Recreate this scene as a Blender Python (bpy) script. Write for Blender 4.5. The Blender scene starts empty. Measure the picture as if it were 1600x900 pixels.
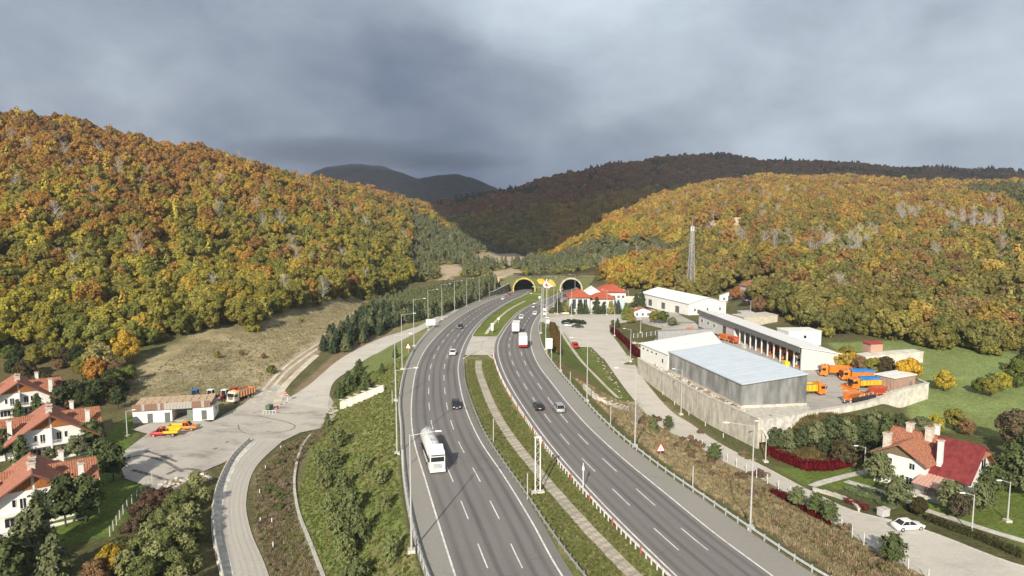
import bpy, bmesh, math, random
import numpy as np
from mathutils import Vector, Matrix
R = math.radians
SC = bpy.context.scene
COL = SC.collection
random.seed(7); np.random.seed(7)

# ------------------------------------------------------------------ camera
F = 1067.0; PITCH = math.atan(115/F); CZ = 48.0
cam = bpy.data.cameras.new('camera'); camo = bpy.data.objects.new('camera', cam); COL.objects.link(camo)
camo.location = (0, 0, CZ); camo.rotation_euler = (math.pi/2-PITCH, 0, 0)
cam.sensor_width = 36; cam.lens = F/1600*36; cam.clip_start = 1; cam.clip_end = 30000
SC.camera = camo

# ------------------------------------------------------------------ light
SUN_AZ, SUN_EL = 194.0, 28.0           # azimuth clockwise from +Y
sunvec = Vector((math.sin(R(SUN_AZ))*math.cos(R(SUN_EL)), math.cos(R(SUN_AZ))*math.cos(R(SUN_EL)), math.sin(R(SUN_EL))))
sl = bpy.data.lights.new('sun', 'SUN'); sl.energy = 5.0; sl.angle = R(0.6); sl.color = (1.0, 0.91, 0.76)
so = bpy.data.objects.new('sun', sl); COL.objects.link(so)
so.rotation_euler = (-sunvec).to_track_quat('-Z', 'Y').to_euler()
SC.view_settings.view_transform = 'Standard'; SC.view_settings.look = 'None'
SC.view_settings.exposure = 0.35; SC.view_settings.gamma = 1.0
SC.cycles.max_bounces = 6; SC.cycles.diffuse_bounces = 3; SC.cycles.glossy_bounces = 2
SC.cycles.transmission_bounces = 4; SC.cycles.transparent_max_bounces = 8; SC.cycles.volume_bounces = 1
SC.cycles.use_denoising = True
SC.cycles.caustics_reflective = False; SC.cycles.caustics_refractive = False

def make_world():
    w = bpy.data.worlds.new('World'); SC.world = w; w.use_nodes = True
    nt = w.node_tree; N = nt.nodes; Lk = nt.links; N.clear()
    out = N.new('ShaderNodeOutputWorld'); bg = N.new('ShaderNodeBackground'); bg2 = N.new('ShaderNodeBackground')
    sky = N.new('ShaderNodeTexSky'); sky.sky_type = 'NISHITA'; sky.sun_disc = False
    sky.sun_elevation = R(SUN_EL); sky.sun_rotation = R(SUN_AZ); sky.air_density = 1.0; sky.dust_density = 2.0
    bg.inputs['Strength'].default_value = 0.075
    Lk.new(sky.outputs[0], bg.inputs['Color'])
    tc = N.new('ShaderNodeTexCoord')
    sep = N.new('ShaderNodeSeparateXYZ'); Lk.new(tc.outputs['Generated'], sep.inputs[0])
    # project the direction on a cloud base plane: (x/(z+.12), y/(z+.12))
    def m(op, a=None, b=None, c=None, clamp=False):
        n = N.new('ShaderNodeMath'); n.operation = op; n.use_clamp = clamp
        for i, q in enumerate((a, b, c)):
            if q is None: continue
            if isinstance(q, (int, float)): n.inputs[i].default_value = q
            else: Lk.new(q, n.inputs[i])
        return n.outputs[0]
    zz = m('ADD', m('MAXIMUM', sep.outputs[2], 0.0), 0.10)
    cx = m('DIVIDE', sep.outputs[0], zz); cy = m('DIVIDE', sep.outputs[1], zz)
    cmb = N.new('ShaderNodeMapping'); cmb.inputs['Scale'].default_value = (2.6, 2.6, 4.4); cmb.inputs['Location'].default_value = (1.3, 5.2, .4); Lk.new(tc.outputs['Generated'], cmb.inputs[0])
    def noise(vec, sc, det, dist, rough=.55):
        n = N.new('ShaderNodeTexNoise'); n.inputs['Scale'].default_value = sc; n.inputs['Detail'].default_value = det
        n.inputs['Distortion'].default_value = dist; n.inputs['Roughness'].default_value = rough
        Lk.new(vec, n.inputs['Vector']); return n.outputs[0]
    n1 = noise(cmb.outputs[0], .85, 4, .25, .5)
    n2 = noise(cmb.outputs[0], 2.6, 8, .25, .58)
    # direction lobes: a brighter thinning of the cloud ahead and one low on the east side
    def lobe(dx, dy, dz, k, sq=1.0):
        v = N.new('ShaderNodeVectorMath'); v.operation = 'NORMALIZE'; Lk.new(tc.outputs['Generated'], v.inputs[0])
        s = N.new('ShaderNodeVectorMath'); s.operation = 'DISTANCE'; Lk.new(v.outputs[0], s.inputs[0])
        s.inputs[1].default_value = Vector((dx, dy, dz)).normalized()
        return m('SUBTRACT', 1.0, m('DIVIDE', s.outputs['Value'], k), clamp=True)
    l1 = m('POWER', lobe(.06, 1, .30, .46), 1.2); l2 = m('POWER', lobe(.55, 1, .10, .30), 1.2)
    l3 = m('POWER', lobe(-.12, 1, .04, .50), 1.1)
    tot = m('SUBTRACT', m('ADD', m('ADD', m('MULTIPLY', n1, .80), m('MULTIPLY', n2, .36)), m('ADD', m('MULTIPLY', l1, .36), m('MULTIPLY', l2, .11))), m('ADD', m('MULTIPLY', l3, .29), -.012))
    ramp = N.new('ShaderNodeValToRGB'); Lk.new(tot, ramp.inputs[0]); cr = ramp.color_ramp
    cr.elements[0].position = .36; cr.elements[0].color = (.118, .150, .222, 1)
    cr.elements[1].position = 1.0; cr.elements[1].color = (.68, .75, .80, 1)
    for p, c in ((.50, (.195, .238, .305, 1)), (.62, (.285, .330, .395, 1)), (.78, (.44, .51, .575, 1))):
        e = cr.elements.new(p); e.color = c
    Lk.new(ramp.outputs[0], bg2.inputs['Color']); bg2.inputs['Strength'].default_value = 1.06
    mix = N.new('ShaderNodeMixShader')
    # little of the blue sky shows through the thin parts
    fac = m('SUBTRACT', 1.0, m('MULTIPLY', m('SUBTRACT', tot, .62, clamp=True), .35), clamp=True)
    Lk.new(fac, mix.inputs[0]); Lk.new(bg.outputs[0], mix.inputs[1]); Lk.new(bg2.outputs[0], mix.inputs[2])
    Lk.new(mix.outputs[0], out.inputs['Surface'])
make_world()

# ------------------------------------------------------------------ maths of the place
def sm(t):
    t = np.clip(t, 0, 1); return t*t*(3-2*t)
def zroad(Y): return 8-12*sm((Y-190)/280)
def zbase(Y):
    a = zroad(Y); b = 4.2*sm((Y-150)/100)
    h = np.clip(.5+.5*(b-a)/1.5, 0, 1)
    return b*(1-h)+a*h-1.5*h*(1-h)*.5
def vnoise(x, y, s, seed=0):
    x = np.asarray(x, float)/s; y = np.asarray(y, float)/s
    xi = np.floor(x).astype(np.int64); yi = np.floor(y).astype(np.int64); fx = x-xi; fy = y-yi
    fx = fx*fx*(3-2*fx); fy = fy*fy*(3-2*fy)
    def h(a, b):
        n = (a*374761393+b*668265263+seed*974634777) & 0x7fffffff
        n = ((n ^ (n >> 13))*1274126177) & 0x7fffffff
        return ((n ^ (n >> 16)) & 0xffff)/65535.0
    return (h(xi, yi)*(1-fx)+h(xi+1, yi)*fx)*(1-fy)+(h(xi, yi+1)*(1-fx)+h(xi+1, yi+1)*fx)*fy
def fbm(x, y, s, o=4, seed=0):
    r = 0; a = .5
    for i in range(o): r = r+a*(vnoise(x, y, s/2**i, seed+i*7)-.5); a *= .5
    return r                                                     # about -0.45..0.45
def spline(pts):                                                 # x as a smooth function of Y
    p = sorted((b, a) for a, b in pts); Y = np.array([q[0] for q in p]); X = np.array([q[1] for q in p])
    m = np.gradient(X, Y)
    def f(y):
        y = np.asarray(y, float); i = np.clip(np.searchsorted(Y, y)-1, 0, len(Y)-2)
        h = Y[i+1]-Y[i]; t = (y-Y[i])/h; tc = np.clip(t, 0, 1)
        v = (2*tc**3-3*tc**2+1)*X[i]+(tc**3-2*tc**2+tc)*h*m[i]+(-2*tc**3+3*tc**2)*X[i+1]+(tc**3-tc**2)*h*m[i+1]
        return v+np.where(t < 0, t*h*m[0], 0)+np.where(t > 1, (t-1)*h*m[-1], 0)
    return f
# edges of the two carriageways: painted edge lines and guard rails (metres)
fL1 = spline([(-.5, 50), (-6.3, 72.1), (-9.6, 85.3), (-13.1, 99.7), (-17.3, 117.3), (-23.2, 156.8), (-25.0, 176), (-25.8, 198.6), (-25.3, 226), (-23.4, 270), (-20.2, 321), (-12.8, 392), (-1.1, 452), (1, 470)])
fL2 = spline([(12.5, 52), (5.6, 72.1), (2.5, 86), (-1.3, 101.5), (-5.3, 116.3), (-8.7, 132.8), (-12.4, 158.6), (-14.0, 174), (-14.9, 199), (-14.6, 226), (-12.6, 270), (-8.8, 321), (-1.2, 392), (9.8, 452), (12, 470)])
fR1 = spline([(24, 55), (18.3, 72.1), (15.7, 80.5), (13.6, 87.7), (10.8, 98.2), (7.1, 114), (2.9, 136.3), (0, 154.4), (-2.7, 177), (-4.1, 196), (-4.2, 215), (-3.0, 235), (.4, 276), (6.0, 331), (15.2, 383), (30.0, 442), (36, 470)])
fR2 = spline([(35, 52), (29, 72.1), (26, 81), (22.4, 93.8), (17.9, 110.5), (14, 128.5), (12, 141), (9.8, 157.4), (7.3, 177), (6.0, 198), (6.3, 228), (9.4, 274), (14.6, 320), (24.5, 383), (40, 442), (46, 470)])
fGL = spline([(-1, 52), (-9.3, 72), (-12.4, 83), (-15.4, 96), (-18.3, 111), (-20.9, 126), (-23, 137), (-25.8, 157), (-27.5, 174), (-28.8, 198), (-29.1, 222), (-28, 262), (-25, 318), (-17.5, 392), (-5, 455), (-3, 470)])
fGM = spline([(15, 52), (7.2, 73), (4.4, 83), (1.9, 93), (-1.6, 106), (-5.5, 122), (-8, 136), (-11.4, 159), (-13.1, 178)])
fGR = spline([(43, 55), (32.6, 75), (30.9, 80), (29.2, 85), (27.0, 92), (24.7, 99), (21.6, 110), (19.6, 118), (17.4, 129), (14.8, 147), (12.8, 162), (10.6, 180), (9.2, 198), (9.0, 230), (10.4, 262), (15.8, 310), (27, 383), (43, 442), (49, 470)])

# hills, given by the height their ground reaches at an azimuth (screen column) and a depth
HT = {  # column: (forest foot Y, foot z), (crest Y, crest v), next crest...
 -500: ((190, 2), (470, 175), (1200, 200), (2500, 240)),
 -250: ((195, 2), (500, 184), (1200, 200), (2500, 240)),
 0: ((200, 2), (540, 190), (1200, 205), (2500, 240)),
 100: ((205, 3), (560, 196), (1200, 215), (2500, 250)),
 200: ((212, 4), (590, 219), (1200, 235), (2500, 262)),
 300: ((226, 5), (640, 242), (1200, 262), (2500, 275)),
 400: ((243, 5), (700, 256), (1250, 272), (2500, 288)),
 500: ((292, 4), (780, 272), (1300, 284), (2500, 300)),
 570: ((355, 2), (870, 287), (1350, 296), (2500, 322)),
 620: ((430, 0), (1000, 299), (1400, 308), (2500, 340)),
 660: ((470, 2), (1080, 312), (1500, 316), (2500, 350)),
 700: ((475, 4), (1000, 345), (1700, 318), (2500, 350)),
 780: ((476, 5.5), (800, 388), (1750, 298), (2600, 330)),
 860: ((476, 6), (720, 396), (1800, 281), (2600, 320)),
 900: ((476, 6), (800, 372), (1850, 272), (2600, 300)),
 960: ((402, 2), (880, 326), (1850, 260), (2600, 280)),
 1040: ((385, 3), (960, 298), (1850, 250), (2600, 265)),
 1120: ((322, 4), (1050, 282), (1900, 248), (2600, 262)),
 1200: ((248, 5), (1100, 273), (1950, 252), (2600, 262)),
 1300: ((226, 5), (1080, 280), (1950, 258), (2600, 268)),
 1440: ((212, 5), (1060, 294), (1900, 266), (2600, 275)),
 1600: ((200, 4), (1050, 285), (1900, 272), (2600, 280)),
 1850: ((200, 4), (1050, 280), (1900, 276), (2600, 284)),
 2200: ((190, 4), (1050, 280), (1900, 276), (2600, 284))}
YK = np.geomspace(180, 3200, 60)
_cols = sorted(HT); _tab = []
for c in _cols:
    (y0, z0), (y1, v1), (y2, v2), (y3, v3) = HT[c]
    zz = [CZ+(335-v)/F*y - 9 for y, v in ((y1, v1), (y2, v2), (y3, v3))]
    z = np.empty_like(YK)
    for i, y in enumerate(YK):
        if y < y0: z[i] = z0-(y0-y)*.10
        elif y < y1: t = (y-y0)/(y1-y0); z[i] = z0+(zz[0]-z0)*(.45*t+.55*math.sin(t*math.pi/2)**1.25)
        elif y < y2: t = (y-y1)/(y2-y1); z[i] = zz[0]+(zz[1]-zz[0])*sm(t)-26*math.sin(t*math.pi)*(.6 if c < 1000 else 1)
        elif y < y3: t = (y-y2)/(y3-y2); z[i] = zz[1]+(zz[2]-zz[1])*t
        else: z[i] = zz[2]-(y-y3)*.06
    _tab.append(z)
_tab = np.array(_tab); _colsA = np.array(_cols, float)
def hills(X, Y):
    u = 800+F*X/np.maximum(Y, 30); u = np.clip(u, -500, 2200)
    i = np.clip(np.searchsorted(_colsA, u)-1, 0, len(_cols)-2); t = sm((u-_colsA[i])/(_colsA[i+1]-_colsA[i]))*.5+.5*(u-_colsA[i])/(_colsA[i+1]-_colsA[i])
    ly = np.clip(Y, 180, 3190); j = np.clip(np.searchsorted(YK, ly)-1, 0, len(YK)-2); s = (ly-YK[j])/(YK[j+1]-YK[j])
    a = _tab[i, j]*(1-t)+_tab[i+1, j]*t; b = _tab[i, j+1]*(1-t)+_tab[i+1, j+1]*t
    return a*(1-s)+b*s
def inpoly(X, Y, poly):
    X = np.asarray(X, float); Y = np.asarray(Y, float); r = np.zeros(np.broadcast(X, Y).shape, bool); n = len(poly)
    for i in range(n):
        x0, y0 = poly[i]; x1, y1 = poly[(i+1) % n]
        if y0 == y1: continue
        c = ((y0 > Y) != (y1 > Y)) & (X < (x1-x0)*(Y-y0)/(y1-y0)+x0); r ^= c
    return r
def polydist(X, Y, poly, closed=True):
    X = np.asarray(X, float); Y = np.asarray(Y, float); d = np.full(np.broadcast(X, Y).shape, 1e9); n = len(poly)
    for i in range(n if closed else n-1):
        x0, y0 = poly[i]; x1, y1 = poly[(i+1) % n]; dx, dy = x1-x0, y1-y0; L = dx*dx+dy*dy+1e-9
        t = np.clip(((X-x0)*dx+(Y-y0)*dy)/L, 0, 1); d = np.minimum(d, np.hypot(X-x0-t*dx, Y-y0-t*dy))
    return d
YARD = [(37.4, 196), (38.6, 187), (41.4, 173), (43.6, 162), (46.2, 152), (51, 137.2), (64.5, 142.5), (76, 148), (88, 155.5), (101, 163.5), (101, 186), (92, 190), (88, 262), (58, 262), (52, 240), (44, 215)]
def G(X, Y, detail=True):
    X = np.asarray(X, float); Y = np.asarray(Y, float)
    zb = zbase(Y)
    # field on the east side rises gently behind the yard
    zb = zb+3.2*sm((Y-128)/40)*sm((X-54)/12)*(1-sm((Y-230)/60))+.0
    gl = fGL(np.clip(Y, 55, 470)); gr = fGR(np.clip(Y, 55, 470)); zr = zroad(Y)
    tl = (gl-1.2-X)/np.interp(Y, [60, 120, 200, 300], [15, 17, 14, 10]); tr = (X-gr-1.2)/np.interp(Y, [60, 100, 150, 250], [17, 15, 16, 12])
    t = np.maximum(tl, tr); e = 1-np.clip(t, 0, 1); e = .25*sm(e)+.75*e
    z = zb+(zr-zb)*e
    hi = hills(X, Y)
    corr = sm((np.maximum(tl*15, tr*16)-2)/10)                    # no hill inside the motorway corridor
    far = sm((Y-468)/7)
    tgt = np.where(hi > z, hi, z)
    z = z+(tgt-z)*np.maximum(np.where(Y < 468, corr, 0), far)
    # east yard terrace
    ins = inpoly(X, Y, YARD); d = polydist(X, Y, YARD)
    sd = np.where(ins, d, -d)
    wl = np.where((Y < 205) & ((X < 56) | (Y < 172)), sm((sd-.25)/.9), sm((sd+7)/9))
    zy = 6.0+(zbase(Y)-6.0)*sm((Y-225)/35)
    z = z+(zy-z)*wl
    # dry bank climbing to the foot of the yard wall
    bd = polydist(X, Y, [(52, 136.8), (64.5, 142.5), (76, 148), (87, 155)], closed=False)
    z = np.where(ins, z, np.maximum(z, z+(4.9-z)*sm(1-(bd-1)/13)*sm((X-54.5)/8)*sm((93-X)/9)))
    if detail:
        amp = np.where(Y > 468, 1.0, sm((t*16-6)/30))
        flat = np.clip(1-wl, 0, 1)
        hm = sm((hi-zb-3)/25)
        z = z+flat*amp*(fbm(X, Y, 140, 4, 3)*34*hm + fbm(X, Y, 30, 3, 9)*(1.0*hm+.0))
    return z
def gz(x, y): return float(G(x, y))
def ray(u, v):
    x = (u-800)/F; y = (450-v)/F
    return x, math.cos(PITCH)+y*math.sin(PITCH), -math.sin(PITCH)+y*math.cos(PITCH)
def U(u, v, z=None):                                             # where a line of sight meets a level or the ground
    dx, dy, dz = ray(u, v)
    if z is not None:
        t = (z-CZ)/dz; return Vector((dx*t, dy*t, z))
    ts = np.geomspace(50, 3500, 900); g = G(dx*ts, dy*ts)-(CZ+dz*ts); k = int(np.argmax(g > 0))
    if k == 0: k = len(ts)-1
    a, b = ts[k-1], ts[k]
    for _ in range(18):
        m_ = (a+b)/2
        if gz(dx*m_, dy*m_) > CZ+dz*m_: b = m_
        else: a = m_
    return Vector((dx*b, dy*b, gz(dx*b, dy*b)))
def UP(lst, z=None): return [tuple(U(u, v, z)[:2]) for u, v in lst]

# ------------------------------------------------------------------ materials
MAT = {}
def mat(name, col, rough=.8, metal=0.0, var=.12, scale=2.0, bump=0.0, col2=None, spec=.3, coat=0.0, detail=5, ns=(1, 1, 1), bscale=None):
    if name in MAT: return MAT[name]
    m = bpy.data.materials.new(name); m.use_nodes = True; nt = m.node_tree; N = nt.nodes; Lk = nt.links
    b = N['Principled BSDF']; b.inputs['Roughness'].default_value = rough; b.inputs['Metallic'].default_value = metal
    b.inputs['Specular IOR Level'].default_value = spec; b.inputs['Coat Weight'].default_value = coat
    tc = N.new('ShaderNodeTexCoord'); mp = N.new('ShaderNodeMapping'); mp.inputs['Scale'].default_value = ns
    Lk.new(tc.outputs['Object'], mp.inputs[0])
    no = N.new('ShaderNodeTexNoise'); no.inputs['Scale'].default_value = scale; no.inputs['Detail'].default_value = detail
    no.inputs['Roughness'].default_value = .62; Lk.new(mp.outputs[0], no.inputs['Vector'])
    rp = N.new('ShaderNodeValToRGB'); Lk.new(no.outputs[0], rp.inputs[0])
    c2 = col2 if col2 else tuple(c*(1-var*1.6) for c in col)
    rp.color_ramp.elements[0].position = .32; rp.color_ramp.elements[0].color = (*c2, 1)
    rp.color_ramp.elements[1].position = .66; rp.color_ramp.elements[1].color = (*[min(1, c*(1+var*.5)) for c in col], 1)
    Lk.new(rp.outputs[0], b.inputs['Base Color'])
    if bump:
        n2 = N.new('ShaderNodeTexNoise'); n2.inputs['Scale'].default_value = bscale or scale*4; n2.inputs['Detail'].default_value = 4
        Lk.new(mp.outputs[0], n2.inputs['Vector'])
        bp = N.new('ShaderNodeBump'); bp.inputs['Strength'].default_value = bump; bp.inputs['Distance'].default_value = .1
        Lk.new(n2.outputs[0], bp.inputs['Height']); Lk.new(bp.outputs[0], b.inputs['Normal'])
    MAT[name] = m; return m
WHITE = mat('white_render', (.78, .77, .73), .85, var=.10, scale=.8, bump=.05)
WALLP = mat('house_render', (.80, .79, .76), .85, var=.07, scale=1.2)
WPAINT = mat('white_paint', (.80, .80, .78), .45, var=.05)
CREAM = mat('cream_render', (.62, .57, .48), .85, var=.2, scale=1.5)
STEEL = mat('galvanised_steel', (.62, .63, .63), .45, .3, var=.15, scale=3)
POLE = mat('pole_paint', (.56, .56, .55), .4, .15, var=.08, scale=2)
GLASS = mat('dark_glass', (.02, .025, .03), .08, 0, var=.2, spec=.6)
TYRE = mat('tyre_rubber', (.018, .018, .018), .85, var=.2)
CONC = mat('concrete', (.46, .44, .40), .9, var=.22, scale=1.2, bump=.3)
CONCL = mat('pale_concrete', (.58, .55, .49), .9, var=.2, scale=1.2, bump=.3)
WOODG = mat('gable_timber', (.42, .16, .045), .6, var=.35, scale=5, ns=(4, 4, .4))
ROOFT = mat('terracotta_tiles', (.34, .14, .09), .8, var=.35, scale=1.6, bump=.3, col2=(.24, .11, .08))
ROOFO = mat('orange_tiles', (.37, .155, .09), .8, var=.3, scale=2.2, bump=.3)
ROOFR = mat('oxblood_metal_roof', (.235, .042, .042), .45, .1, var=.25, scale=.8)
BLACK = mat('black_paint', (.015, .015, .017), .3, var=.1, coat=.6)
DARKM = mat('dark_metal', (.05, .05, .055), .6, .3, var=.2)
REDP = mat('red_paint', (.50, .03, .025), .4, var=.15, coat=.3)
ORNG = mat('orange_paint', (.80, .22, .02), .4, var=.18, coat=.3, scale=1.5)
YELP = mat('yellow_paint', (.80, .48, .03), .45, var=.15, coat=.2)
BLUT = mat('blue_tarpaulin', (.03, .20, .52), .6, var=.2, scale=2, bump=.4)
SILV = mat('silver_paint', (.50, .51, .52), .3, .4, var=.05, coat=.5)
LAMPW = mat('lamp_lens', (.85, .85, .82), .25, var=.02)
REDL = mat('red_lens', (.45, .01, .01), .2, var=.02)
GREY = mat('grey_plastic', (.22, .22, .22), .6, var=.1)
BARK = mat('bark', (.11, .085, .06), .95, var=.35, scale=6, bump=.6)
BIRCH = mat('pale_bark', (.50, .47, .42), .9, var=.3, scale=5)
ROCK = mat('bare_earth', (.52, .40, .27), .95, var=.35, scale=.15, bump=.6, bscale=.6)
SAND = mat('pale_gravel_track', (.60, .54, .44), .95, var=.25, scale=.3, bump=.3, bscale=3, col2=(.44, .38, .28))
ROADP = mat('road_paint', (.78, .77, .74), .6, var=.22, scale=1.2, detail=8)
YROADP = mat('yellow_road_paint', (.62, .42, .06), .6, var=.3, scale=1.2)

def leafmat(name, tint=True, col=(.1, .1, .03), var=.34, trans=.38):
    m = bpy.data.materials.new(name); m.use_nodes = True; nt = m.node_tree; N = nt.nodes; Lk = nt.links; N.clear()
    out = N.new('ShaderNodeOutputMaterial')
    g = N.new('ShaderNodeNewGeometry')
    if tint:
        at = N.new('ShaderNodeAttribute'); at.attribute_type = 'INSTANCER'; at.attribute_name = 'tint'; c0 = at.outputs['Color']
    else:
        rg = N.new('ShaderNodeRGB'); rg.outputs[0].default_value = (*col, 1); c0 = rg.outputs[0]
    hs = N.new('ShaderNodeHueSaturation'); Lk.new(c0, hs.inputs['Color'])
    mr = N.new('ShaderNodeMapRange'); Lk.new(g.outputs['Random Per Island'], mr.inputs[0])
    mr.inputs['To Min'].default_value = 1-var; mr.inputs['To Max'].default_value = 1+var; Lk.new(mr.outputs[0], hs.inputs['Value'])
    w = N.new('ShaderNodeTexWhiteNoise'); w.noise_dimensions = '1D'; Lk.new(g.outputs['Random Per Island'], w.inputs['W'])
    m2 = N.new('ShaderNodeMapRange'); Lk.new(w.outputs[0], m2.inputs[0]); m2.inputs['To Min'].default_value = .485; m2.inputs['To Max'].default_value = .515
    Lk.new(m2.outputs[0], hs.inputs['Hue'])
    d = N.new('ShaderNodeBsdfDiffuse'); t = N.new('ShaderNodeBsdfTranslucent'); mx = N.new('ShaderNodeMixShader'); mx.inputs[0].default_value = trans
    Lk.new(hs.outputs[0], d.inputs['Color']); Lk.new(hs.outputs[0], t.inputs['Color'])
    Lk.new(d.outputs[0], mx.inputs[1]); Lk.new(t.outputs[0], mx.inputs[2]); Lk.new(mx.outputs[0], out.inputs['Surface'])
    return m
LEAF = leafmat('leaves')
NEED = leafmat('needles', var=.35, trans=.12)

# ------------------------------------------------------------------ object helpers
def tag(o, label=None, cat=None, group=None, kind=None):
    if label:
        o['label'] = label
    if cat: o['category'] = cat
    if group: o['group'] = group
    if kind: o['kind'] = kind
    return o
def empty(name, loc=(0, 0, 0), rz=0.0, label=None, cat=None, group=None):
    o = bpy.data.objects.new(name, None); o.empty_display_size = .5; COL.objects.link(o)
    o.location = loc; o.rotation_euler = (0, 0, rz); return tag(o, label, cat, group)
class MB:
    def __init__(s): s.v = []; s.f = []; s.m = []; s.mats = []
    def mi(s, m):
        if m not in s.mats: s.mats.append(m)
        return s.mats.index(m)
    def add(s, vs, fs, m):
        k = len(s.v); s.v += [tuple(p) for p in vs]; s.f += [tuple(i+k for i in f) for f in fs]; s.m += [s.mi(m)]*len(fs); return s
    def box(s, c, d, m, rz=0.0, tx=1.0, ty=1.0, ry=0.0):          # centre, dims; tx/ty taper of the top
        x, y, z = d[0]/2, d[1]/2, d[2]/2
        P = [(-x, -y, -z), (x, -y, -z), (x, y, -z), (-x, y, -z), (-x*tx, -y*ty, z), (x*tx, -y*ty, z), (x*tx, y*ty, z), (-x*tx, y*ty, z)]
        M = Matrix.Rotation(rz, 3, 'Z') @ Matrix.Rotation(ry, 3, 'Y'); C = Vector(c)
        return s.add([M @ Vector(p)+C for p in P], [(0, 3, 2, 1), (4, 5, 6, 7), (0, 1, 5, 4), (1, 2, 6, 5), (2, 3, 7, 6), (3, 0, 4, 7)], m)
    def b2(s, x0, x1, y0, y1, z0, z1, m): return s.box(((x0+x1)/2, (y0+y1)/2, (z0+z1)/2), (x1-x0, y1-y0, z1-z0), m)
    def tube(s, p0, p1, r0, m, r1=None, n=8, cap=True):
        p0 = Vector(p0); p1 = Vector(p1); r1 = r0 if r1 is None else r1; d = (p1-p0)
        if d.length < 1e-6: return s
        q = d.to_track_quat('Z', 'Y'); V = []
        for p, r in ((p0, r0), (p1, r1)):
            for i in range(n):
                a = 2*math.pi*i/n; V.append(p+q @ Vector((r*math.cos(a), r*math.sin(a), 0)))
        Fs = [(i, (i+1) % n, n+(i+1) % n, n+i) for i in range(n)]
        if cap: Fs += [tuple(range(n-1, -1, -1)), tuple(range(n, 2*n))]
        return s.add(V, Fs, m)
    def prism(s, poly, y0, y1, m, axis='y'):                      # poly in (a,b); extruded along axis
        n = len(poly)
        def P(a, b, t): return (a, t, b) if axis == 'y' else ((t, a, b) if axis == 'x' else (a, b, t))
        V = [P(a, b, y0) for a, b in poly]+[P(a, b, y1) for a, b in poly]
        return s.add(V, [(i, (i+1) % n, n+(i+1) % n, n+i) for i in range(n)]+[tuple(range(n-1, -1, -1)), tuple(range(n, 2*n))], m)
    def quad(s, a, b, c, d, m): return s.add([a, b, c, d], [(0, 1, 2, 3)], m)
    def mesh(s, name, bevel=0.0, smooth=False):
        me = bpy.data.meshes.new(name); me.from_pydata(s.v, [], s.f)
        for m in s.mats: me.materials.append(m)
        if s.f: me.polygons.foreach_set('material_index', s.m)
        bm = bmesh.new(); bm.from_mesh(me)
        bmesh.ops.recalc_face_normals(bm, faces=bm.faces)
        if bevel: bmesh.ops.bevel(bm, geom=list(bm.edges), offset=bevel, segments=1, affect='EDGES', clamp_overlap=True)
        bm.to_mesh(me); bm.free()
        if smooth:
            me.shade_smooth()
        me.update(); return me
    def build(s, name, parent=None, bevel=0.0, smooth=False, loc=None, rz=None, label=None, cat=None, group=None, kind=None):
        o = bpy.data.objects.new(name, s.mesh(name, bevel, smooth)); COL.objects.link(o)
        if parent is not None: o.parent = parent
        if loc is not None: o.location = loc
        if rz is not None: o.rotation_euler = (0, 0, rz)
        return tag(o, label, cat, group, kind)
def inst(name, me, parent=None, loc=(0, 0, 0), rz=0.0, scale=None, kind=None):
    o = bpy.data.objects.new(name, me); COL.objects.link(o); o.location = loc; o.rotation_euler = (0, 0, rz)
    if parent is not None: o.parent = parent
    if scale is not None: o.scale = scale if hasattr(scale, '__len__') else (scale,)*3
    if kind: o['kind'] = kind
    return o
def clone(root, loc, rz, label=None, group=None):
    r = root.copy(); COL.objects.link(r); r.location = loc; r.rotation_euler = (0, 0, rz)
    if label: r['label'] = label
    if group: r['group'] = group
    def rec(a, b):
        for ch in a.children:
            c = ch.copy(); COL.objects.link(c); c.parent = b; rec(ch, c)
    rec(root, r); return r
ORD = ['first', 'second', 'third', 'fourth', 'fifth', 'sixth', 'seventh', 'eighth', 'ninth', 'tenth', 'eleventh', 'twelfth', 'thirteenth', 'fourteenth', 'fifteenth', 'sixteenth', 'seventeenth', 'eighteenth', 'nineteenth', 'twentieth']
def nth(i):
    if i < 20: return ORD[i]
    n = i+1; return '%d%s' % (n, 'th' if 10 < n % 100 < 14 else {1: 'st', 2: 'nd', 3: 'rd'}.get(n % 10, 'th'))
# ------------------------------------------------------------------ ground sheet
def mixc(c, m, new):
    m = np.clip(m, 0, 1)[..., None]; return c*(1-m)+np.array(new)*m
def zonemask(X, Y, poly, soft=1.5, n=1.5):
    d = polydist(X, Y, poly); s = np.where(inpoly(X, Y, poly), d, -d)
    return sm((s+fbm(X, Y, 6, 3, 21)*n*2)/soft+.5)
# outlines of zones (metres)
WYARD = UP([(184, 713), (231, 678), (205, 672), (262, 652), (330, 660), (352, 647), (380, 632), (400, 614), (436, 600), (455, 622), (500, 600), (512, 614), (530, 640), (518, 660), (500, 670), (470, 676), (443, 689), (394, 691), (369, 713), (311, 740), (249, 768), (195, 748)])
FORE = UP([(843, 500), (856, 490), (966, 490), (1003, 492), (1003, 500), (952, 508), (953, 520), (984, 560), (941, 560), (924, 543), (904, 542), (893, 538), (876, 513), (862, 503), (852, 506)])
MEADOW = UP([(215, 640), (180, 618), (235, 585), (300, 535), (400, 522), (470, 494), (560, 466), (580, 478), (520, 520), (440, 585), (395, 625), (330, 640)])
MEADOW_C = UP([(215, 645), (170, 600), (235, 560), (300, 520), (400, 500), (470, 480), (565, 455), (600, 465), (585, 478), (520, 524), (440, 590), (395, 625), (330, 642)])
SCRUB_W = UP([(0, 548), (180, 560), (215, 600), (175, 640), (100, 640), (0, 590)])
FIELD = UP([(1300, 548), (1560, 562), (1600, 580), (1700, 620), (1700, 720), (1610, 700), (1540, 680), (1420, 660), (1418, 600), (1330, 560)])
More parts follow.
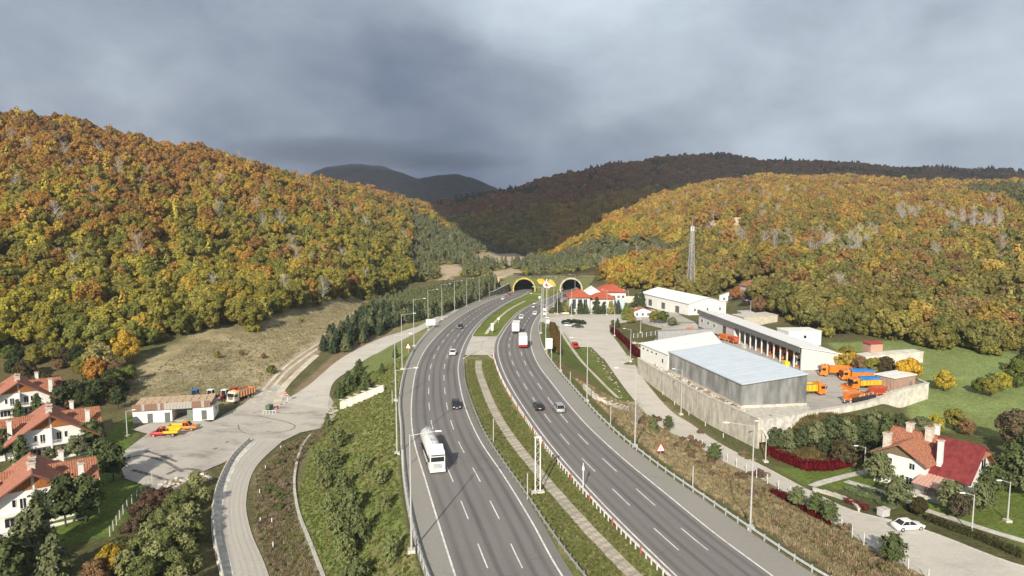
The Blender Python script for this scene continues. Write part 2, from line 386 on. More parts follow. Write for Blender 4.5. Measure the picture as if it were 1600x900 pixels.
FIELD_C = UP([(1290, 536), (1400, 532), (1560, 545), (1620, 565), (1720, 610), (1720, 720), (1610, 700), (1540, 680), (1420, 660), (1418, 600), (1330, 560)])
DITCH = UP([(400, 745), (440, 700), (500, 672), (520, 668), (480, 700), (462, 740), (458, 800), (478, 860), (505, 910), (430, 910), (398, 830)])
TRACKZ = UP([(380, 640), (400, 606), (432, 574), (466, 548), (494, 530), (530, 506), (552, 484), (574, 486), (550, 512), (512, 542), (486, 562), (452, 588), (430, 614), (416, 644)])
REDSOIL = UP([(445, 640), (470, 600), (520, 555), (575, 525), (650, 498), (690, 492), (640, 508), (590, 530), (540, 560), (500, 590), (470, 620)])
LAWN_E = UP([(1200, 728), (1330, 730), (1400, 720), (1590, 760), (1700, 780), (1700, 930), (1590, 850), (1460, 800), (1380, 790), (1330, 765), (1265, 760)])
LAWN_W = UP([(70, 800), (150, 700), (200, 650), (215, 690), (195, 715), (180, 750), (240, 755), (170, 840), (60, 860), (0, 850), (0, 810)])
BROWN_E = UP([(1195, 712), (1200, 655), (1260, 650), (1380, 660), (1420, 690), (1395, 740), (1340, 712), (1280, 730)])
RUBBLE = UP([(240, 745), (300, 738), (330, 745), (285, 775), (255, 780)])
ISLE_E = UP([(862, 505), (880, 512), (905, 545), (925, 543), (940, 565), (978, 618), (1010, 660), (985, 655), (930, 625), (885, 590), (862, 560), (855, 530)])
VALLEY_EARTH = [UP([(682, 425), (690, 414), (715, 413), (728, 422), (720, 430), (695, 436)]),
                UP([(735, 400), (765, 392), (810, 395), (835, 410), (800, 415), (750, 410)]),
                UP([(760, 425), (800, 418), (830, 425), (800, 432), (770, 436)])]
CLIFF = UP([(1070, 352), (1110, 347), (1170, 342), (1175, 349), (1130, 360), (1085, 358)])

def groundcolor(X, Y):
    n1 = fbm(X, Y, 18, 5, 31)+.0; n2 = fbm(X, Y, 4, 3, 55); n3 = fbm(X, Y, 60, 3, 77)
    c = np.zeros(X.shape+(3,))+np.array((.150, .135, .062))
    c = mixc(c, .5+n1*1.8, (.105, .115, .045))
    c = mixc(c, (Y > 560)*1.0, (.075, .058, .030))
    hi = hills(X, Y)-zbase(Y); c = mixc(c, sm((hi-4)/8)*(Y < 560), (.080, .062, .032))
    c = mixc(c, zonemask(X, Y, MEADOW_C, 4)*(.8+n2), (.40, .335, .20))
    c = mixc(c, zonemask(X, Y, MEADOW_C, 4)*sm(n1*4)*.45, (.24, .22, .11))
    c = mixc(c, zonemask(X, Y, SCRUB_W, 5)*.8, (.15, .12, .06))
    c = mixc(c, zonemask(X, Y, FIELD_C, 3), (.215, .270, .095))
    c = mixc(c, zonemask(X, Y, FIELD_C, 3)*sm(.3+n1*3)*.45, (.21, .225, .075))
    c = mixc(c, zonemask(X, Y, LAWN_E, 2), (.150, .20, .045))
    c = mixc(c, zonemask(X, Y, LAWN_W, 2), (.13, .185, .04))
    c = mixc(c, zonemask(X, Y, BROWN_E, 3), (.235, .175, .085))
    gl = fGL(np.clip(Y, 55, 470)); gr = fGR(np.clip(Y, 55, 470)); near = (Y < 300)*1.0
    # left embankment: green grass, drier in patches
    e = sm((gl-X)/1.5)*sm((gl+19-X-0)/1)*sm((X-(gl-20))/3)*near
    c = mixc(c, e, (.19, .225, .075)); c = mixc(c, e*sm(.30+n1*3.2), (.26, .245, .11))
    # right embankment: dry tall grass low down, green next to the road
    w = sm((X-gr)/1.5)*sm((gr+30-X)/6)*(Y < 170)
    c = mixc(c, w, (.33, .265, .16)); c = mixc(c, w*sm((gr+5-X+n2*4)/2.5), (.15, .155, .055)); c = mixc(c, w*sm(n1*4-.3)*.7, (.14, .10, .05))
    c = mixc(c, w*sm((n1+n2-.12)*5)*.6, (.13, .135, .05))
    w2 = sm((X-gr)/1.5)*sm((gr+22-X)/6)*(Y >= 170)*near
    c = mixc(c, w2, (.135, .165, .045)); c = mixc(c, w2*sm(n1*4), (.24, .18, .10))
    tz = zonemask(X, Y, TRACKZ, 1.6, 1.2); c = mixc(c, tz*.9, (.46, .39, .29)); c = mixc(c, tz*sm(n2*7+.1)*.6, (.26, .21, .12))
    c = mixc(c, zonemask(X, Y, DITCH, 2, 1), (.27, .215, .15)); c = mixc(c, zonemask(X, Y, DITCH, 2, 1)*sm(n1*5+n2*2), (.12, .14, .05)); c = mixc(c, zonemask(X, Y, REDSOIL, 2, 1)*.8, (.30, .215, .14))
    # medians
    l2 = fL2(np.clip(Y, 55, 470)); r1 = fR1(np.clip(Y, 55, 470)); md = sm((X-l2)/1.)*sm((r1-X)/1.)*(Y < 470)
    c = mixc(c, md, (.175, .195, .060)); c = mixc(c, md*sm(.4+n1*2.2+n2*1.5)*.8, (.26, .225, .11))
    c = mixc(c, md*(Y > 205)*.7, (.16, .21, .035))
    c = mixc(c, zonemask(X, Y, ISLE_E, 2)*sm(n1*3.5-.2), (.26, .13, .07))
    c = mixc(c, zonemask(X, Y, RUBBLE, 3, 3), (.40, .36, .30))
    # earth cuttings behind the portals
    for p in VALLEY_EARTH: c = mixc(c, zonemask(X, Y, p, 8, 8), (.48, .38, .26))
    c = mixc(c, zonemask(X, Y, CLIFF, 20, 20), (.60, .47, .30))
    # verge of bare soil along the drain and the lower road
    return c*(1+(n2*.5)[..., None])
def far_ground_material():
    m = bpy.data.materials.new('ground_cover'); m.use_nodes = True; nt = m.node_tree; N = nt.nodes; Lk = nt.links
    b = N['Principled BSDF']; b.inputs['Roughness'].default_value = .95; b.inputs['Specular IOR Level'].default_value = .1
    at = N.new('ShaderNodeAttribute'); at.attribute_name = 'soil'
    tc = N.new('ShaderNodeTexCoord')
    hs = N.new('ShaderNodeHueSaturation'); Lk.new(at.outputs['Color'], hs.inputs['Color'])
    n = N.new('ShaderNodeTexNoise'); n.inputs['Scale'].default_value = 1.3; n.inputs['Detail'].default_value = 8; n.inputs['Roughness'].default_value = .72
    Lk.new(tc.outputs['Object'], n.inputs['Vector'])
    mr = N.new('ShaderNodeMapRange'); mr.inputs['From Min'].default_value = .3; mr.inputs['From Max'].default_value = .7
    mr.inputs['To Min'].default_value = .55; mr.inputs['To Max'].default_value = 1.4; Lk.new(n.outputs[0], mr.inputs[0]); Lk.new(mr.outputs[0], hs.inputs['Value'])
    n2 = N.new('ShaderNodeTexNoise'); n2.inputs['Scale'].default_value = .35; n2.inputs['Detail'].default_value = 5; Lk.new(tc.outputs['Object'], n2.inputs['Vector'])
    m3 = N.new('ShaderNodeMapRange'); m3.inputs['To Min'].default_value = .47; m3.inputs['To Max'].default_value = .53; Lk.new(n2.outputs[0], m3.inputs[0]); Lk.new(m3.outputs[0], hs.inputs['Hue'])
    Lk.new(hs.outputs[0], b.inputs['Base Color'])
    bp = N.new('ShaderNodeBump'); bp.inputs['Strength'].default_value = .9; bp.inputs['Distance'].default_value = .35
    n4 = N.new('ShaderNodeTexNoise'); n4.inputs['Scale'].default_value = 2.2; n4.inputs['Detail'].default_value = 6; n4.inputs['Roughness'].default_value = .7
    Lk.new(tc.outputs['Object'], n4.inputs['Vector']); Lk.new(n4.outputs[0], bp.inputs['Height']); Lk.new(bp.outputs[0], b.inputs['Normal'])
    return m
GROUNDM = far_ground_material()
PORT = []                                                        # tunnel portals: centre x, front y
PORT_Y = 461.0; PORT_X = (8.2, 40.0)
def grid_mesh(name, X, Y, Z, mats, holes=None, colfn=None):
    nr, nc = X.shape; me = bpy.data.meshes.new(name); co = np.stack([X, Y, Z], -1).reshape(-1, 3)
    i = np.arange(nr-1)[:, None]*nc+np.arange(nc-1)[None, :]
    q = np.stack([i, i+1, i+nc+1, i+nc], -1).reshape(-1, 4)
    if holes is not None: q = q[~holes(co[q].mean(1))]
    me.vertices.add(len(co)); me.vertices.foreach_set('co', co.ravel())
    me.loops.add(q.size); me.loops.foreach_set('vertex_index', q.ravel().astype(np.int32))
    me.polygons.add(len(q)); me.polygons.foreach_set('loop_start', (np.arange(len(q))*4).astype(np.int32))
    me.polygons.foreach_set('loop_total', np.full(len(q), 4, np.int32))
    for m in mats: me.materials.append(m)
    me.update(calc_edges=True); me.shade_smooth()
    if colfn is not None:
        a = me.attributes.new('soil', 'FLOAT_COLOR', 'POINT'); c = colfn(X, Y).reshape(-1, 3)
        a.data.foreach_set('color', np.concatenate([c, np.ones((len(c), 1))], 1).ravel())
    return me
YG = np.concatenate([np.geomspace(18, 45, 14)[:-1], np.geomspace(45, 460, 330)[:-1], np.linspace(460, 482, 24)[:-1], np.geomspace(482, 3400, 150)])
AG = np.concatenate([np.linspace(-1.9, -.82, 30)[:-1], np.linspace(-.82, .82, 560)[:-1], np.linspace(.82, 1.9, 30)])
GYY, GAA = np.meshgrid(YG, AG, indexing='ij'); GXX = GAA*GYY
GZZ = G(GXX, GYY)
def carve(X, Y, Z):                                              # the sheet dips a little under the paved surfaces
    Yc = np.clip(Y, 50, 470); w = (Y < 470)
    on = ((X > fGL(Yc)-.6) & (X < fL2(Yc)+1.6)) | ((X > fR1(Yc)-1.4) & (X < fGR(Yc)+.4)) | ((Yc > 187) & (Yc < 229) & (X > fL2(Yc)) & (X < fR1(Yc)))
    return Z-np.where(on & w, .16, 0)-np.where(inpoly(X, Y, YARD), .12, 0)-np.where(inpoly(X, Y, WYARD) | inpoly(X, Y, FORE), .14, 0)
GZ2 = carve(GXX, GYY, GZZ)
def hole(c):
    h = np.zeros(len(c), bool)
    for px in PORT_X: h |= (np.abs(c[:, 0]-px) < 8.0) & (c[:, 1] > PORT_Y+2) & (c[:, 1] < 489) & (c[:, 2] > -3.85) & (c[:, 2] < 5.2)
    return h
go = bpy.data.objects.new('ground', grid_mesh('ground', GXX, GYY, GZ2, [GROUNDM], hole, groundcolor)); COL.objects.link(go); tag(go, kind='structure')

# far mountains, beyond the valley
def mountain(name, cols, Yc, depth, col):
    a = np.linspace((cols[0][0]-800)/F, (cols[-1][0]-800)/F, 220); u = 800+F*a
    zc = np.interp(u, [c[0] for c in cols], [CZ+(335-c[1])/F*Yc for c in cols])
    t = np.linspace(-1, 1, 90); YY = (Yc+t*depth)[:, None]+0*a[None, :]; XX = a[None, :]*Yc+0*YY
    prof = (1-sm(np.abs(t)))[:, None]
    ZZ = 20+(zc[None, :]-20)*prof+fbm(XX, YY, 420, 5, 5)*200*prof*(1-prof*.8)+fbm(XX, YY, 30, 3, 15)*14
    m = mat('far_forest_'+name, col, .95, var=.5, scale=.02, bump=1.0, bscale=.05, detail=10)
    o = bpy.data.objects.new('mountain', grid_mesh(name, XX, YY, ZZ, [m])); COL.objects.link(o); return tag(o, kind='structure')
mountain('west', [(380, 300), (470, 284), (515, 264), (555, 258), (600, 262), (630, 272), (660, 286), (700, 300), (760, 330)], 3900, 700, (.022, .03, .03))
mountain('east', [(560, 300), (620, 285), (680, 276), (715, 273), (745, 282), (775, 297), (810, 315), (850, 330)], 3600, 500, (.022, .03, .03))

# ------------------------------------------------------------------ paved surfaces
def asphalt(name, col, dark, lanes=True, patch=.25, stain=0.0):
    m = bpy.data.materials.new(name); m.use_nodes = True; nt = m.node_tree; N = nt.nodes; Lk = nt.links
    b = N['Principled BSDF']; b.inputs['Roughness'].default_value = .88; b.inputs['Specular IOR Level'].default_value = .25
    tc = N.new('ShaderNodeTexCoord'); uv = N.new('ShaderNodeUVMap')
    def noise(vec, sc, det, ro=.6):
        n = N.new('ShaderNodeTexNoise'); n.inputs['Scale'].default_value = sc; n.inputs['Detail'].default_value = det; n.inputs['Roughness'].default_value = ro
        Lk.new(vec, n.inputs['Vector']); return n.outputs[0]
    def M(op, a, b_=None, clamp=False):
        n = N.new('ShaderNodeMath'); n.operation = op; n.use_clamp = clamp
        for i, q in enumerate((a, b_)):
            if q is None: continue
            if isinstance(q, (int, float)): n.inputs[i].default_value = q
            else: Lk.new(q, n.inputs[i])
        return n.outputs[0]
    def mixrgb(f, a, c):
        n = N.new('ShaderNodeMix'); n.data_type = 'RGBA'
        if isinstance(f, (int, float)): n.inputs[0].default_value = f
        else: Lk.new(f, n.inputs[0])
        for i, q in ((6, a), (7, c)):
            if isinstance(q, tuple): n.inputs[i].default_value = (*q, 1)
            else: Lk.new(q, n.inputs[i])
        return n.outputs[2]
    big = noise(tc.outputs['Object'], .09, 5, .6); fine = noise(tc.outputs['Object'], 2.5, 8, .75)
    f = M('MULTIPLY', M('SUBTRACT', big, .35, True), 1.6*patch*2, True)
    c = mixrgb(f, col, tuple(q*.72 for q in col))
    if lanes:
        # wheel tracks and oil drip bands: u runs 0..1 over each lane, stretched noise along v
        sx = N.new('ShaderNodeSeparateXYZ'); Lk.new(uv.outputs[0], sx.inputs[0])
        fr = M('FRACT', sx.outputs[0])
        d1 = M('ABSOLUTE', M('SUBTRACT', fr, .5)); band = M('SUBTRACT', 1.0, M('MULTIPLY', M('ABSOLUTE', M('SUBTRACT', d1, .22)), 7.0), True)
        inl = M('MULTIPLY', M('GREATER_THAN', sx.outputs[0], 0.0), M('LESS_THAN', sx.outputs[0], 3.0))
        mp = N.new('ShaderNodeMapping'); mp.inputs['Scale'].default_value = (1.6, .018, 1); Lk.new(uv.outputs[0], mp.inputs[0])
        st = noise(mp.outputs[0], 1.0, 5, .6)
        k = M('MULTIPLY', M('MULTIPLY', M('ADD', M('MULTIPLY', band, .75), .12), inl), M('MULTIPLY', M('SUBTRACT', st, .22, True), 2.4, True), True)
        c = mixrgb(k, c, dark)
        mp2 = N.new('ShaderNodeMapping'); mp2.inputs['Scale'].default_value = (5., .03, 1); Lk.new(uv.outputs[0], mp2.inputs[0])
        st2 = noise(mp2.outputs[0], 1.0, 6, .7)
        c = mixrgb(M('MULTIPLY', M('SUBTRACT', st2, .55, True), 1.6, True), c, tuple(q*1.25 for q in col))
    if stain:
        mps = N.new('ShaderNodeMapping'); mps.inputs['Scale'].default_value = (1, 2.2, 1); mps.inputs['Rotation'].default_value = (0, 0, .5); Lk.new(tc.outputs['Object'], mps.inputs[0])
        s1 = noise(mps.outputs[0], .10, 9, .68); s2 = noise(tc.outputs['Object'], .55, 6, .7)
        c = mixrgb(M('MULTIPLY', M('MULTIPLY', M('SUBTRACT', s1, .50, True), 6.0*stain, True), M('MULTIPLY', s2, 1.5), True), c, tuple(q*.42 for q in col))
        c = mixrgb(M('MULTIPLY', M('SUBTRACT', s2, .56, True), 2.5*stain, True), c, tuple(min(1, q*1.25) for q in col))
    # cracks sealed with tar
    vo = N.new('ShaderNodeTexVoronoi'); vo.feature = 'DISTANCE_TO_EDGE'; vo.inputs['Scale'].default_value = .09
    wv = N.new('ShaderNodeTexNoise'); wv.inputs['Scale'].default_value = .25; wv.inputs['Detail'].default_value = 4; Lk.new(tc.outputs['Object'], wv.inputs['Vector'])
    ad = N.new('ShaderNodeVectorMath'); ad.operation = 'MULTIPLY_ADD'; Lk.new(wv.outputs['Color'], ad.inputs[0]); ad.inputs[1].default_value = (5, 5, 5); Lk.new(tc.outputs['Object'], ad.inputs[2])
    Lk.new(ad.outputs[0], vo.inputs['Vector'])
    cr = M('MULTIPLY', M('LESS_THAN', vo.outputs[0], .006), M('MULTIPLY', M('SUBTRACT', big, .5, True), 5, True))
    c = mixrgb(M('MULTIPLY', cr, .55), c, tuple(q*.35 for q in col))
    hs = N.new('ShaderNodeHueSaturation'); Lk.new(c, hs.inputs['Color'])
    mr = N.new('ShaderNodeMapRange'); mr.inputs['From Min'].default_value = .3; mr.inputs['From Max'].default_value = .7; mr.inputs['To Min'].default_value = .88; mr.inputs['To Max'].default_value = 1.12
    Lk.new(fine, mr.inputs[0]); Lk.new(mr.outputs[0], hs.inputs['Value']); Lk.new(hs.outputs[0], b.inputs['Base Color'])
    return m
ASPH = asphalt('motorway_asphalt', (.222, .206, .197), (.082, .080, .080))
SHOULD = asphalt('shoulder_asphalt', (.300, .282, .255), (.2, .2, .2), lanes=False, patch=.2)
YARDM = asphalt('worn_yard_paving', (.50, .465, .41), (.2, .2, .2), lanes=False, patch=.5, stain=1.0)
SERVM = asphalt('service_concrete', (.56, .525, .465), (.2, .2, .2), lanes=False, patch=.3, stain=.35)
LOCALM = asphalt('lower_road_asphalt', (.48, .45, .40), (.34, .32, .29), lanes=True, patch=.2)
def ribbon(name, fl, fr, Y0, Y1, m, dz=0.0, zf=zroad, step=2.0, u0=0.0, u1=1.0, kind='structure', cols=1, parent=None):
    Ys = np.arange(Y0, Y1+step*.5, step); me = bpy.data.meshes.new(name); V = []; uvs = []
    for y in Ys:
        a = float(fl(y)); b = float(fr(y))
        for c in range(cols+1):
            x = a+(b-a)*c/cols; V.append((x, y, float(zf(y) if zf is zroad else zf(x, y))+dz)); uvs.append((u0+(u1-u0)*c/cols, y))
    n = cols+1; Fs = [(i*n+c, i*n+c+1, (i+1)*n+c+1, (i+1)*n+c) for i in range(len(Ys)-1) for c in range(cols)]
    me.from_pydata(V, [], Fs); me.materials.append(m); ul = me.uv_layers.new(name='UVMap')
    li = np.zeros(len(me.loops), np.int32); me.loops.foreach_get('vertex_index', li); ul.data.foreach_set('uv', np.array(uvs)[li].ravel())
    me.update(); o = bpy.data.objects.new(name, me); COL.objects.link(o)
    if parent: o.parent = parent
    return tag(o, kind=kind)
# carriageways in three strips each so that the lanes carry lane coordinates
YA, YB = 50, 470
lc = ribbon('motorway_west_carriageway', fL1, fL2, YA, YB, ASPH, u0=0, u1=3)
rc = ribbon('motorway_east_carriageway', fR1, fR2, YA, YB, ASPH, u0=0, u1=3)
fL2o = lambda y: fL2(y)+1.3; fR1o = lambda y: fR1(y)-1.0
ribbon('road_shoulder', lambda y: fGL(y)-.4, fL1, YA, YB, SHOULD, dz=-.005, u0=-1, u1=-.01)
ribbon('road_shoulder', fL2, fL2o, YA, YB, ASPH, dz=-.005, u0=3.1, u1=3.6)
ribbon('road_shoulder', fR1o, fR1, YA, YB, ASPH, dz=-.005, u0=-1, u1=-.01)
ribbon('road_shoulder', fR2, lambda y: fGR(y)+.2, YA, YB, SHOULD, dz=-.005, u0=3.1, u1=4)
def line(name, f, off, w, Y0, Y1, par, m=ROADP):
    ribbon(name, lambda y: f(y)+off-w/2, lambda y: f(y)+off+w/2, Y0, Y1, m, dz=.006, kind='structure', parent=par)
for nm, f, p in (('edge_line', fL1, lc), ('edge_line', fL2, lc), ('edge_line', fR1, rc), ('edge_line', fR2, rc)): line(nm, f, 0, .24, YA, YB, p)
for fa, fb, p, y0 in ((fL1, fL2, lc, 104.8), (fR1, fR2, rc, 109.0)):
    for k in (1, 2):
        f = (lambda k: lambda y: fa(y)+(fb(y)-fa(y))*k/3)(k)
        y = y0-12.6*5
        while y < 455:
            y1, y2 = y-5.8, y
            if y1 > 52:
                ribbon('lane_dash', lambda t: f(t)-.085, lambda t: f(t)+.085, y1, y2, ROADP, dz=.006, step=2.9, parent=p)
            y += 12.6

def drape(name, poly, m, dz=.05, kind='structure', cell=5.0, zf=None, parent=None):
    bm = bmesh.new(); f = bm.faces.new([bm.verts.new((x, y, 0)) for x, y in poly])
    bmesh.ops.triangulate(bm, faces=[f])
    xs = [p[0] for p in poly]; ys = [p[1] for p in poly]
    for ax, lo, hi in ((0, min(xs), max(xs)), (1, min(ys), max(ys))):
        q = lo+cell
        while q < hi:
            no = (1, 0, 0) if ax == 0 else (0, 1, 0); co = (q, 0, 0) if ax == 0 else (0, q, 0)
            bmesh.ops.bisect_plane(bm, geom=bm.verts[:]+bm.edges[:]+bm.faces[:], plane_co=co, plane_no=no); q += cell
    for v in bm.verts: v.co.z = (gz(v.co.x, v.co.y) if zf is None else zf(v.co.x, v.co.y))+dz
    bmesh.ops.recalc_face_normals(bm, faces=bm.faces)
    for f in bm.faces:
        if f.normal.z < 0: f.normal_flip()
    me = bpy.data.meshes.new(name); bm.to_mesh(me); bm.free(); me.materials.append(m)
    o = bpy.data.objects.new(name, me); COL.objects.link(o)
    if parent: o.parent = parent
    return tag(o, kind=kind)
def resample(pts, step):
    P = [Vector(p[:2]) for p in pts]; d = [0]
    # catmull-rom densify
    out = []
    for i in range(len(P)-1):
        p0 = P[max(i-1, 0)]; p1 = P[i]; p2 = P[i+1]; p3 = P[min(i+2, len(P)-1)]
        for k in range(12):
            t = k/12; out.append(.5*((2*p1)+(-p0+p2)*t+(2*p0-5*p1+4*p2-p3)*t*t+(-p0+3*p1-3*p2+p3)*t**3))
    out.append(P[-1]); L = [0]
    for a, b in zip(out, out[1:]): L.append(L[-1]+(b-a).length)
    n = max(2, int(round(L[-1]/step))+1); res = []
    for s in np.linspace(0, L[-1], n):
        i = min(np.searchsorted(L, s, 'right')-1, len(out)-2); t = (s-L[i])/max(L[i+1]-L[i], 1e-6); res.append(out[i].lerp(out[i+1], t))
    return res
def strip(name, A, B, m, dz=.06, step=2.0, kind='structure', cols=3, parent=None, u1=1.0):
    a = resample(A, step); n = len(a); b = resample(B, 1.0); b = [b[int(round(i*(len(b)-1)/(n-1)))] for i in range(n)]
    V = []; uvs = []
    for i in range(n):
        for c in range(cols+1):
            p = a[i].lerp(b[i], c/cols); V.append((p.x, p.y, gz(p.x, p.y)+dz)); uvs.append((u1*c/cols, i*step))
    k = cols+1; Fs = [(i*k+c, i*k+c+1, (i+1)*k+c+1, (i+1)*k+c) for i in range(n-1) for c in range(cols)]
    me = bpy.data.meshes.new(name); me.from_pydata(V, [], Fs); me.materials.append(m); ul = me.uv_layers.new(name='UVMap')
    li = np.zeros(len(me.loops), np.int32); me.loops.foreach_get('vertex_index', li); ul.data.foreach_set('uv', np.array(uvs)[li].ravel())
    bm = bmesh.new(); bm.from_mesh(me)
    for f in bm.faces:
        f.normal_update()
        if f.normal.z < 0: f.normal_flip()
    bm.to_mesh(me); bm.free()
    o = bpy.data.objects.new(name, me); COL.objects.link(o)
    if parent: o.parent = parent
    return tag(o, kind=kind)
def centre_strip(name, C, w, m, **k):
    c = resample(C, 3.0); A = []; B = []
    for i, p in enumerate(c):
        d = (c[min(i+1, len(c)-1)]-c[max(i-1, 0)]).normalized(); nrm = Vector((-d.y, d.x)); A.append(p+nrm*w/2); B.append(p-nrm*w/2)
    return strip(name, A, B, m, **k)
# west side: lower road, works yard, slip road rising to the motorway, dirt track
strip('lower_road', [(-26, 60)]+UP([(350, 900), (338, 830), (342, 770), (365, 720), (394, 690)]), [(-19, 60)]+UP([(420, 900), (392, 830), (385, 780), (400, 730), (443, 688)]), LOCALM, dz=.10, u1=3.0)
drape('works_yard', WYARD, YARDM, dz=.07, cell=3)
strip('slip_road', UP([(440, 628), (480, 604), (525, 566), (560, 545), (600, 527), (640, 514)])+[(-36, 262), (-31, 300), (-27, 330)], UP([(512, 640), (520, 600), (548, 578), (580, 557), (610, 541), (648, 522)])+[(-29.5, 262), (-26.5, 300), (-25, 330)], SERVM, dz=.09)
centre_strip('dirt_track', UP([(392, 638), (405, 618), (436, 582), (468, 556), (497, 537), (520, 520), (540, 500), (560, 486)]), 1.0, SAND, dz=.07)
centre_strip('dirt_track', UP([(406, 640), (420, 614), (449, 580), (480, 556), (508, 537), (532, 519), (550, 502), (566, 487)]), 1.0, SAND, dz=.07)
centre_strip('dirt_track', UP([(432, 635), (440, 610), (462, 585), (495, 555)]), 2.0, SAND, dz=.09)
TRACKS = [UP([(385, 635), (412, 600), (450, 565), (495, 530), (530, 507), (555, 488)]), UP([(412, 640), (432, 608), (470, 572), (508, 538), (545, 512), (566, 490)]), UP([(432, 635), (440, 610), (462, 585), (495, 555)])]
# east side: service road, forecourt and paths
SN = UP([(941, 556), (966, 592), (993, 627), (1033, 667), (1082, 691), (1122, 716), (1213, 760), (1297, 813), (1360, 853), (1440, 897)])+[(58, 75), (62, 60)]
SF = UP([(982, 556), (994, 574), (1003, 590), (1046, 641), (1079, 663), (1123, 693), (1192, 729), (1259, 765), (1337, 800), (1457, 833), (1580, 880)])+[(74, 80), (80, 60)]
strip('service_road', SN, SF, SERVM, dz=.08, cols=4, u1=1.0)
drape('forecourt', FORE, SERVM, dz=.06)
drape('depot_lane', UP([(1003, 482), (1040, 482), (1062, 492), (1110, 520), (1104, 540), (1075, 535), (1040, 515), (1003, 505)]), YARDM, dz=.06)
centre_strip('footpath', UP([(1268, 760), (1300, 750), (1335, 741), (1360, 736)]), 1.8, CONCL, dz=.06)
centre_strip('footpath', UP([(1322, 752), (1400, 776), (1440, 795), (1480, 808), (1540, 828), (1600, 846), (1660, 865)]), 1.5, CONCL, dz=.06)
centre_strip('dirt_path', UP([(874, 512), (884, 530), (905, 560), (935, 592), (965, 622)]), 1.3, SAND, dz=.05)
drape('yard_paving', [(x+(.35 if x < 60 else -.5), y+.2) for x, y in YARD], asphalt('yard_concrete', (.45, .43, .395), (.2, .2, .2), lanes=False, patch=.4, stain=.7), dz=.0, zf=lambda x, y: 6.0+float((zbase(y)-6.0)*sm((y-225)/35))-.0)

drape('pale_apron', [(51.0, 137.9), (64.2, 143.2), (65.6, 147.2), (49.4, 145.2), (47.0, 153.5), (46.4, 152.6)], CONCL, dz=.012, zf=lambda x, y: 6.0)
MUD = mat('dark_mud', (.25, .225, .20), .95, var=.5, scale=1.6, detail=8)
for pts, w in (([(190, 722), (215, 712), (240, 716), (262, 724), (285, 738)], .8), ([(228, 705), (250, 712), (276, 722)], .7), ([(260, 742), (290, 732), (318, 738)], .8), ([(334, 703), (346, 697), (356, 690)], .6), ([(402, 650), (425, 655), (448, 660), (462, 668), (440, 676), (415, 674)], .3), ([(372, 664), (378, 676), (400, 680)], .22), ([(395, 646), (412, 642), (436, 646), (462, 646)], .3), ([(206, 735), (240, 744), (262, 752)], .9)):
    centre_strip('mud_streak', UP(pts), w, MUD, dz=.10, cols=1)
# crossing of the median, with the curbed green wedge towards the portals
def xr(fa, a): return lambda y: fa(y)+a
centre = lambda y: (fL2(y)+fR1(y))/2
drape('emergency_crossover', [(float(fL2o(y)), y) for y in np.arange(192, 226, 3)]+[(float(fR1o(y)), y) for y in np.arange(225, 190, -3)], SERVM, dz=.0, zf=lambda x, y: float(zroad(y)))
def kerb(name, pts, w=.25, h=.16, m=CONCL, zf=None, par=None, step=2.0, kind='structure'):
    c = resample(pts, step); V = []; Fs = []
    for i, p in enumerate(c):
        d = (c[min(i+1, len(c)-1)]-c[max(i-1, 0)]).normalized(); n = Vector((-d.y, d.x))*w/2; z = gz(p.x, p.y) if zf is None else zf(p.x, p.y)
        for s, zz in ((1, -.2), (1, h), (-1, h), (-1, -.2)): V.append((p.x+n.x*s, p.y+n.y*s, z+zz))
        if i: k = i*4-4; Fs += [(k+j, k+j+1, k+j+5, k+j+4) for j in range(3)]
    me = bpy.data.meshes.new(name); me.from_pydata(V, [], Fs+[(0, 3, 2, 1), tuple(len(V)-4+j for j in range(4))]); me.materials.append(m)
    o = bpy.data.objects.new(name, me); COL.objects.link(o)
    if par: o.parent = par
    return tag(o, kind=kind) if kind else o
ZR = lambda x, y: float(zroad(y))
kerb('kerb', [(float(fL2o(y)), y) for y in np.arange(226, 465, 8)], .35, .14, zf=ZR)
kerb('kerb', [(float(fR1o(y)), y) for y in np.arange(226, 455, 8)], .35, .14, zf=ZR)
kerb('kerb', [(float(fL2o(226)), 226), (float(centre(216)), 217), (float(fR1o(226)), 226)], .4, .16, zf=ZR)
kerb('kerb', [(float(fL2o(192)), 187), (float(centre(196)), 198), (float(fR1o(192)), 187)], .4, .16, zf=ZR)
kerb('kerb', SF[:-1], .22, .14); kerb('kerb', SN[:-1], .22, .10)
kerb('kerb', UP([(966, 490), (935, 490), (900, 490), (866, 490)]), .4, .5, m=WHITE)

kerb('kerb', [(float(centre(y)), y) for y in (198, 204, 210, 217)], .5, .12, zf=ZR)
strip('wedge_path', [(float(centre(y))-.6, y) for y in range(230, 400, 10)], [(float(centre(y))+.6, y) for y in range(230, 400, 10)], SAND, dz=.06)
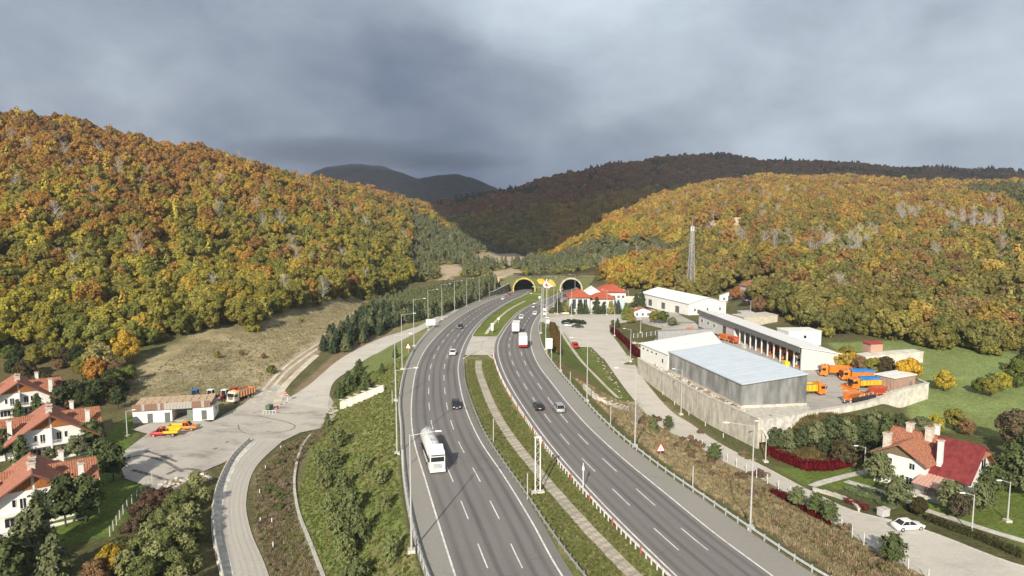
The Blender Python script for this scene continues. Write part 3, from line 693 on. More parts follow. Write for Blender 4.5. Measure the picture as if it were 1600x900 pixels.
# paved drain path of separate slabs along the median
def slabs():
    root = empty('median_drain_path', (0, 0, 0)); tag(root, kind='structure')
    bed = ribbon('path_bed', lambda y: pc(y)-.95, lambda y: pc(y)+.95, 66, 186, mat('joint_grit', (.20, .18, .13), .95), dz=.015, zf=lambda x, y: gz(x, y), parent=root)
    ms = [MB().box((0, 0, 0), (1.75, 1.36, .10), mat('slab_tan', (.47, .42, .34), .9, var=.3, scale=1.2, bump=.3)).mesh('paving_slab', .02), MB().box((0, 0, 0), (1.70, 1.33, .10), mat('slab_worn', (.40, .36, .29), .9, var=.3, scale=1.5, bump=.3)).mesh('paving_slab', .02)]
    y = 68; i = 0
    while y < 184:
        dx = float(pc(y+.7)-pc(y-.7)); rz = -math.atan2(dx, 1.4); o = inst('paving_slab', ms[random.random() < .4], root, (float(pc(y))+random.uniform(-.03, .03), y, gz(float(pc(y)), y)+.055+random.uniform(-.015, .02)), rz+random.uniform(-.015, .015))
        o.rotation_euler[1] = random.uniform(-.01, .01); y += 1.5*math.cos(rz); i += 1
pc = spline([(20, 55), (13.6, 72), (9.6, 84), (6.6, 94), (3.8, 104), (.6, 116), (-3.2, 134), (-6.5, 156), (-8.8, 176), (-9.3, 190)])
slabs()

# ------------------------------------------------------------------ tunnel portals
YELC = mat('portal_yellow_concrete', (.56, .46, .13), .85, var=.25, scale=.6)
YELC2 = mat('portal_cream_concrete', (.58, .53, .36), .85, var=.25, scale=.6)
TUNB = mat('tunnel_lining', (.05, .05, .05), .9, var=.3)
GRASSY = mat('planted_slope', (.10, .125, .05), .95, var=.5, scale=.3, bump=.6, col2=(.15, .13, .065))
def arch(r, cz, base, n=28): # points of a horseshoe arch from left foot to right foot
    a0 = math.asin(min(1, (cz-base)/r)); return [(r*math.cos(a), cz+r*math.sin(a)) for a in np.linspace(math.pi+a0, -a0, n)]
def portal(cx, m, label, ri=6.9, th=.9):
    z0 = float(zroad(PORT_Y)); root = empty('tunnel_portal', (cx, PORT_Y, z0), 0, label, 'tunnel portal', 'twin tunnel portals')
    A = arch(ri, 1.6, -.3); B = arch(ri+th, 1.6, -.3); n = len(A)
    def shell(y0, y1, A, B, mm, name):
        V = []; 
        for y in (y0, y1): V += [(a, y, b) for a, b in A]+[(a, y, b) for a, b in B]
        Fs = []; k = 2*n
        for i in range(n-1):
            Fs += [(i, i+1, n+i+1, n+i), (k+i, k+n+i, k+n+i+1, k+i+1), (i, k+i, k+i+1, i+1), (n+i, n+i+1, k+n+i+1, k+n+i)]
        mb = MB(); mb.add(V, Fs, mm); return mb.build(name, root)
    shell(-2.2, 1.5, A, B, m, 'collar')
    shell(1.5, 34, arch(ri+.02, 1.6, -.3), arch(ri+.6, 1.6, -.3), TUNB, 'tube')
    mb = MB(); mb.b2(-ri, ri, -.5, 34, -.25, .0, ASPH); mb.build('tunnel_road', root)
    mb = MB(); mb.b2(-ri-.5, ri+.5, 34, 34.4, -.5, 9.5, TUNB); mb.build('tube_end', root)
    for s in (-1, 1):
        mb = MB(); mb.box((s*(ri-.9), 15, .25), (1.2, 36, .5), TUNB); mb.build('tunnel_walkway', root)
    for i in range(5):
        mb = MB(); mb.box((0, 2+i*7, 7.9), (.5, 1.2, .15), LAMPW); mb.build('tunnel_lamp', root)
    return root
portal(PORT_X[0], YELC, 'yellow ringed tunnel mouth of the western carriageway')
portal(PORT_X[1], YELC2, 'cream ringed tunnel mouth behind the red roofed offices')
# headwall between and beside the mouths
def headwall():
    z0 = float(zroad(PORT_Y)); mb = MB(); y = PORT_Y+1.6; xs = np.linspace(-8, 60, 137); V = []; Fs = []
    def top(x): return 8.6+float(fbm(x, 0, 14, 3, 2))*3.0-1.5*min(1, max(0, (-2-x)/5))
    ri = 7.0
    for x in xs:
        lo = -.6
        for px in PORT_X:
            d = abs(x-px)
            if d < ri: lo = max(lo, 1.6+math.sqrt(ri*ri-d*d))
        V += [(x, y, z0+lo), (x, y+.01, z0+top(x)), (x, y+7, z0+top(x)+1.2+fbm(x, 9, 9, 2, 3)*1.0)]
    for i in range(len(xs)-1): k = i*3; Fs += [(k, k+3, k+4, k+1), (k+1, k+4, k+5, k+2)]
    mb.add(V, Fs, GRASSY)
    o = mb.build('portal_headwall'); tag(o, 'planted headwall slope between the two tunnel mouths', 'retaining slope')
    # low rail on top
    r = MB()
    for x in range(-6, 60, 3): r.tube((x, y+.4, z0+top(x)-.2), (x, y+.4, z0+top(x)+1), .05, STEEL, n=4)
    for x in range(-6, 57, 3): r.tube((x, y+.4, z0+top(x)+1), (x+3, y+.4, z0+top(x+3)+1), .05, STEEL, n=4)
    r.build('railing', o)
    # emblem on the slope: two yellow wings over a white and red flame
    e = empty('emblem', (23.5, y-.25, z0+5.0), 0, 'yellow winged emblem with white and red flames between the tunnel mouths', 'emblem')
    def sheet(name, pts, m, dy=0.0):
        q = MB(); q.prism(pts, -.12-dy, .0-dy, m); q.build(name, e)
    EY = mat('emblem_yellow', (.72, .46, .06), .6, var=.2); ER = mat('emblem_red', (.55, .06, .04), .6, var=.2)
    sheet('wing', [(-6.6, 2.6), (-5, 3.6), (-2.6, 3.5), (-.4, 1.4), (-1.6, .2), (-3.4, -.6), (-5.4, .4)], EY)
    sheet('wing', [(.6, 1.2), (2.2, 3.2), (3.6, 2.6), (5.4, .8), (6.6, -1.6), (4.8, -1.8), (2.4, -.6)], EY)
    sheet('flame', [(-2.6, -.8), (-.8, 1.6), (.2, 3.6), (.5, 1.2), (2.4, -.2), (4.6, -2.0), (2.6, -2.2), (1.2, -3.4), (.2, -2.2), (-1.2, -2.8)], WPAINT, .13)
    sheet('flame', [(-1.2, -1.2), (-.3, 1.0), (.5, -.6), (2.0, -1.6), (.4, -1.8)], ER, .27)
headwall()
# ------------------------------------------------------------------ building pieces
def slope_roof(name, a, b, c, d, m, par, rib=.42, th=.16, rh=.07):
    """ribbed roof slope: a-b eave, d-c ridge (a under d, b under c)"""
    a, b, c, d = map(Vector, (a, b, c, d)); L = max((b-a).length, (c-d).length); n = max(2, int(L/rib)); nn = ((b-a).cross(d-a)).normalized()
    if nn.z < 0: nn = -nn
    V = []; Fs = []
    for i in range(2*n+1):
        t = i/(2*n); h = rh if i % 2 else 0
        p = a.lerp(b, t); q = d.lerp(c, t); V += [p+nn*(th/2+h), q+nn*(th/2+h), p-nn*th/2, q-nn*th/2]
    for i in range(2*n):
        k = i*4; Fs += [(k, k+4, k+5, k+1), (k+2, k+3, k+7, k+6), (k, k+2, k+6, k+4), (k+1, k+5, k+7, k+3)]
    k = 8*n; Fs += [(0, 1, 3, 2), (k, k+2, k+3, k+1)]
    mb = MB(); mb.add(V, Fs, m); return mb.build(name, par)
def window(par, x, y, z, w, h, axis='y', side=-1, frame=WPAINT, panes=2, name='window', shutter=False):
    """frame, pane and mullions on a wall; axis = wall normal axis"""
    f = MB(); t = .07; d = .06
    def B(m_, u0, u1, z0, z1, o0, o1):
        if axis == 'y': m_.b2(x+u0, x+u1, y+side*o1 if side < 0 else y+o0, y+side*o0 if side < 0 else y+o1, z+z0, z+z1, GLASS if m_ is p else frame)
        else: m_.b2(x+side*o1 if side < 0 else x+o0, x+side*o0 if side < 0 else x+o1, y+u0, y+u1, z+z0, z+z1, GLASS if m_ is p else frame)
    p = MB()
    for u0, u1, z0, z1 in ((-w/2, w/2, -h/2, -h/2+t), (-w/2, w/2, h/2-t, h/2), (-w/2, -w/2+t, -h/2+t, h/2-t), (w/2-t, w/2, -h/2+t, h/2-t)): B(f, u0, u1, z0, z1, 0, .08)
    for i in range(1, panes): q = -w/2+w*i/panes; B(f, q-t/2, q+t/2, -h/2+t, h/2-t, 0, .07)
    o = f.build(name, par); B(p, -w/2+t*.6, w/2-t*.6, -h/2+t*.6, h/2-t*.6, 0, .035); p.build('pane', o); return o
def chimney(par, x, y, z0, z1, w=.8, m=CREAM):
    mb = MB(); mb.box((x, y, (z0+z1)/2), (w, w, z1-z0), m); o = mb.build('chimney', par, .02)
    c = MB(); c.box((x, y, z1+.09), (w+.25, w+.25, .18), CONCL); c.box((x, y, z1+.32), (w*.5, w*.5, .28), ROOFT); c.build('chimney_cap', o); return o
def railing(par, x0, x1, y, z, h=.95, m=WPAINT):
    r = MB(); r.b2(x0, x1, y-.03, y+.03, z+h-.05, z+h, m); r.b2(x0, x1, y-.02, y+.02, z+.1, z+.14, m)
    n = int((x1-x0)/.22)
    for i in range(n+1): q = x0+(x1-x0)*i/n; r.b2(q-.018, q+.018, y-.018, y+.018, z+.14, z+h-.05, m)
    return r.build('railing', par)
def twin_house(loc, rz, label, awning=False, wing_l=True):
    """two storey twin house, gable to the front (-y), tiled cross wings behind"""
    r = empty('twin_house', loc, rz, label, 'house', 'white twin houses with tiled roofs by the works yard')
    W, D, H, RH = 13.6, 11.0, 5.7, 9.4; WR, WL = 2.4, 5.0
    w = MB(); hx = W/2
    w.prism([(-hx, -1.5), (hx, -1.5), (hx, 4.9), (0, RH-.35), (-hx, 4.9)], 0, D, WALLP); w.build('wall', r)
    k = MB(); k.b2(hx, hx+WR, 4.2, D-.6, -1.5, 4.9, WALLP); k.build('wing_wall', r)
    if wing_l: k = MB(); k.b2(-hx-WL, -hx, 4.2, D-.6, -1.5, 4.9, WALLP); k.build('wing_wall', r)
    # main gable roof, eaves sweeping low; slightly asymmetric
    sl_ = (RH-4.9)/hx; e = 1.5; ez = 4.9-sl_*e; y0 = -1.3; y1 = D+.8
    slope_roof('roof', (-hx-e, y0, ez), (-hx-e, y1, ez), (0, y1, RH), (0, y0, RH), ROOFT, r)
    slope_roof('roof', (hx+e+.9, y0, ez-sl_*.9), (hx+e+.9, y1, ez-sl_*.9), (0, y1, RH), (0, y0, RH), ROOFT, r)
    rb = MB(); rb.tube((0, y0, RH+.08), (0, y1, RH+.08), .14, ROOFO, n=6); rb.build('ridge_cap', r)
    vb = MB()
    for s, ex in ((-1, e), (1, e+.9)):
        a = Vector((s*(hx+ex), y0-.02, 4.9-sl_*ex-.05)); b = Vector((0, y0-.02, RH-.05)); vb.add([a+Vector((0, -.03, -.18)), b+Vector((0, -.03, -.18)), b+Vector((0, -.03, .12)), a+Vector((0, -.03, .12)), a+Vector((0, .05, -.18)), b+Vector((0, .05, -.18)), b+Vector((0, .05, .12)), a+Vector((0, .05, .12))], [(0, 1, 2, 3), (7, 6, 5, 4), (0, 4, 5, 1), (3, 2, 6, 7)], mat('barge_board', (.20, .08, .06), .7))
    vb.build('barge_board', r)
    # cross wings: ridge along x
    wy0, wy1, wr = 3.5, D+.1, 7.9; my = (wy0+wy1)/2; ew = 5.0
    for s in ((1, -1) if wing_l else (1,)):
        xo = s*(hx+(WR if s > 0 else WL)+.8); xi = s*1.5
        slope_roof('wing_roof', (xi, wy0-.6, ew), (xo, wy0-.6, ew), (xo, my, wr), (xi, my, wr), ROOFO, r, rib=.38)
        slope_roof('wing_roof', (xi, wy1+.6, ew), (xo, wy1+.6, ew), (xo, my, wr), (xi, my, wr), ROOFO, r, rib=.38)
        g = MB(); g.prism([(wy0+.6, 4.9), (wy1-.6, 4.9), (my, wr-.3)], s*(hx+(WR if s > 0 else WL)-.28), s*(hx+(WR if s > 0 else WL)), WALLP, axis='x'); g.build('wing_gable', r)
        c = MB(); c.b2(min(xo, xo-s*.12), max(xo, xo-s*.12), wy0-.7, wy0-.5, ew-.2, ew+.1, WPAINT); c.build('gutter_end', r)
    # timber in the gable: planks in two halves
    def planks(x0, x1):
        mb = MB(); n = 9
        for i in range(n):
            a = x0+(x1-x0)*i/n; b = x0+(x1-x0)*(i+1)/n-.02*(1 if x1 > x0 else -1); za = RH-.45-abs(a)*sl_; zb_ = RH-.45-abs(b)*sl_; lo = 6.45
            if max(za, zb_) < lo+.05: continue
            yy = -.16-.03*(i % 2); V = [(a, yy, lo), (b, yy, lo), (b, yy, max(zb_, lo+.01)), (a, yy, max(za, lo+.01)), (a, 0, lo), (b, 0, lo), (b, 0, max(zb_, lo+.01)), (a, 0, max(za, lo+.01))]
            mb.add(V, [(0, 1, 2, 3), (7, 6, 5, 4), (0, 4, 5, 1), (1, 5, 6, 2), (2, 6, 7, 3), (3, 7, 4, 0)], WOODG)
        mb.build('gable_timber', r)
    planks(-.22, -4.4); planks(.22, 4.4)
    # centre fin, balconies
    c = MB(); c.b2(-.18, .18, -1.5, 0, 0, 6.3, WALLP); c.b2(-.2, .2, -1.5, -.2, 6.3, 6.45, WALLP); c.build('party_wall', r)
    for s in (-1, 1):
        x0, x1 = (.2, 5.0) if s > 0 else (-5.0, -.2)
        b = MB(); b.b2(x0, x1, -1.4, 0, 2.72, 2.9, WALLP); o = b.build('balcony', r); b2_ = MB(); b2_.b2(x0, x1, -1.42, -1.3, 2.9, 3.15, WALLP); b2_.build('balcony_kerb', o)
        rr = railing(r, x0, x1, -1.36, 3.1, .75)
        window(r, s*1.5, 0, 4.15, 1.0, 2.1); window(r, s*2.75, 0, 4.5, .62, 1.4, panes=1)
        window(r, s*1.35, 0, 1.15, .7, 1.9, panes=1); window(r, s*3.1, 0, 1.3, 2.3, 1.6, panes=3); window(r, s*5.5, 0, 1.3, .8, 1.3, panes=1)
    window(r, hx, 2.0, 1.4, 1.2, 1.2, axis='x', side=1); window(r, hx+WR, 7.4, 3.6, 1.1, 1.1, axis='x', side=1)
    if wing_l: window(r, -hx-2.5, 4.2, 1.3, 1.5, 1.3)
    dd = MB(); dd.b2(hx+.7, hx+1.7, 4.1, 4.2, -.6, 1.6, mat('door_wood', (.18, .08, .04), .6)); dr = dd.build('door', r); h = MB(); h.box((hx+1.55, 4.07, .5), (.05, .06, .15), STEEL); h.build('handle', dr)
    chimney(r, 0, 2.3, 8.2, 10.3, 1.15); chimney(r, .2, 6.5, 8.6, 10.0, 1.0); chimney(r, 7.2, 3.0, 3.8, 8.4, .85, WHITE); chimney(r, -7.2, 3.0, 3.8, 8.4, .85, WHITE); chimney(r, 4.6, D-1.2, 5.8, 9.3, .8, WHITE)
    # plinth terrace
    t = MB(); t.b2(-hx-.3, hx+.6, -2.6, 0, -2.2, -.15, CONCL); t.build('terrace', r)
    wl = MB(); wl.b2(-hx-.3, hx+.6, -2.75, -2.6, -2.0, .55, WHITE); wl.build('terrace_wall', r)
    if awning:
        slope_roof('porch_roof', (hx+2.6, -2.4, 2.2), (hx+2.6, 4, 2.2), (hx, 4, 3.3), (hx, -2.4, 3.3), ROOFR, r)
        p = MB(); p.tube((hx+2.4, -2.2, -1.6), (hx+2.4, -2.2, 2.2), .09, WPAINT, n=6); p.build('porch_post', r)
    r.scale = (.9, .9, .9)
    return r
def at(u, v, z=None):
    p = U(u, v, z); return (p.x, p.y, p.z if z is not None else gz(p.x, p.y))
def on(x, y, dz=0.0): return (x, y, gz(x, y)+dz)
_p = U(56, 822); h3 = twin_house(on(_p.x, _p.y, .2), R(36), 'white twin house in front with the porch roof, nearest to the bottom left corner', True)
_p = U(82, 714); h2 = twin_house(on(_p.x, _p.y, .2), R(36), 'white twin house in the middle of the three, beside the lawn')
_p = U(32, 652); h1 = twin_house(on(_p.x, _p.y, .2), R(38), 'white twin house at the back, under the autumn wood')

def villa():
    _p = U(1508, 781); r = empty('villa', on(_p.x, _p.y, .1), R(37), 'white villa with one dark red metal roof slope and several chimneys', 'house')
    W, D, RH = 11.5, 15.0, 9.0; ex = 1.2
    w = MB(); w.prism([(0, -1), (W, -1), (W, 4.2), (W/2, RH-.35), (0, 4.2)], 0, D, WALLP); w.build('wall', r)
    c = MB(); c.b2(-2.2, 1, 6.2, 15.6, -1, 5.6, WALLP); c.prism([(6.2, 5.6), (15.6, 5.6), (10.9, 7.9)], -2.2, 1, WALLP, axis='x'); c.build('cross_wing_wall', r)
    s = (RH-4.2)/(W/2); ez = 4.2-s*ex
    slope_roof('metal_roof_slope', (-ex, -1.1, ez), (-ex, 7.2, ez), (W/2, 7.2, RH), (W/2, -1.1, RH), ROOFR, r, rib=1.0, rh=.03)
    slope_roof('roof', (-ex, 7.3, ez), (-ex, D+1, ez), (W/2, D+1, RH), (W/2, 7.3, RH), ROOFO, r)
    slope_roof('roof', (W+ex, -1.1, ez), (W+ex, D+1, ez), (W/2, D+1, RH), (W/2, -1.1, RH), ROOFO, r)
    # half hip over the front gable
    slope_roof('hip_roof', (W/2-2.0, -1.25, RH-1.75), (W/2+2.0, -1.25, RH-1.75), (W/2+.05, .9, RH+.05), (W/2-.05, .9, RH+.05), ROOFO, r)
    rb = MB(); rb.tube((W/2, -.9, RH+.08), (W/2, D+1, RH+.08), .13, ROOFR, n=6); rb.build('ridge_cap', r)
    # cross gable towards the lane
    cr = 8.15; cs = (cr-5.55)/4.7
    slope_roof('cross_roof', (-3.4, 5.3, 5.05), (4.0, 5.3, 5.05), (4.0, 10.9, cr), (-3.4, 10.9, cr), ROOFO, r)
    slope_roof('cross_roof', (-3.4, 16.5, 5.05), (4.0, 16.5, 5.05), (4.0, 10.9, cr), (-3.4, 10.9, cr), ROOFT, r)
    g = MB(); g.prism([(7.2, 5.75), (14.6, 5.75), (10.9, 7.75)], -2.42, -2.2, mat('weathered_timber', (.24, .17, .10), .8, var=.35, scale=5), axis='x'); g.build('gable_timber', r)
    for y in (8.6, 12.8): window(r, -2.2, y, 4.2, 1.1, 1.3, axis='x', side=-1)
    window(r, -2.2, 9.0, 1.2, 1.2, 1.6, axis='x', side=-1); window(r, 0, 3.0, 1.6, 1.8, 1.4, axis='x', side=-1)
    for x, ww, hh, z in ((7.8, 2.4, 2.2, 5.0), (3.4, 1.0, 1.2, 3.9), (3.4, 1.4, 1.4, 1.2), (8.4, 1.8, 1.8, 1.3)): window(r, x, 0, z, ww, hh)
    b = MB(); b.b2(6.2, 9.6, -1.1, 0, 3.5, 3.7, WALLP); b.build('balcony', r); railing(r, 6.2, 9.6, -1.05, 3.7, .9)
    d = MB(); d.b2(-2.3, -2.2, 14.2, 15.2, -.1, 2.1, mat('door_wood', (.18, .08, .04), .6)); d.build('door', r)
    # striped porch over the terrace
    slope_roof('porch_roof', (-5.6, 1.5, 2.35), (-5.6, 7.2, 2.35), (-.1, 7.2, 3.5), (-.1, 1.5, 3.5), mat('faded_red_sheet', (.45, .20, .15), .6, var=.5, scale=1.4, ns=(.3, 3, 1), col2=(.52, .40, .34)), r, rib=.6)
    p = MB()
    for y in (1.7, 4.4, 7.0): p.box((-5.4, y, .6), (.14, .14, 3.5), mat('post_wood', (.12, .06, .04), .7))
    p.build('porch_posts', r)
    t = MB(); t.b2(-5.9, -5.75, 0, 7.8, -1, .7, CONCL); t.b2(-5.75, 0, 0, 7.8, -1, .05, CONCL); t.build('terrace', r)
    chimney(r, W/2-.8, 1.0+7.6, 7.5, 10.5, 1.3); chimney(r, W/2, 12.6, 8.3, 10.3, 1.2); chimney(r, .9, 5.0, 4.4, 9.7, .85, WHITE); chimney(r, -1.4, 13.8, 5.4, 9.3, 1.2, CREAM); chimney(r, W-.6, 9.5, 4.4, 9.8, .8, WHITE)
    r.scale = (.87, .87, .87)
    return r
villa()

# ------------------------------------------------------------------ works shed by the yard
def shed():
    a = U(208, 662); b = U(338, 652); d = (b-a); ang = math.atan2(d.y, d.x); L = 17.0; Dp = 6.5
    r = empty('works_shed', on(a.x, a.y), ang*.55, 'long white shed with a striped rusty parapet and sheet roof in the works yard', 'shed')
    w = MB(); w.b2(0, 8.2, 0, Dp, -.3, 2.9, WHITE); w.b2(12.6, L, 0, Dp, -.3, 2.9, WHITE); w.b2(8.2, 12.6, Dp-.3, Dp, -.3, 2.9, WHITE); w.build('wall', r)
    fl = MB(); fl.b2(8.2, 12.6, .1, Dp-.3, -.2, .04, CONC); fl.build('bay_floor', r)
    rust = mat('rusty_sheet', (.30, .17, .12), .7, .1, var=.5, scale=2, ns=(6, 1, .3), col2=(.10, .075, .07)); pale = mat('pale_sheet', (.45, .42, .38), .7, var=.3, scale=2, ns=(6, 1, .3))
    random.seed(5)
    me = {k: MB().box((0, 0, 0), (.62, .10, 1.55), k).mesh('parapet_panel', .01) for k in (rust, pale)}
    for i in range(int(L/.66)): inst('parapet_panel', me[pale if 9 < i < 18 or random.random() < .25 else rust], r, (.33+i*.66, -.35+random.uniform(-.02, .02), 3.65))
    s = MB(); s.b2(-.2, L+.2, -.28, Dp+.4, 2.92, 3.05, pale); s.build('roof_deck', r)
    shm = mat('roof_sheet', (.50, .40, .28), .8, var=.35, scale=1.5, col2=(.34, .20, .12))
    me2 = MB().box((0, 0, 0), (1.55, 2.1, .06), shm).mesh('roof_sheet', .01)
    for i in range(10):
        for j in range(3):
            o = inst('roof_sheet', me2, r, (1.0+i*1.66, .9+j*2.15, 3.9+.15*j+random.uniform(0, .1)), random.uniform(-.06, .06)); o.rotation_euler[0] = .09
    bb = MB()
    for i in range(9): bb.box((1.5+i*1.8, 3.2, 3.4), (.12, 6.2, .9), mat('roof_batten', (.3, .22, .15)))
    bb.build('roof_batten', r)
    for x in (3.6, 7.2, 15.0):
        dd = MB(); dd.b2(x-.55, x+.55, -.07, 0, -.1, 2.1, mat('grey_steel_door', (.16, .17, .17), .5, .3)); o = dd.build('door', r); h = MB(); h.box((x+.4, -.1, 1), (.05, .06, .2), STEEL); h.build('handle', o)
    g = MB(); g.b2(11.4, 12.5, -.05, .02, 0, 2.4, mat('green_door', (.20, .25, .18), .6)); g.build('sliding_door', r)
    window(r, L, 3.2, 1.7, 1.6, 1.0, axis='x', side=1)
    return r
shed()

# ------------------------------------------------------------------ east works yard
def wall_run(name, pts, h, z0f, z1f, m, label, cat='wall', th=.5, seg=2.6, cap=True, rib=None):
    """retaining wall cast in bays: every bay is a panel; z0f/z1f give foot and top"""
    c = resample(pts, seg) if len(pts) > 2 else [Vector(pts[0][:2]).lerp(Vector(pts[1][:2]), i/max(1, round((Vector(pts[1][:2])-Vector(pts[0][:2])).length/seg))) for i in range(max(1, round((Vector(pts[1][:2])-Vector(pts[0][:2])).length/seg))+1)]
    x0, y0 = c[0]; root = empty(name, (x0, y0, 0)); tag(root, label, cat)
    for i in range(len(c)-1):
        a, b = c[i], c[i+1]; d = (b-a); L = d.length; u = d.normalized(); n = Vector((-u.y, u.x)); mid = (a+b)/2; off = random.uniform(-.02, .02)
        za = min(z0f(a.x, a.y), z0f(b.x, b.y))-.6; ta, tb = z1f(a.x, a.y), z1f(b.x, b.y); V = []
        for t, zt in ((.012, ta), (L-.012, tb)):
            for s in (-th/2+off, th/2+off):
                p = a+u*t+n*s-Vector((x0, y0)); V += [(p.x, p.y, za), (p.x, p.y, zt)]
        mb = MB(); mb.add(V, [(0, 1, 3, 2), (4, 6, 7, 5), (0, 4, 5, 1), (2, 3, 7, 6), (1, 5, 7, 3), (0, 2, 6, 4)], m)
        if rib:
            k = int(L/rib)
            for j in range(k):
                p = a+u*(j+.5)*L/k+n*(-th/2-.05+off)*(1)-Vector((x0, y0)); zt = ta+(tb-ta)*(j+.5)/k
                mb.box((p.x, p.y, (za+zt)/2-.15), (.08, .05, zt-za-.5), m, rz=math.atan2(u.y, u.x))
        mb.build('wall_panel', root)
    if cap:
        for i in range(len(c)-1):
            a, b = c[i]-Vector((x0, y0)), c[i+1]-Vector((x0, y0)); L = (b-a).length; za, zb_ = z1f(*c[i]), z1f(*c[i+1]); mb = MB(); mb.box(((a.x+b.x)/2, (a.y+b.y)/2, (za+zb_)/2+.07), (L-.02, th+.2, .16), CONCL, rz=math.atan2(b.y-a.y, b.x-a.x)); mb.build('coping', root)
    return root
RETW = mat('stained_concrete', (.49, .465, .40), .92, var=.35, scale=.8, bump=.4, col2=(.33, .31, .265), ns=(1, 1, .45))
g0 = lambda x, y: min(gz(x-1.2, y-.8), 3)
wall_run('retaining_wall', [(36.9, 196), (38.2, 187), (41.0, 173), (43.2, 162), (45.8, 151.5), (50.7, 136.4)], 6, lambda x, y: float(zbase(y)), lambda x, y: 6.35, RETW, 'long stained concrete retaining wall below the grey metal warehouse', seg=2.4, rib=1.2)
wall_run('yard_wall', [(51.0, 136.3), (64.5, 141.9)], 3, lambda x, y: 2.0, lambda x, y: 6.3, mat('limewashed_wall', (.66, .63, .57), .9, var=.25, scale=.8), 'low pale wall in front of the grey metal warehouse', seg=2.4)
wall_run('yard_wall', [(64.6, 142.0), (76, 147.4), (88, 154.9), (101.4, 163)], 3, lambda x, y: 1.0, lambda x, y: 6.3+.9*sm((x-82)/8), mat('bright_wall', (.70, .66, .58), .9, var=.2, scale=.6), 'tall pale boundary wall beside the green field and the small rusty hut', seg=2.6)
wall_run('yard_wall', [(101.5, 163.2), (101.6, 172), (99, 187)], 3, lambda x, y: 2.5, lambda x, y: 6.9, mat('bright_wall', (.70, .66, .58)), 'short return of the boundary wall facing the field', seg=2.6)
b_ = MB(); b_.add([(0, 0, 0), (.5, 0, 0), (.5, .4, 0), (0, .4, 0), (-1.8, 1.9, 4.2), (-1.3, 1.9, 4.2), (-1.3, 2.3, 4.2), (-1.8, 2.3, 4.2)], [(0, 3, 2, 1), (4, 5, 6, 7), (0, 1, 5, 4), (1, 2, 6, 5), (2, 3, 7, 6), (3, 0, 4, 7)], CONCL)
tag(b_.build('wall_buttress', loc=on(53.2, 134.0, -.2)), 'slanting pale concrete prop at the corner of the retaining wall', 'buttress')

def clad_wall(root, a, b, za, zb_, ta, tb, m, pw=1.05, name='wall_panel', nrm=1):
    """vertical cladding sheets from a to b; top height runs ta..tb"""
    a = Vector(a); b = Vector(b); L = (b-a).length; n = int(round(L/pw)); u = (b-a)/n; ud = u.normalized(); w = u.length; nn = Vector((ud.y, -ud.x))*nrm
    for i in range(n):
        mb = MB(); t0 = ta+(tb-ta)*i/n; t1 = ta+(tb-ta)*(i+1)/n; ribs = 3; V = []; k = ribs*4
        prof = []
        for j in range(ribs):
            s = w*j/ribs; q = w/ribs; prof += [(s+.015, 0), (s+q*.5, 0), (s+q*.58, .07), (s+q*.90, .07)]
        prof.append((w-.015, 0))
        for s, d in prof:
            p = a+u*i+ud*s+nn*d; tt = t0+(t1-t0)*s/w; V += [(p.x, p.y, za), (p.x, p.y, tt)]
        mb.add(V, [(2*j, 2*j+2, 2*j+3, 2*j+1) for j in range(len(prof)-1)], m); mb.build(name, root)
def warehouse():
    CL = mat('grey_cladding', (.36, .365, .36), .40, .35, var=.30, scale=.45, ns=(1, 1, .3), bscale=3); RW = mat('pale_blue_roof', (.58, .65, .72), .5, .0, var=.04, scale=.3)
    A, B, C_, D = Vector((50, 145.3)), Vector((65.0, 147.4)), Vector((57.5, 183)), Vector((42.2, 180.5))
    r = empty('warehouse', (0, 0, 0)); tag(r, 'big grey metal clad warehouse with a smooth pale blue roof', 'warehouse')
    z = 6.05; l, h = 11.2, 13.0; pl = MB()
    for p, q in ((A, B), (B, C_), (C_, D), (D, A)):
        d = q-p; m_ = (p+q)/2; pl.box((m_.x, m_.y, z+.2), (d.length+.3, .35, .7), CONCL, rz=math.atan2(d.y, d.x))
    pl.build('plinth', r)
    core = MB(); ins = .12; cc = (A+B+C_+D)/4; q = [p.lerp(cc, .012) for p in (A, B, C_, D)]
    core.add([(p.x, p.y, z) for p in q]+[(p.x, p.y, t-.1) for p, t in zip(q, (l, h, h, l))], [(0, 1, 5, 4), (1, 2, 6, 5), (2, 3, 7, 6), (3, 0, 4, 7), (4, 5, 6, 7)], DARKM); core.build('frame', r)
    clad_wall(r, A, B, z+.5, 0, l, h, CL); clad_wall(r, D, A, z+.5, 0, l, l, CL); clad_wall(r, B, C_, z+.5, 0, h, h, CL)
    ov = .35
    def out(p): return p+(p-cc).normalized()*ov
    Q = [out(p) for p in (A, B, C_, D)]; T = (l, h, h, l); n = 16
    # roof sheets, lapped, running up the slope
    for i in range(n):
        t0, t1 = i/n, (i+1)/n-.002; a, b, c, d = Q[0].lerp(Q[3], t0), Q[1].lerp(Q[2], t0), Q[1].lerp(Q[2], t1), Q[0].lerp(Q[3], t1); dz = .012*(i % 2)
        mb = MB(); mb.add([(a.x, a.y, l+.02+dz), (b.x, b.y, h+.02+dz), (c.x, c.y, h+.02+dz), (d.x, d.y, l+.02+dz), (a.x, a.y, l+.22+dz), (b.x, b.y, h+.22+dz), (c.x, c.y, h+.22+dz), (d.x, d.y, l+.22+dz)], [(0, 3, 2, 1), (4, 5, 6, 7), (0, 1, 5, 4), (1, 2, 6, 5), (2, 3, 7, 6), (3, 0, 4, 7)], RW); mb.build('roof_sheet', r)
    g = MB()
    for p, q_, s in ((Q[0], Q[1], 1), ): g.tube((p.x, p.y-.08, l+.05), (q_.x, q_.y-.08, h+.05), .1, SILV, n=6)
    g.tube((Q[0].x-.08, Q[0].y, l+.05), (Q[3].x-.08, Q[3].y, l+.05), .12, SILV, n=6); g.build('gutter', r)
warehouse()
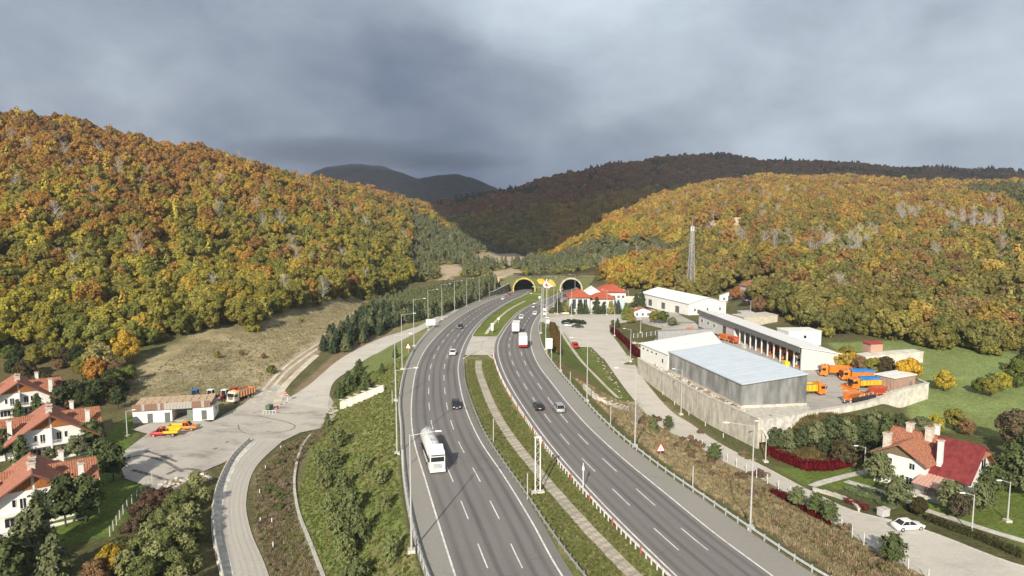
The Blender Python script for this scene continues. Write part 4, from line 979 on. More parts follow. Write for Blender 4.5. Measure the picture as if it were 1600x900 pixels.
def white_hall():
    r = empty('white_hall', (0, 0, 0)); tag(r, 'white rendered hall with a bright white roof joined to the back of the grey warehouse', 'hall'); z = 6.05
    P = [Vector(p) for p in ((42.0, 180.9), (57.4, 183.4), (62.5, 207), (38.2, 203))]; P[3] = Vector((37.6, 196.5)); P[2] = Vector((60.5, 205))
    t = (10.4, 12.4, 12.4, 10.4)
    w = MB(); w.add([(p.x, p.y, z-.6) for p in P]+[(p.x, p.y, q) for p, q in zip(P, t)], [(0, 1, 5, 4), (1, 2, 6, 5), (2, 3, 7, 6), (3, 0, 4, 7)], WALLP); w.build('wall', r)
    cc = sum(P, Vector((0, 0)))/4; Q = [p+(p-cc).normalized()*.5 for p in P]; RF = mat('white_roof_sheet', (.86, .86, .85), .5, var=.04, scale=.4); n = 9
    for i in range(n):
        t0, t1 = i/n, (i+1)/n-.003; a, b, c, d = Q[0].lerp(Q[3], t0), Q[1].lerp(Q[2], t0), Q[1].lerp(Q[2], t1), Q[0].lerp(Q[3], t1); dz = .012*(i % 2)+.05
        mb = MB(); mb.add([(a.x, a.y, t[0]+dz), (b.x, b.y, t[1]+dz), (c.x, c.y, t[1]+dz), (d.x, d.y, t[0]+dz), (a.x, a.y, t[0]+.2+dz), (b.x, b.y, t[1]+.2+dz), (c.x, c.y, t[1]+.2+dz), (d.x, d.y, t[0]+.2+dz)], [(0, 3, 2, 1), (4, 5, 6, 7), (0, 1, 5, 4), (1, 2, 6, 5), (2, 3, 7, 6), (3, 0, 4, 7)], RF); mb.build('roof_sheet', r)
    # small grey roofed annexe behind
    a = MB(); a.add([(44, 203, z), (62, 206.5, z), (63, 213, z), (45, 210, z), (44, 203, 12.9), (62, 206.5, 13.1), (63, 213, 12.2), (45, 210, 12.2)], [(0, 1, 5, 4), (1, 2, 6, 5), (2, 3, 7, 6), (3, 0, 4, 7), (4, 5, 6, 7)], mat('grey_render', (.36, .36, .36), .8)); a.build('annexe', r)
    u = (P[0]-P[3]); L = u.length; ang = math.atan2(u.y, u.x)
    for k, s in enumerate((2.0, 4.6, 7.2, 9.8)):
        p = P[3]+u.normalized()*s; e = MB(); e.box((0, 0, 0), (1.2, .10, .55), WPAINT); o = e.build('window', r); o.location = (p.x, p.y, 9.4); o.rotation_euler[2] = ang; g = MB(); g.box((0, -.04, 0), (1.0, .08, .4), GLASS); g.build('pane', o)
    for s, zz in ((13.5, 8.2),):
        p = P[3]+u.normalized()*s; e = MB(); e.box((0, 0, 0), (.9, .1, 1.3), WPAINT); o = e.build('window', r); o.location = (p.x, p.y, zz); o.rotation_euler[2] = ang; g = MB(); g.box((0, -.04, 0), (.7, .08, 1.1), GLASS); g.build('pane', o)
white_hall()
def garage():
    """long open bay garage"""
    A = Vector((78.0, 181)); B = Vector((70.5, 255)); d = (A-B); L = d.length; rz = math.atan2(d.y, d.x)   # local +x from far end to near end, local +y to the field side
    r = empty('vehicle_garage', (B.x, B.y, 6.05), rz, 'long garage with a row of open bays and a grey fascia facing the yard', 'garage')
    Wd = 10.5; H = 6.2; Hb = 4.3; CLD = mat('grey_panel', (.44, .44, .43), .7, var=.12, scale=.5); WC = mat('pale_cladding', (.62, .62, .60), .6, var=.08)
    # open front is local -y side (towards the warehouse)
    b = MB(); b.b2(0, L, Wd-.25, Wd, 0, Hb, WC); b.b2(0, .25, .2, Wd-.25, 0, Hb, WC); b.build('back_wall', r)
    f = MB(); f.b2(.3, L-.3, .3, Wd-.3, .01, .06, CONC); f.build('floor', r)
    # near gable, clad
    g = MB(); g.prism([(.0, 0), (Wd, 0), (Wd, Hb), (0, H)], L-.25, L, WC, axis='x'); g.build('gable_wall', r)
    for i in range(9):
        q = MB(); y0 = .05+i*Wd/9; y1 = y0+Wd/9-.05; q.prism([(y0, .05), (y1, .05), (y1, H-(H-Hb)*y1/Wd-.06), (y0, H-(H-Hb)*y0/Wd-.06)], L+.002, L+.07, WC, axis='x'); q.build('wall_panel', r)
    ng = 9; closed = L*.42; n1 = 12
    for i in range(n1):                                          # closed far part: sheets with windows
        q = MB(); x0 = i*closed/n1; q.b2(x0+.03, x0+closed/n1-.03, 0, .18, 0, H-1.3, WC); q.build('front_panel', r)
    for x in (3.5, 9.5, 15): window(r, x, 0, 2.6, 2.2, 1.2)
    dr = MB(); dr.b2(22.5, 25.0, -.06, 0, 0, 3.8, BLACK); dr.build('door', r)
    nb = 11; pw = (L-closed-.6)/nb; pm = MB().box((0, 0, 0), (.34, .34, 4.9), mat('white_column', (.74, .73, .70), .7)).mesh('column')
    for i in range(nb+1): inst('column', pm, r, (closed+.3+i*pw, .2, 2.45))
    pt = MB(); pt.b2(closed, closed+.2, .2, Wd-.25, 0, Hb, WC); pt.build('partition', r)
    fa = MB().box((0, 0, 0), (L/18-.04, .25, 1.45), mat('grey_fascia', (.20, .20, .20), .6, .2, var=.12)).mesh('fascia_panel')
    for i in range(18): inst('fascia_panel', fa, r, (L/18*(i+.5), -.55, H-.65))
    RF = mat('white_roof_sheet', (.78, .78, .77)); n = 24
    for i in range(n):
        x0 = -.3+(L+.8)*i/n; x1 = -.3+(L+.8)*(i+1)/n-.04; y0, y1 = -.8, Wd+.9; sl_ = (H-Hb)/Wd; dz = .015*(i % 2); mb = MB()
        mb.add([(x0, y0, H-sl_*y0+.1+dz), (x1, y0, H-sl_*y0+.1+dz), (x1, y1, H-sl_*y1+.1+dz), (x0, y1, H-sl_*y1+.1+dz), (x0, y0, H-sl_*y0+.3+dz), (x1, y0, H-sl_*y0+.3+dz), (x1, y1, H-sl_*y1+.3+dz), (x0, y1, H-sl_*y1+.3+dz)], [(0, 3, 2, 1), (4, 5, 6, 7), (0, 1, 5, 4), (1, 2, 6, 5), (2, 3, 7, 6), (3, 0, 4, 7)], RF); mb.build('roof_sheet', r)
    an = MB(); an.b2(L-.1, L+.0, 0, .1, 0, .1, WC)
    return r, L, closed, pw
GAR, GARL, GARC, GARP = garage()
def low_block(name, P, z, h, m, label, cat, rm=None, wins=0, rf=.25):
    r = empty(name, (0, 0, 0)); tag(r, label, cat); P = [Vector(p) for p in P]
    w = MB(); w.add([(p.x, p.y, z-.8) for p in P]+[(p.x, p.y, z+h) for p in P], [(0, 1, 5, 4), (1, 2, 6, 5), (2, 3, 7, 6), (3, 0, 4, 7)], m); w.build('wall', r)
    cc = sum(P, Vector((0, 0)))/4; Q = [p+(p-cc).normalized()*rf for p in P]; q = MB(); q.add([(p.x, p.y, z+h) for p in Q]+[(p.x, p.y, z+h+.2) for p in Q], [(0, 3, 2, 1), (4, 5, 6, 7), (0, 1, 5, 4), (1, 2, 6, 5), (2, 3, 7, 6), (3, 0, 4, 7)], rm or m); q.build('roof', r)
    u = P[1]-P[0]
    for k in range(wins):
        p = P[0]+u*((k+.5)/wins); o = MB().box((0, 0, 0), (1.0, .1, 1.1), WPAINT).build('window', r); o.location = (p.x, p.y, z+h*.55); o.rotation_euler[2] = math.atan2(u.y, u.x); MB().box((0, -.05, 0), (.85, .08, .9), GLASS).build('pane', o)
    return r
low_block('lean_to_store', [(87.5, 213), (98, 213.5), (97, 221), (86.5, 220)], 7.5, 3.6, WHITE, 'small white flat roofed store behind the middle of the garage', 'store', wins=1)
low_block('back_terrace', [(90, 186), (120, 196), (119, 200), (89, 191)], 5.6, 2.4, mat('bright_wall', (.70, .66, .58)), 'pale walled terrace behind the near end of the garage', 'terrace')
low_block('storage_hut', [(103.5, 194), (107.5, 195), (107, 198.5), (103, 197.5)], 8.4, 2.4, mat('pink_hut', (.52, .33, .26), .8), 'small pink hut with a red roof standing on the pale terrace', 'hut', rm=mat('red_sheet_roof', (.40, .05, .04), .6), rf=.5)
low_block('far_ramp_block', [(88, 256), (103, 262), (101, 270), (86, 264)], 4.5, 4.6, CREAM, 'cream sloping walled block behind the far end of the garage', 'block')
def rusty_hut():
    p = on(90.0, 159.5); r = empty('site_hut', (90.6, 158.6, 6.05), R(27), 'rusty corrugated hut with a flat white roof on the corner of the yard wall', 'hut')
    m = mat('pinkish_corrugated', (.44, .30, .23), .75, .1, var=.2, scale=1.2, ns=(4, 4, .4)); W, D, H = 8.0, 4.6, 3.3; core = MB(); core.b2(.08, W-.08, .08, D-.08, 0, H, DARKM); core.build('frame', r)
    for a, b, s in (((0, 0), (W, 0), 1), ((0, D), (0, 0), 1), ((W, 0), (W, D), 1)): clad_wall(r, a, b, .1, 0, H, H, m, 1.0)
    t = MB(); t.b2(-.35, W+.35, -.35, D+.35, H, H+.2, WHITE); t.build('roof', r)
    d = MB(); d.b2(5.8, 6.7, -.14, -.08, 0, 2.0, GREY); d.build('door', r)
rusty_hut()
# depot hall beyond the lane
def gabled_hall(name, P0, ang, L, W, h, rh, wall, roof, label, cat, z, doors=0, wins=0):
    r = empty(name, (P0[0], P0[1], z), ang, label, cat)
    w = MB(); w.prism([(0, -1), (W, -1), (W, h), (W/2, rh-.2), (0, h)], 0, L, wall); w.build('wall', r)
    s = (rh-h)/(W/2); e = .5
    slope_roof('roof', (-e, -.5, h-s*e+.1), (-e, L+.5, h-s*e+.1), (W/2, L+.5, rh+.1), (W/2, -.5, rh+.1), roof, r, rib=1.0, rh=.03); slope_roof('roof', (W+e, -.5, h-s*e+.1), (W+e, L+.5, h-s*e+.1), (W/2, L+.5, rh+.1), (W/2, -.5, rh+.1), roof, r, rib=1.0, rh=.03)
    for i in range(doors):
        d = MB(); y = L*(i+.5)/doors; d.b2(-.08, 0, y-1.6, y+1.6, 0, 3.0, mat('grey_steel_door', (.16, .17, .17)) if i % 2 else WPAINT); d.build('door', r)
    for i in range(wins): window(r, W*(i+.5)/wins, 0, h*.45, 1.0, 1.4)
    return r
gabled_hall('depot_hall', (77.5, 297), R(17), 44, 19, 5.2, 7.6, WALLP, mat('white_roof_sheet', (.78, .78, .77)), 'long white gabled depot hall with doors along its side, beyond the lane', 'hall', gz(79, 300), doors=7, wins=3)
gabled_hall('cottage', (111, 318), R(10), 9, 11, 3.2, 5.4, CREAM, ROOFO, 'small cottage with an orange roof behind the white depot hall', 'cottage', gz(113, 320), wins=2)
gabled_hall('cottage', (101, 330), R(-30), 8, 9, 3.0, 4.8, WHITE, mat('grey_roof', (.35, .37, .40), .6), 'small grey roofed cottage at the back corner of the depot hall', 'cottage', gz(103, 332), wins=2)
gabled_hall('gate_kiosk', (52.6, 290.5), R(3), 5, 7.2, 2.6, 4.0, WALLP, ROOFO, 'little white gatehouse with an orange tiled roof beside the lawn', 'gatehouse', gz(55, 292), wins=3)
low_block('transformer_block', [(91, 268), (96, 268.5), (96, 274), (91, 273)], 4.6, 4.6, mat('lilac_wall', (.52, .50, .55), .8), 'tall narrow grey box at the far end of the garage', 'block')
# offices with red hipped roofs
def offices():
    z = gz(38, 318)-.2; r = empty('office_building', (26.5, 312, z), 0, 'office building with red hipped roofs and a white gable in front of the tunnel', 'office')
    LB = mat('light_blue_panel', (.52, .62, .70), .6); RR = mat('red_tiles', (.45, .11, .06), .75, var=.25, scale=1.2); GW = mat('grey_white_wall', (.62, .62, .62), .8, var=.08)
    def hip(x0, x1, y0, y1, h, rh, name='block'):
        w = MB(); w.b2(x0, x1, y0, y1, -.5, h, GW); w.build('wall', r); e = .8; cx = (x0+x1)/2; cy = (y0+y1)/2; k = min(x1-x0, y1-y0)/2*.95
        a, b, c, d = (x0-e, y0-e, h), (x1+e, y0-e, h), (x1+e, y1+e, h), (x0-e, y1+e, h)
        if x1-x0 > y1-y0: p, q = (x0+k, cy, rh), (x1-k, cy, rh)
        else: p, q = (cx, y0+k, rh), (cx, y1-k, rh)
        if x1-x0 > y1-y0:
            slope_roof('roof', a, b, q, p, RR, r, rib=.8); slope_roof('roof', d, c, q, p, RR, r, rib=.8); slope_roof('roof', a, d, p, (p[0], p[1]+.01, p[2]), RR, r, rib=.8); slope_roof('roof', b, c, q, (q[0], q[1]+.01, q[2]), RR, r, rib=.8)
        else:
            slope_roof('roof', a, d, q, p, RR, r, rib=.8); slope_roof('roof', b, c, q, p, RR, r, rib=.8); slope_roof('roof', a, b, p, (p[0]+.01, p[1], p[2]), RR, r, rib=.8); slope_roof('roof', d, c, q, (q[0]+.01, q[1], q[2]), RR, r, rib=.8)
    hip(0, 9.5, 1, 13, 7.2, 10.6); hip(9.8, 21, 3, 12, 6.4, 8.9); hip(14, 28, 12.5, 24, 8.4, 11.6)
    g = MB(); g.prism([(7.0, 7.5), (17.5, 7.5), (12.2, 10.9)], 9, 20, WALLP); g.build('white_gable', r)
    for i in range(3): window(r, 2.2+i*2.6, 1, 4.2, 1.7, 4.6, frame=LB, panes=2)
    for i in range(4): window(r, 11.4+i*2.6, 3, 4.6, 1.3, 1.4); window(r, 11.4+i*2.6, 3, 1.6, 1.3, 1.4)
    for i in range(3): window(r, 22.3+i*2.2, 12.5, 6.2, 1.2, 1.4)
    b = MB(); b.b2(21.5, 27.6, 9.5, 12.4, -.5, 5.0, LB); b.build('annexe', r)
    return r
offices()
low_block('pump_kiosk', [(49.8, 322), (54.5, 322.3), (54.4, 326), (49.7, 325.7)], gz(52, 322), 3.6, mat('orange_hut', (.62, .22, .10), .7), 'small orange kiosk between the offices and the depot hall', 'kiosk', wins=2)
low_block('far_wall', [(56, 372), (80, 371), (80, 372), (56, 373)], gz(68, 372), 3.0, mat('bright_wall', (.7, .66, .58)), 'long pale wall behind the offices', 'wall')
# rows of dark rock wall west of the tunnel
wall_run('cutting_wall', [(-14, 420), (-3.5, 452), (-3, 462)], 4, lambda x, y: float(zroad(y)), lambda x, y: float(zroad(y))+3+2.5*sm((y-420)/35), mat('grey_cutting', (.22, .20, .18), .95, var=.4, scale=.5), 'grey stone cutting wall beside the western tunnel mouth', seg=3)
wall_run('embankment_wall', UP([(532, 640), (600, 612)]), 2, lambda x, y: gz(x-1, y-1)-.5, (lambda e: lambda x, y: e[0]+(e[1]-e[0])*np.clip((y-e[2])/(e[3]-e[2]), 0, 1))((lambda a, b: (gz(a[0], a[1])+2.0, gz(b[0], b[1])+1.7, a[1], b[1]))(*UP([(532, 640), (600, 612)]))), mat('bright_wall', (.7, .66, .58)), 'short stained retaining wall below the green motorway embankment', seg=2.2, th=.4)
wall_run('slope_wall', UP([(912, 608), (935, 628), (962, 640), (982, 645)]), 1, lambda x, y: gz(x, y)-1.5, lambda x, y: gz(x, y)+1.15, mat('bright_wall', (.7, .66, .58)), 'low curved pale wall on the slope below the forecourt', seg=2.2, th=.3)

def cliff():
    P = [U(u, v+4) for u, v in ((1066, 352), (1080, 349), (1096, 353), (1112, 357), (1126, 354), (1140, 349), (1156, 346), (1174, 345))]; c = resample([(p.x, p.y) for p in P], 3.0); n = len(c); V = []; rows = 6
    o = c[0]; z0 = gz(o.x, o.y)
    for i, p in enumerate(c):
        e = min(1, 4*min(i, n-1-i)/n+.15); H = (9+9*float(fbm(i*3.1, 0, 9, 3, 3)))*e
        for r in range(rows): t = r/(rows-1); V.append((p.x-o.x+float(fbm(i*2.2, r*5, 6, 3, 8))*4, p.y-o.y-6+t*7+float(fbm(i*2.7, r*7, 5, 3, 5))*5, gz(p.x, p.y-4)-z0-1+H*t))
    q = MB(); q.add(V, [(i*rows+r, i*rows+r+1, (i+1)*rows+r+1, (i+1)*rows+r) for i in range(n-1) for r in range(rows-1)], mat('sandstone', (.42, .33, .23), .95, var=.35, scale=.12, bump=.8, bscale=.5, col2=(.40, .29, .19)))
    tag(q.build('rock_outcrop', loc=(o.x, o.y, z0)), 'pale bare rock scar across the golden hillside above the lattice mast', 'cliff')
cliff()
def lattice_tower():
    p = U(1079, 462); h = 46*1.0; Y = p.y; h = (462-352)/F*Y*1.0
    r = empty('lattice_mast', on(p.x, p.y), R(20), 'tall white lattice radio mast standing in front of the autumn hillside', 'mast'); n = 16; W0, W1 = 3.2, 1.0
    wh = mat('mast_white', (.50, .51, .54), .5, .2); 
    def cor(t, s): w = (W0+(W1-W0)*t)/2; return [Vector((sx*w, sy*w, h*t)) for sx, sy in ((-1, -1), (1, -1), (1, 1), (-1, 1))][s]
    for s in range(4):
        mb = MB(); mb.tube(cor(0, s), cor(1, s), .11, wh, n=5); mb.build('leg', r)
    for i in range(n):
        mb = MB(); t0, t1 = i/n, (i+1)/n
        for s in range(4):
            a, b, c, d = cor(t0, s), cor(t0, (s+1) % 4), cor(t1, (s+1) % 4), cor(t1, s); mb.tube(a, c, .045, wh, n=4); mb.tube(b, d, .045, wh, n=4); mb.tube(d, c, .045, wh, n=4)
        mb.build('brace_bay', r)
    mb = MB(); mb.tube((0, 0, h), (0, 0, h+5), .08, wh, n=5); mb.build('spire', r)
    for k in range(4):
        mb = MB(); a = k*math.pi/2+.4; mb.box((.9*math.cos(a), .9*math.sin(a), h-1.8), (.3, .35, 2.2), WPAINT); mb.build('antenna', r)
    mb = MB(); mb.box((0, 0, .2), (4.2, 4.2, .8), CONC); mb.build('footing', r)
lattice_tower()
# ------------------------------------------------------------------ vehicles (local +x forward, wheels on z=0)
def loft(stations, m, smooth=True):
    """stations: (x, [(y,z)...]) closed rings of equal length"""
    mb = MB(); V = []; n = len(stations[0][1])
    for x, ring in stations: V += [(x, y, z) for y, z in ring]
    Fs = [(i*n+j, i*n+(j+1) % n, (i+1)*n+(j+1) % n, (i+1)*n+j) for i in range(len(stations)-1) for j in range(n)]
    Fs += [tuple(range(n-1, -1, -1)), tuple((len(stations)-1)*n+j for j in range(n))]
    mb.add(V, Fs, m); return mb
def ringb(w, z0, z1, tw=.92):   # body ring with rounded shoulders
    h = w/2; return [(-h*.9, z0), (-h, z0+.12), (-h, z0+(z1-z0)*.62), (-h*tw, z1-.03), (-h*tw*.8, z1), (h*tw*.8, z1), (h*tw, z1-.03), (h, z0+(z1-z0)*.62), (h, z0+.12), (h*.9, z0)]
WHEELME = {}
def wheel(par, x, y, r=.33, w=.22, name='wheel'):
    k = (round(r, 2), round(w, 2))
    if k not in WHEELME:
        a = MB(); a.tube((0, -w/2, 0), (0, w/2, 0), r, TYRE, n=14); b = MB(); b.tube((0, -w/2-.012, 0), (0, w/2+.012, 0), r*.6, SILV, n=10); b.tube((0, -w/2-.02, 0), (0, w/2+.02, 0), r*.18, GREY, n=6)
        WHEELME[k] = (a.mesh('wheel'), b.mesh('rim'))
    o = inst(name, WHEELME[k][0], par, (x, y, r)); inst('rim', WHEELME[k][1], o); return o
def car(loc, rz, paint, label, kind='hatch', group=None, cat='car'):
    r = empty('parked_car' if group == 'p' else 'car', loc, rz, label, cat)
    L, W, H, c0, c1, hood, roof0, roof1 = {'hatch': (4.2, 1.78, 1.48, -2.0, .95, .88, -1.5, .15), 'sedan': (4.6, 1.82, 1.45, -1.65, 1.0, .90, -.95, .25), 'suv': (4.5, 1.88, 1.68, -2.15, 1.05, 1.0, -1.75, .35)}[kind]
    h = L/2; g = .2; P = paint
    st = [(-h, ringb(W*.82, g+.18, hood-.12)), (-h+.12, ringb(W*.94, g, hood)), (-h*.55, ringb(W, g-.02, hood+.03)), (0, ringb(W, g-.02, hood)), (h*.55, ringb(W, g-.02, hood-.03)), (h-.35, ringb(W*.95, g, hood-.12)), (h-.06, ringb(W*.84, g+.05, hood-.27)), (h, ringb(W*.76, g+.15, hood-.36))]
    b = loft(st, P).mesh('body', smooth=True); inst('body', b, r)
    gw = W*.86
    gh = loft([(c0, [(-gw/2, hood-.03), (-gw/2, hood), (gw/2, hood), (gw/2, hood-.03)]), (roof0, [(-gw/2, hood-.03), (-gw*.41, H-.05), (gw*.41, H-.05), (gw/2, hood-.03)]), (roof1, [(-gw/2, hood-.03), (-gw*.41, H-.05), (gw*.41, H-.05), (gw/2, hood-.03)]), (c1, [(-gw/2, hood-.03), (-gw/2, hood-.01), (gw/2, hood-.01), (gw/2, hood-.03)])], GLASS)
    gh.build('glasshouse', r)
    rf = loft([(roof0-.08, [(-gw*.40, H-.08), (-gw*.38, H-.02), (gw*.38, H-.02), (gw*.40, H-.08)]), ((roof0+roof1)/2, [(-gw*.42, H-.06), (-gw*.38, H+.02), (gw*.38, H+.02), (gw*.42, H-.06)]), (roof1+.06, [(-gw*.40, H-.08), (-gw*.38, H-.02), (gw*.38, H-.02), (gw*.40, H-.08)])], P); rf.build('roof', r)
    pl = MB()
    for s in (-1, 1):
        for x0, x1 in ((c0+.04, roof0-.02), (c1-.04, roof1+.02)): pl.tube((x0, s*gw/2*.99, hood), (x1, s*gw*.41, H-.05), .045, P, n=4)
        xm = (roof0+roof1)/2+.1; pl.tube((xm, s*gw*.5, hood), (xm, s*gw*.415, H-.05), .04, P, n=4)
    pl.build('pillars', r)
    for x in (-h*.62, h*.64):
        for s in (-1, 1): wheel(r, x, s*(W/2-.11))
    for s in (-1, 1):
        m = MB(); m.box((h-.10, s*W*.33, hood-.30), (.16, .34, .13), LAMPW); m.build('headlight', r)
        m = MB(); m.box((-h+.06, s*W*.36, hood-.16), (.10, .26, .16), REDL); m.build('tail_light', r)
        m = MB(); m.box((c1-.15, s*(W/2+.08), hood+.08), (.14, .2, .13), P); m.build('mirror', r, .02)
    m = MB(); m.box((h-.02, 0, hood-.42), (.06, .9, .12), DARKM); m.box((h-.03, 0, .36), (.07, 1.3, .12), DARKM); m.build('grille', r)
    m = MB(); m.box((-h-.0, 0, .58), (.03, .5, .11), WPAINT); m.build('number_plate', r); m = MB(); m.box((h+.01, 0, .42), (.03, .5, .11), WPAINT); m.build('number_plate', r)
    return r
def cab(r, x, W=2.48, H=3.1, Lc=1.9, m=WPAINT, z0=.45, hi=True, grille=DARKM):
    """forward control lorry cab, front at x+Lc"""
    y = W/2; b = loft([(x, [(-y, z0), (-y, z0+H-.35), (-y*.92, z0+H-.05), (y*.92, z0+H-.05), (y, z0+H-.35), (y, z0)]), (x+Lc*.7, [(-y, z0), (-y, z0+H-.35), (-y*.92, z0+H-.08), (y*.92, z0+H-.08), (y, z0+H-.35), (y, z0)]), (x+Lc-.12, [(-y*.98, z0), (-y*.96, z0+H-.75), (-y*.9, z0+H-.5), (y*.9, z0+H-.5), (y*.96, z0+H-.75), (y*.98, z0)]), (x+Lc, [(-y*.93, z0+.05), (-y*.93, z0+H*.46), (-y*.9, z0+H*.48), (y*.9, z0+H*.48), (y*.93, z0+H*.46), (y*.93, z0+.05)])], m)
    b.build('cab', r)
    w = MB(); w.add([(x+Lc+.015, -y*.84, z0+H*.47), (x+Lc+.015, y*.84, z0+H*.47), (x+Lc-.10, y*.82, z0+H*.77), (x+Lc-.10, -y*.82, z0+H*.77), (x+Lc-.06, -y*.84, z0+H*.47), (x+Lc-.06, y*.84, z0+H*.47), (x+Lc-.2, y*.82, z0+H*.77), (x+Lc-.2, -y*.82, z0+H*.77)], [(0, 1, 2, 3), (7, 6, 5, 4), (0, 4, 5, 1), (3, 2, 6, 7), (0, 3, 7, 4), (1, 5, 6, 2)], GLASS); w.build('windscreen', r)
    for s in (-1, 1):
        g = MB(); g.b2(x+.55, x+Lc-.25, min(s*y*1.0, s*(y+.012)), max(s*y*1.0, s*(y+.012)), z0+H*.45, z0+H*.72, GLASS); g.build('side_window', r)
        k = MB(); k.box((x+Lc+.05, s*(y+.16), z0+H*.60), (.14, .2, .62), DARKM); k.tube((x+Lc-.1, s*y, z0+H*.66), (x+Lc+.05, s*(y+.16), z0+H*.66), .03, DARKM, n=4); k.build('mirror', r)
        k = MB(); k.box((x+Lc+.03, s*y*.74, z0+.32), (.1, .42, .2), LAMPW); k.build('headlight', r)
    for i in range(4):
        k = MB(); k.box((x+Lc+.03, 0, z0+.50+i*.2), (.08, W*.56-.06*i*0, .11), grille); k.build('grille_bar', r)
    k = MB(); k.box((x+Lc+.02, 0, z0+.02), (.24, W*.98, .36), m); k.build('bumper', r, .03)
    k = MB(); k.box((x+Lc-.02, 0, z0+H*.79+.02), (.34, W*.84, .07), DARKM); k.build('sun_visor', r)
    if hi:
        k = MB(); k.add([(x+Lc-.55, -y*.86, z0+H-.12), (x+Lc-.55, y*.86, z0+H-.12), (x+.1, y*.86, z0+H+.55), (x+.1, -y*.86, z0+H+.55), (x+.1, -y*.86, z0+H-.12), (x+.1, y*.86, z0+H-.12)], [(0, 1, 2, 3), (0, 3, 4), (1, 5, 2), (3, 2, 5, 4), (0, 4, 5, 1)], m); k.build('wind_deflector', r)
def chassis(r, x0, x1, axles, W=2.5, wr=.5):
    c = MB(); c.b2(x0, x1, -.45, .45, .72, .98, DARKM); c.build('chassis', r)
    for x in axles:
        for s in (-1, 1): wheel(r, x, s*(W/2-.22), wr, .34)
def tanker(loc, rz, label):
    r = empty('tanker_lorry', loc, rz, label, 'lorry'); chassis(r, -7.2, 5.4, (4.3, 1.2, -3.6, -4.9, -6.2)); cab(r, 4.1, H=3.15, grille=SILV)
    W = mat('tank_white', (.80, .80, .79), .35, var=.05, coat=.4); n = 20; st = []
    for x, s in ((-7.4, .55), (-7.15, .92), (-6.8, 1), (-2, 1), (2.5, 1), (2.8, .92), (3.0, .55)):
        st.append((x, [(1.22*s*math.cos(a), 2.28+1.2*s*math.sin(a)) for a in np.linspace(0, 2*math.pi, n, endpoint=False)]))
    me = loft(st, W).mesh('tank', smooth=True); inst('tank', me, r)
    for x in (-5.4, -2.6, .2):
        k = MB(); k.tube((x, 0, 3.4), (x, 0, 3.62), .32, SILV, n=12); k.build('manhole', r)
    for x in (-6.6, -4.1, -1.3, 1.5):
        k = MB(); V = []; m = 20
        for a in np.linspace(0, 2*math.pi, m, endpoint=False):
            for q, w_ in ((1.235, -.05), (1.235, .05)): V.append((x+w_, q*math.cos(a), 2.28+q*.985*math.sin(a)))
        k.add(V, [(2*i, 2*i+1, (2*i+3) % (2*m), (2*i+2) % (2*m)) for i in range(m)], STEEL); k.build('band', r)
    k = MB()
    for s in (-.35, .35): k.tube((-6.6, s, 3.72), (2.4, s, 3.72), .025, STEEL, n=4)
    for x in np.arange(-6.6, 2.5, 1.5): k.tube((x, -.35, 3.72), (x, .35, 3.72), .02, STEEL, n=4); k.tube((x, .35, 3.45), (x, .35, 3.72), .02, STEEL, n=4); k.tube((x, -.35, 3.45), (x, -.35, 3.72), .02, STEEL, n=4)
    k.build('roof_walkway', r)
    for s in (-1, 1):
        k = MB(); k.b2(-2.6, 2.2, min(s*1.22, s*1.16), max(s*1.22, s*1.16), .55, 1.0, W); k.build('side_skirt', r); k = MB(); k.b2(2.3, 3.5, min(s*.55, s*1.2), max(s*.55, s*1.2), .5, 1.1, SILV); k.build('fuel_tank', r)
    return r
def box_lorry(loc, rz, label, L=9.5, body=None, red=False):
    r = empty('box_lorry', loc, rz, label, 'lorry'); body = body or WPAINT; h = L/2; chassis(r, -h, h-.3, (h-1.3, -h+1.6, -h+2.9)); cab(r, h-1.9, H=2.8)
    b = MB(); b.b2(-h, h-2.2, -1.27, 1.27, 1.05, 3.8, body); b.build('cargo_box', r, .04)
    for s in (-1, 1):
        d = MB(); d.b2(-h-.04, -h, min(s*.03, s*1.2), max(s*.03, s*1.2), 1.15, 3.7, body); o = d.build('rear_door', r); k = MB(); k.tube((-h-.07, s*.12, 1.2), (-h-.07, s*.12, 3.6), .025, STEEL, n=4); k.build('lock_bar', o)
        k = MB(); k.box((-h-.03, s*1.0, .85), (.08, .4, .16), REDL); k.build('tail_light', r)
    k = MB(); k.box((-h-.02, 0, .72), (.1, 2.4, .2), REDP if red else DARKM); k.build('rear_bumper', r)
    if red: k = MB(); k.box((-h-.05, 0, 1.12), (.06, 2.5, .28), REDP); k.build('rear_band', r)
    return r
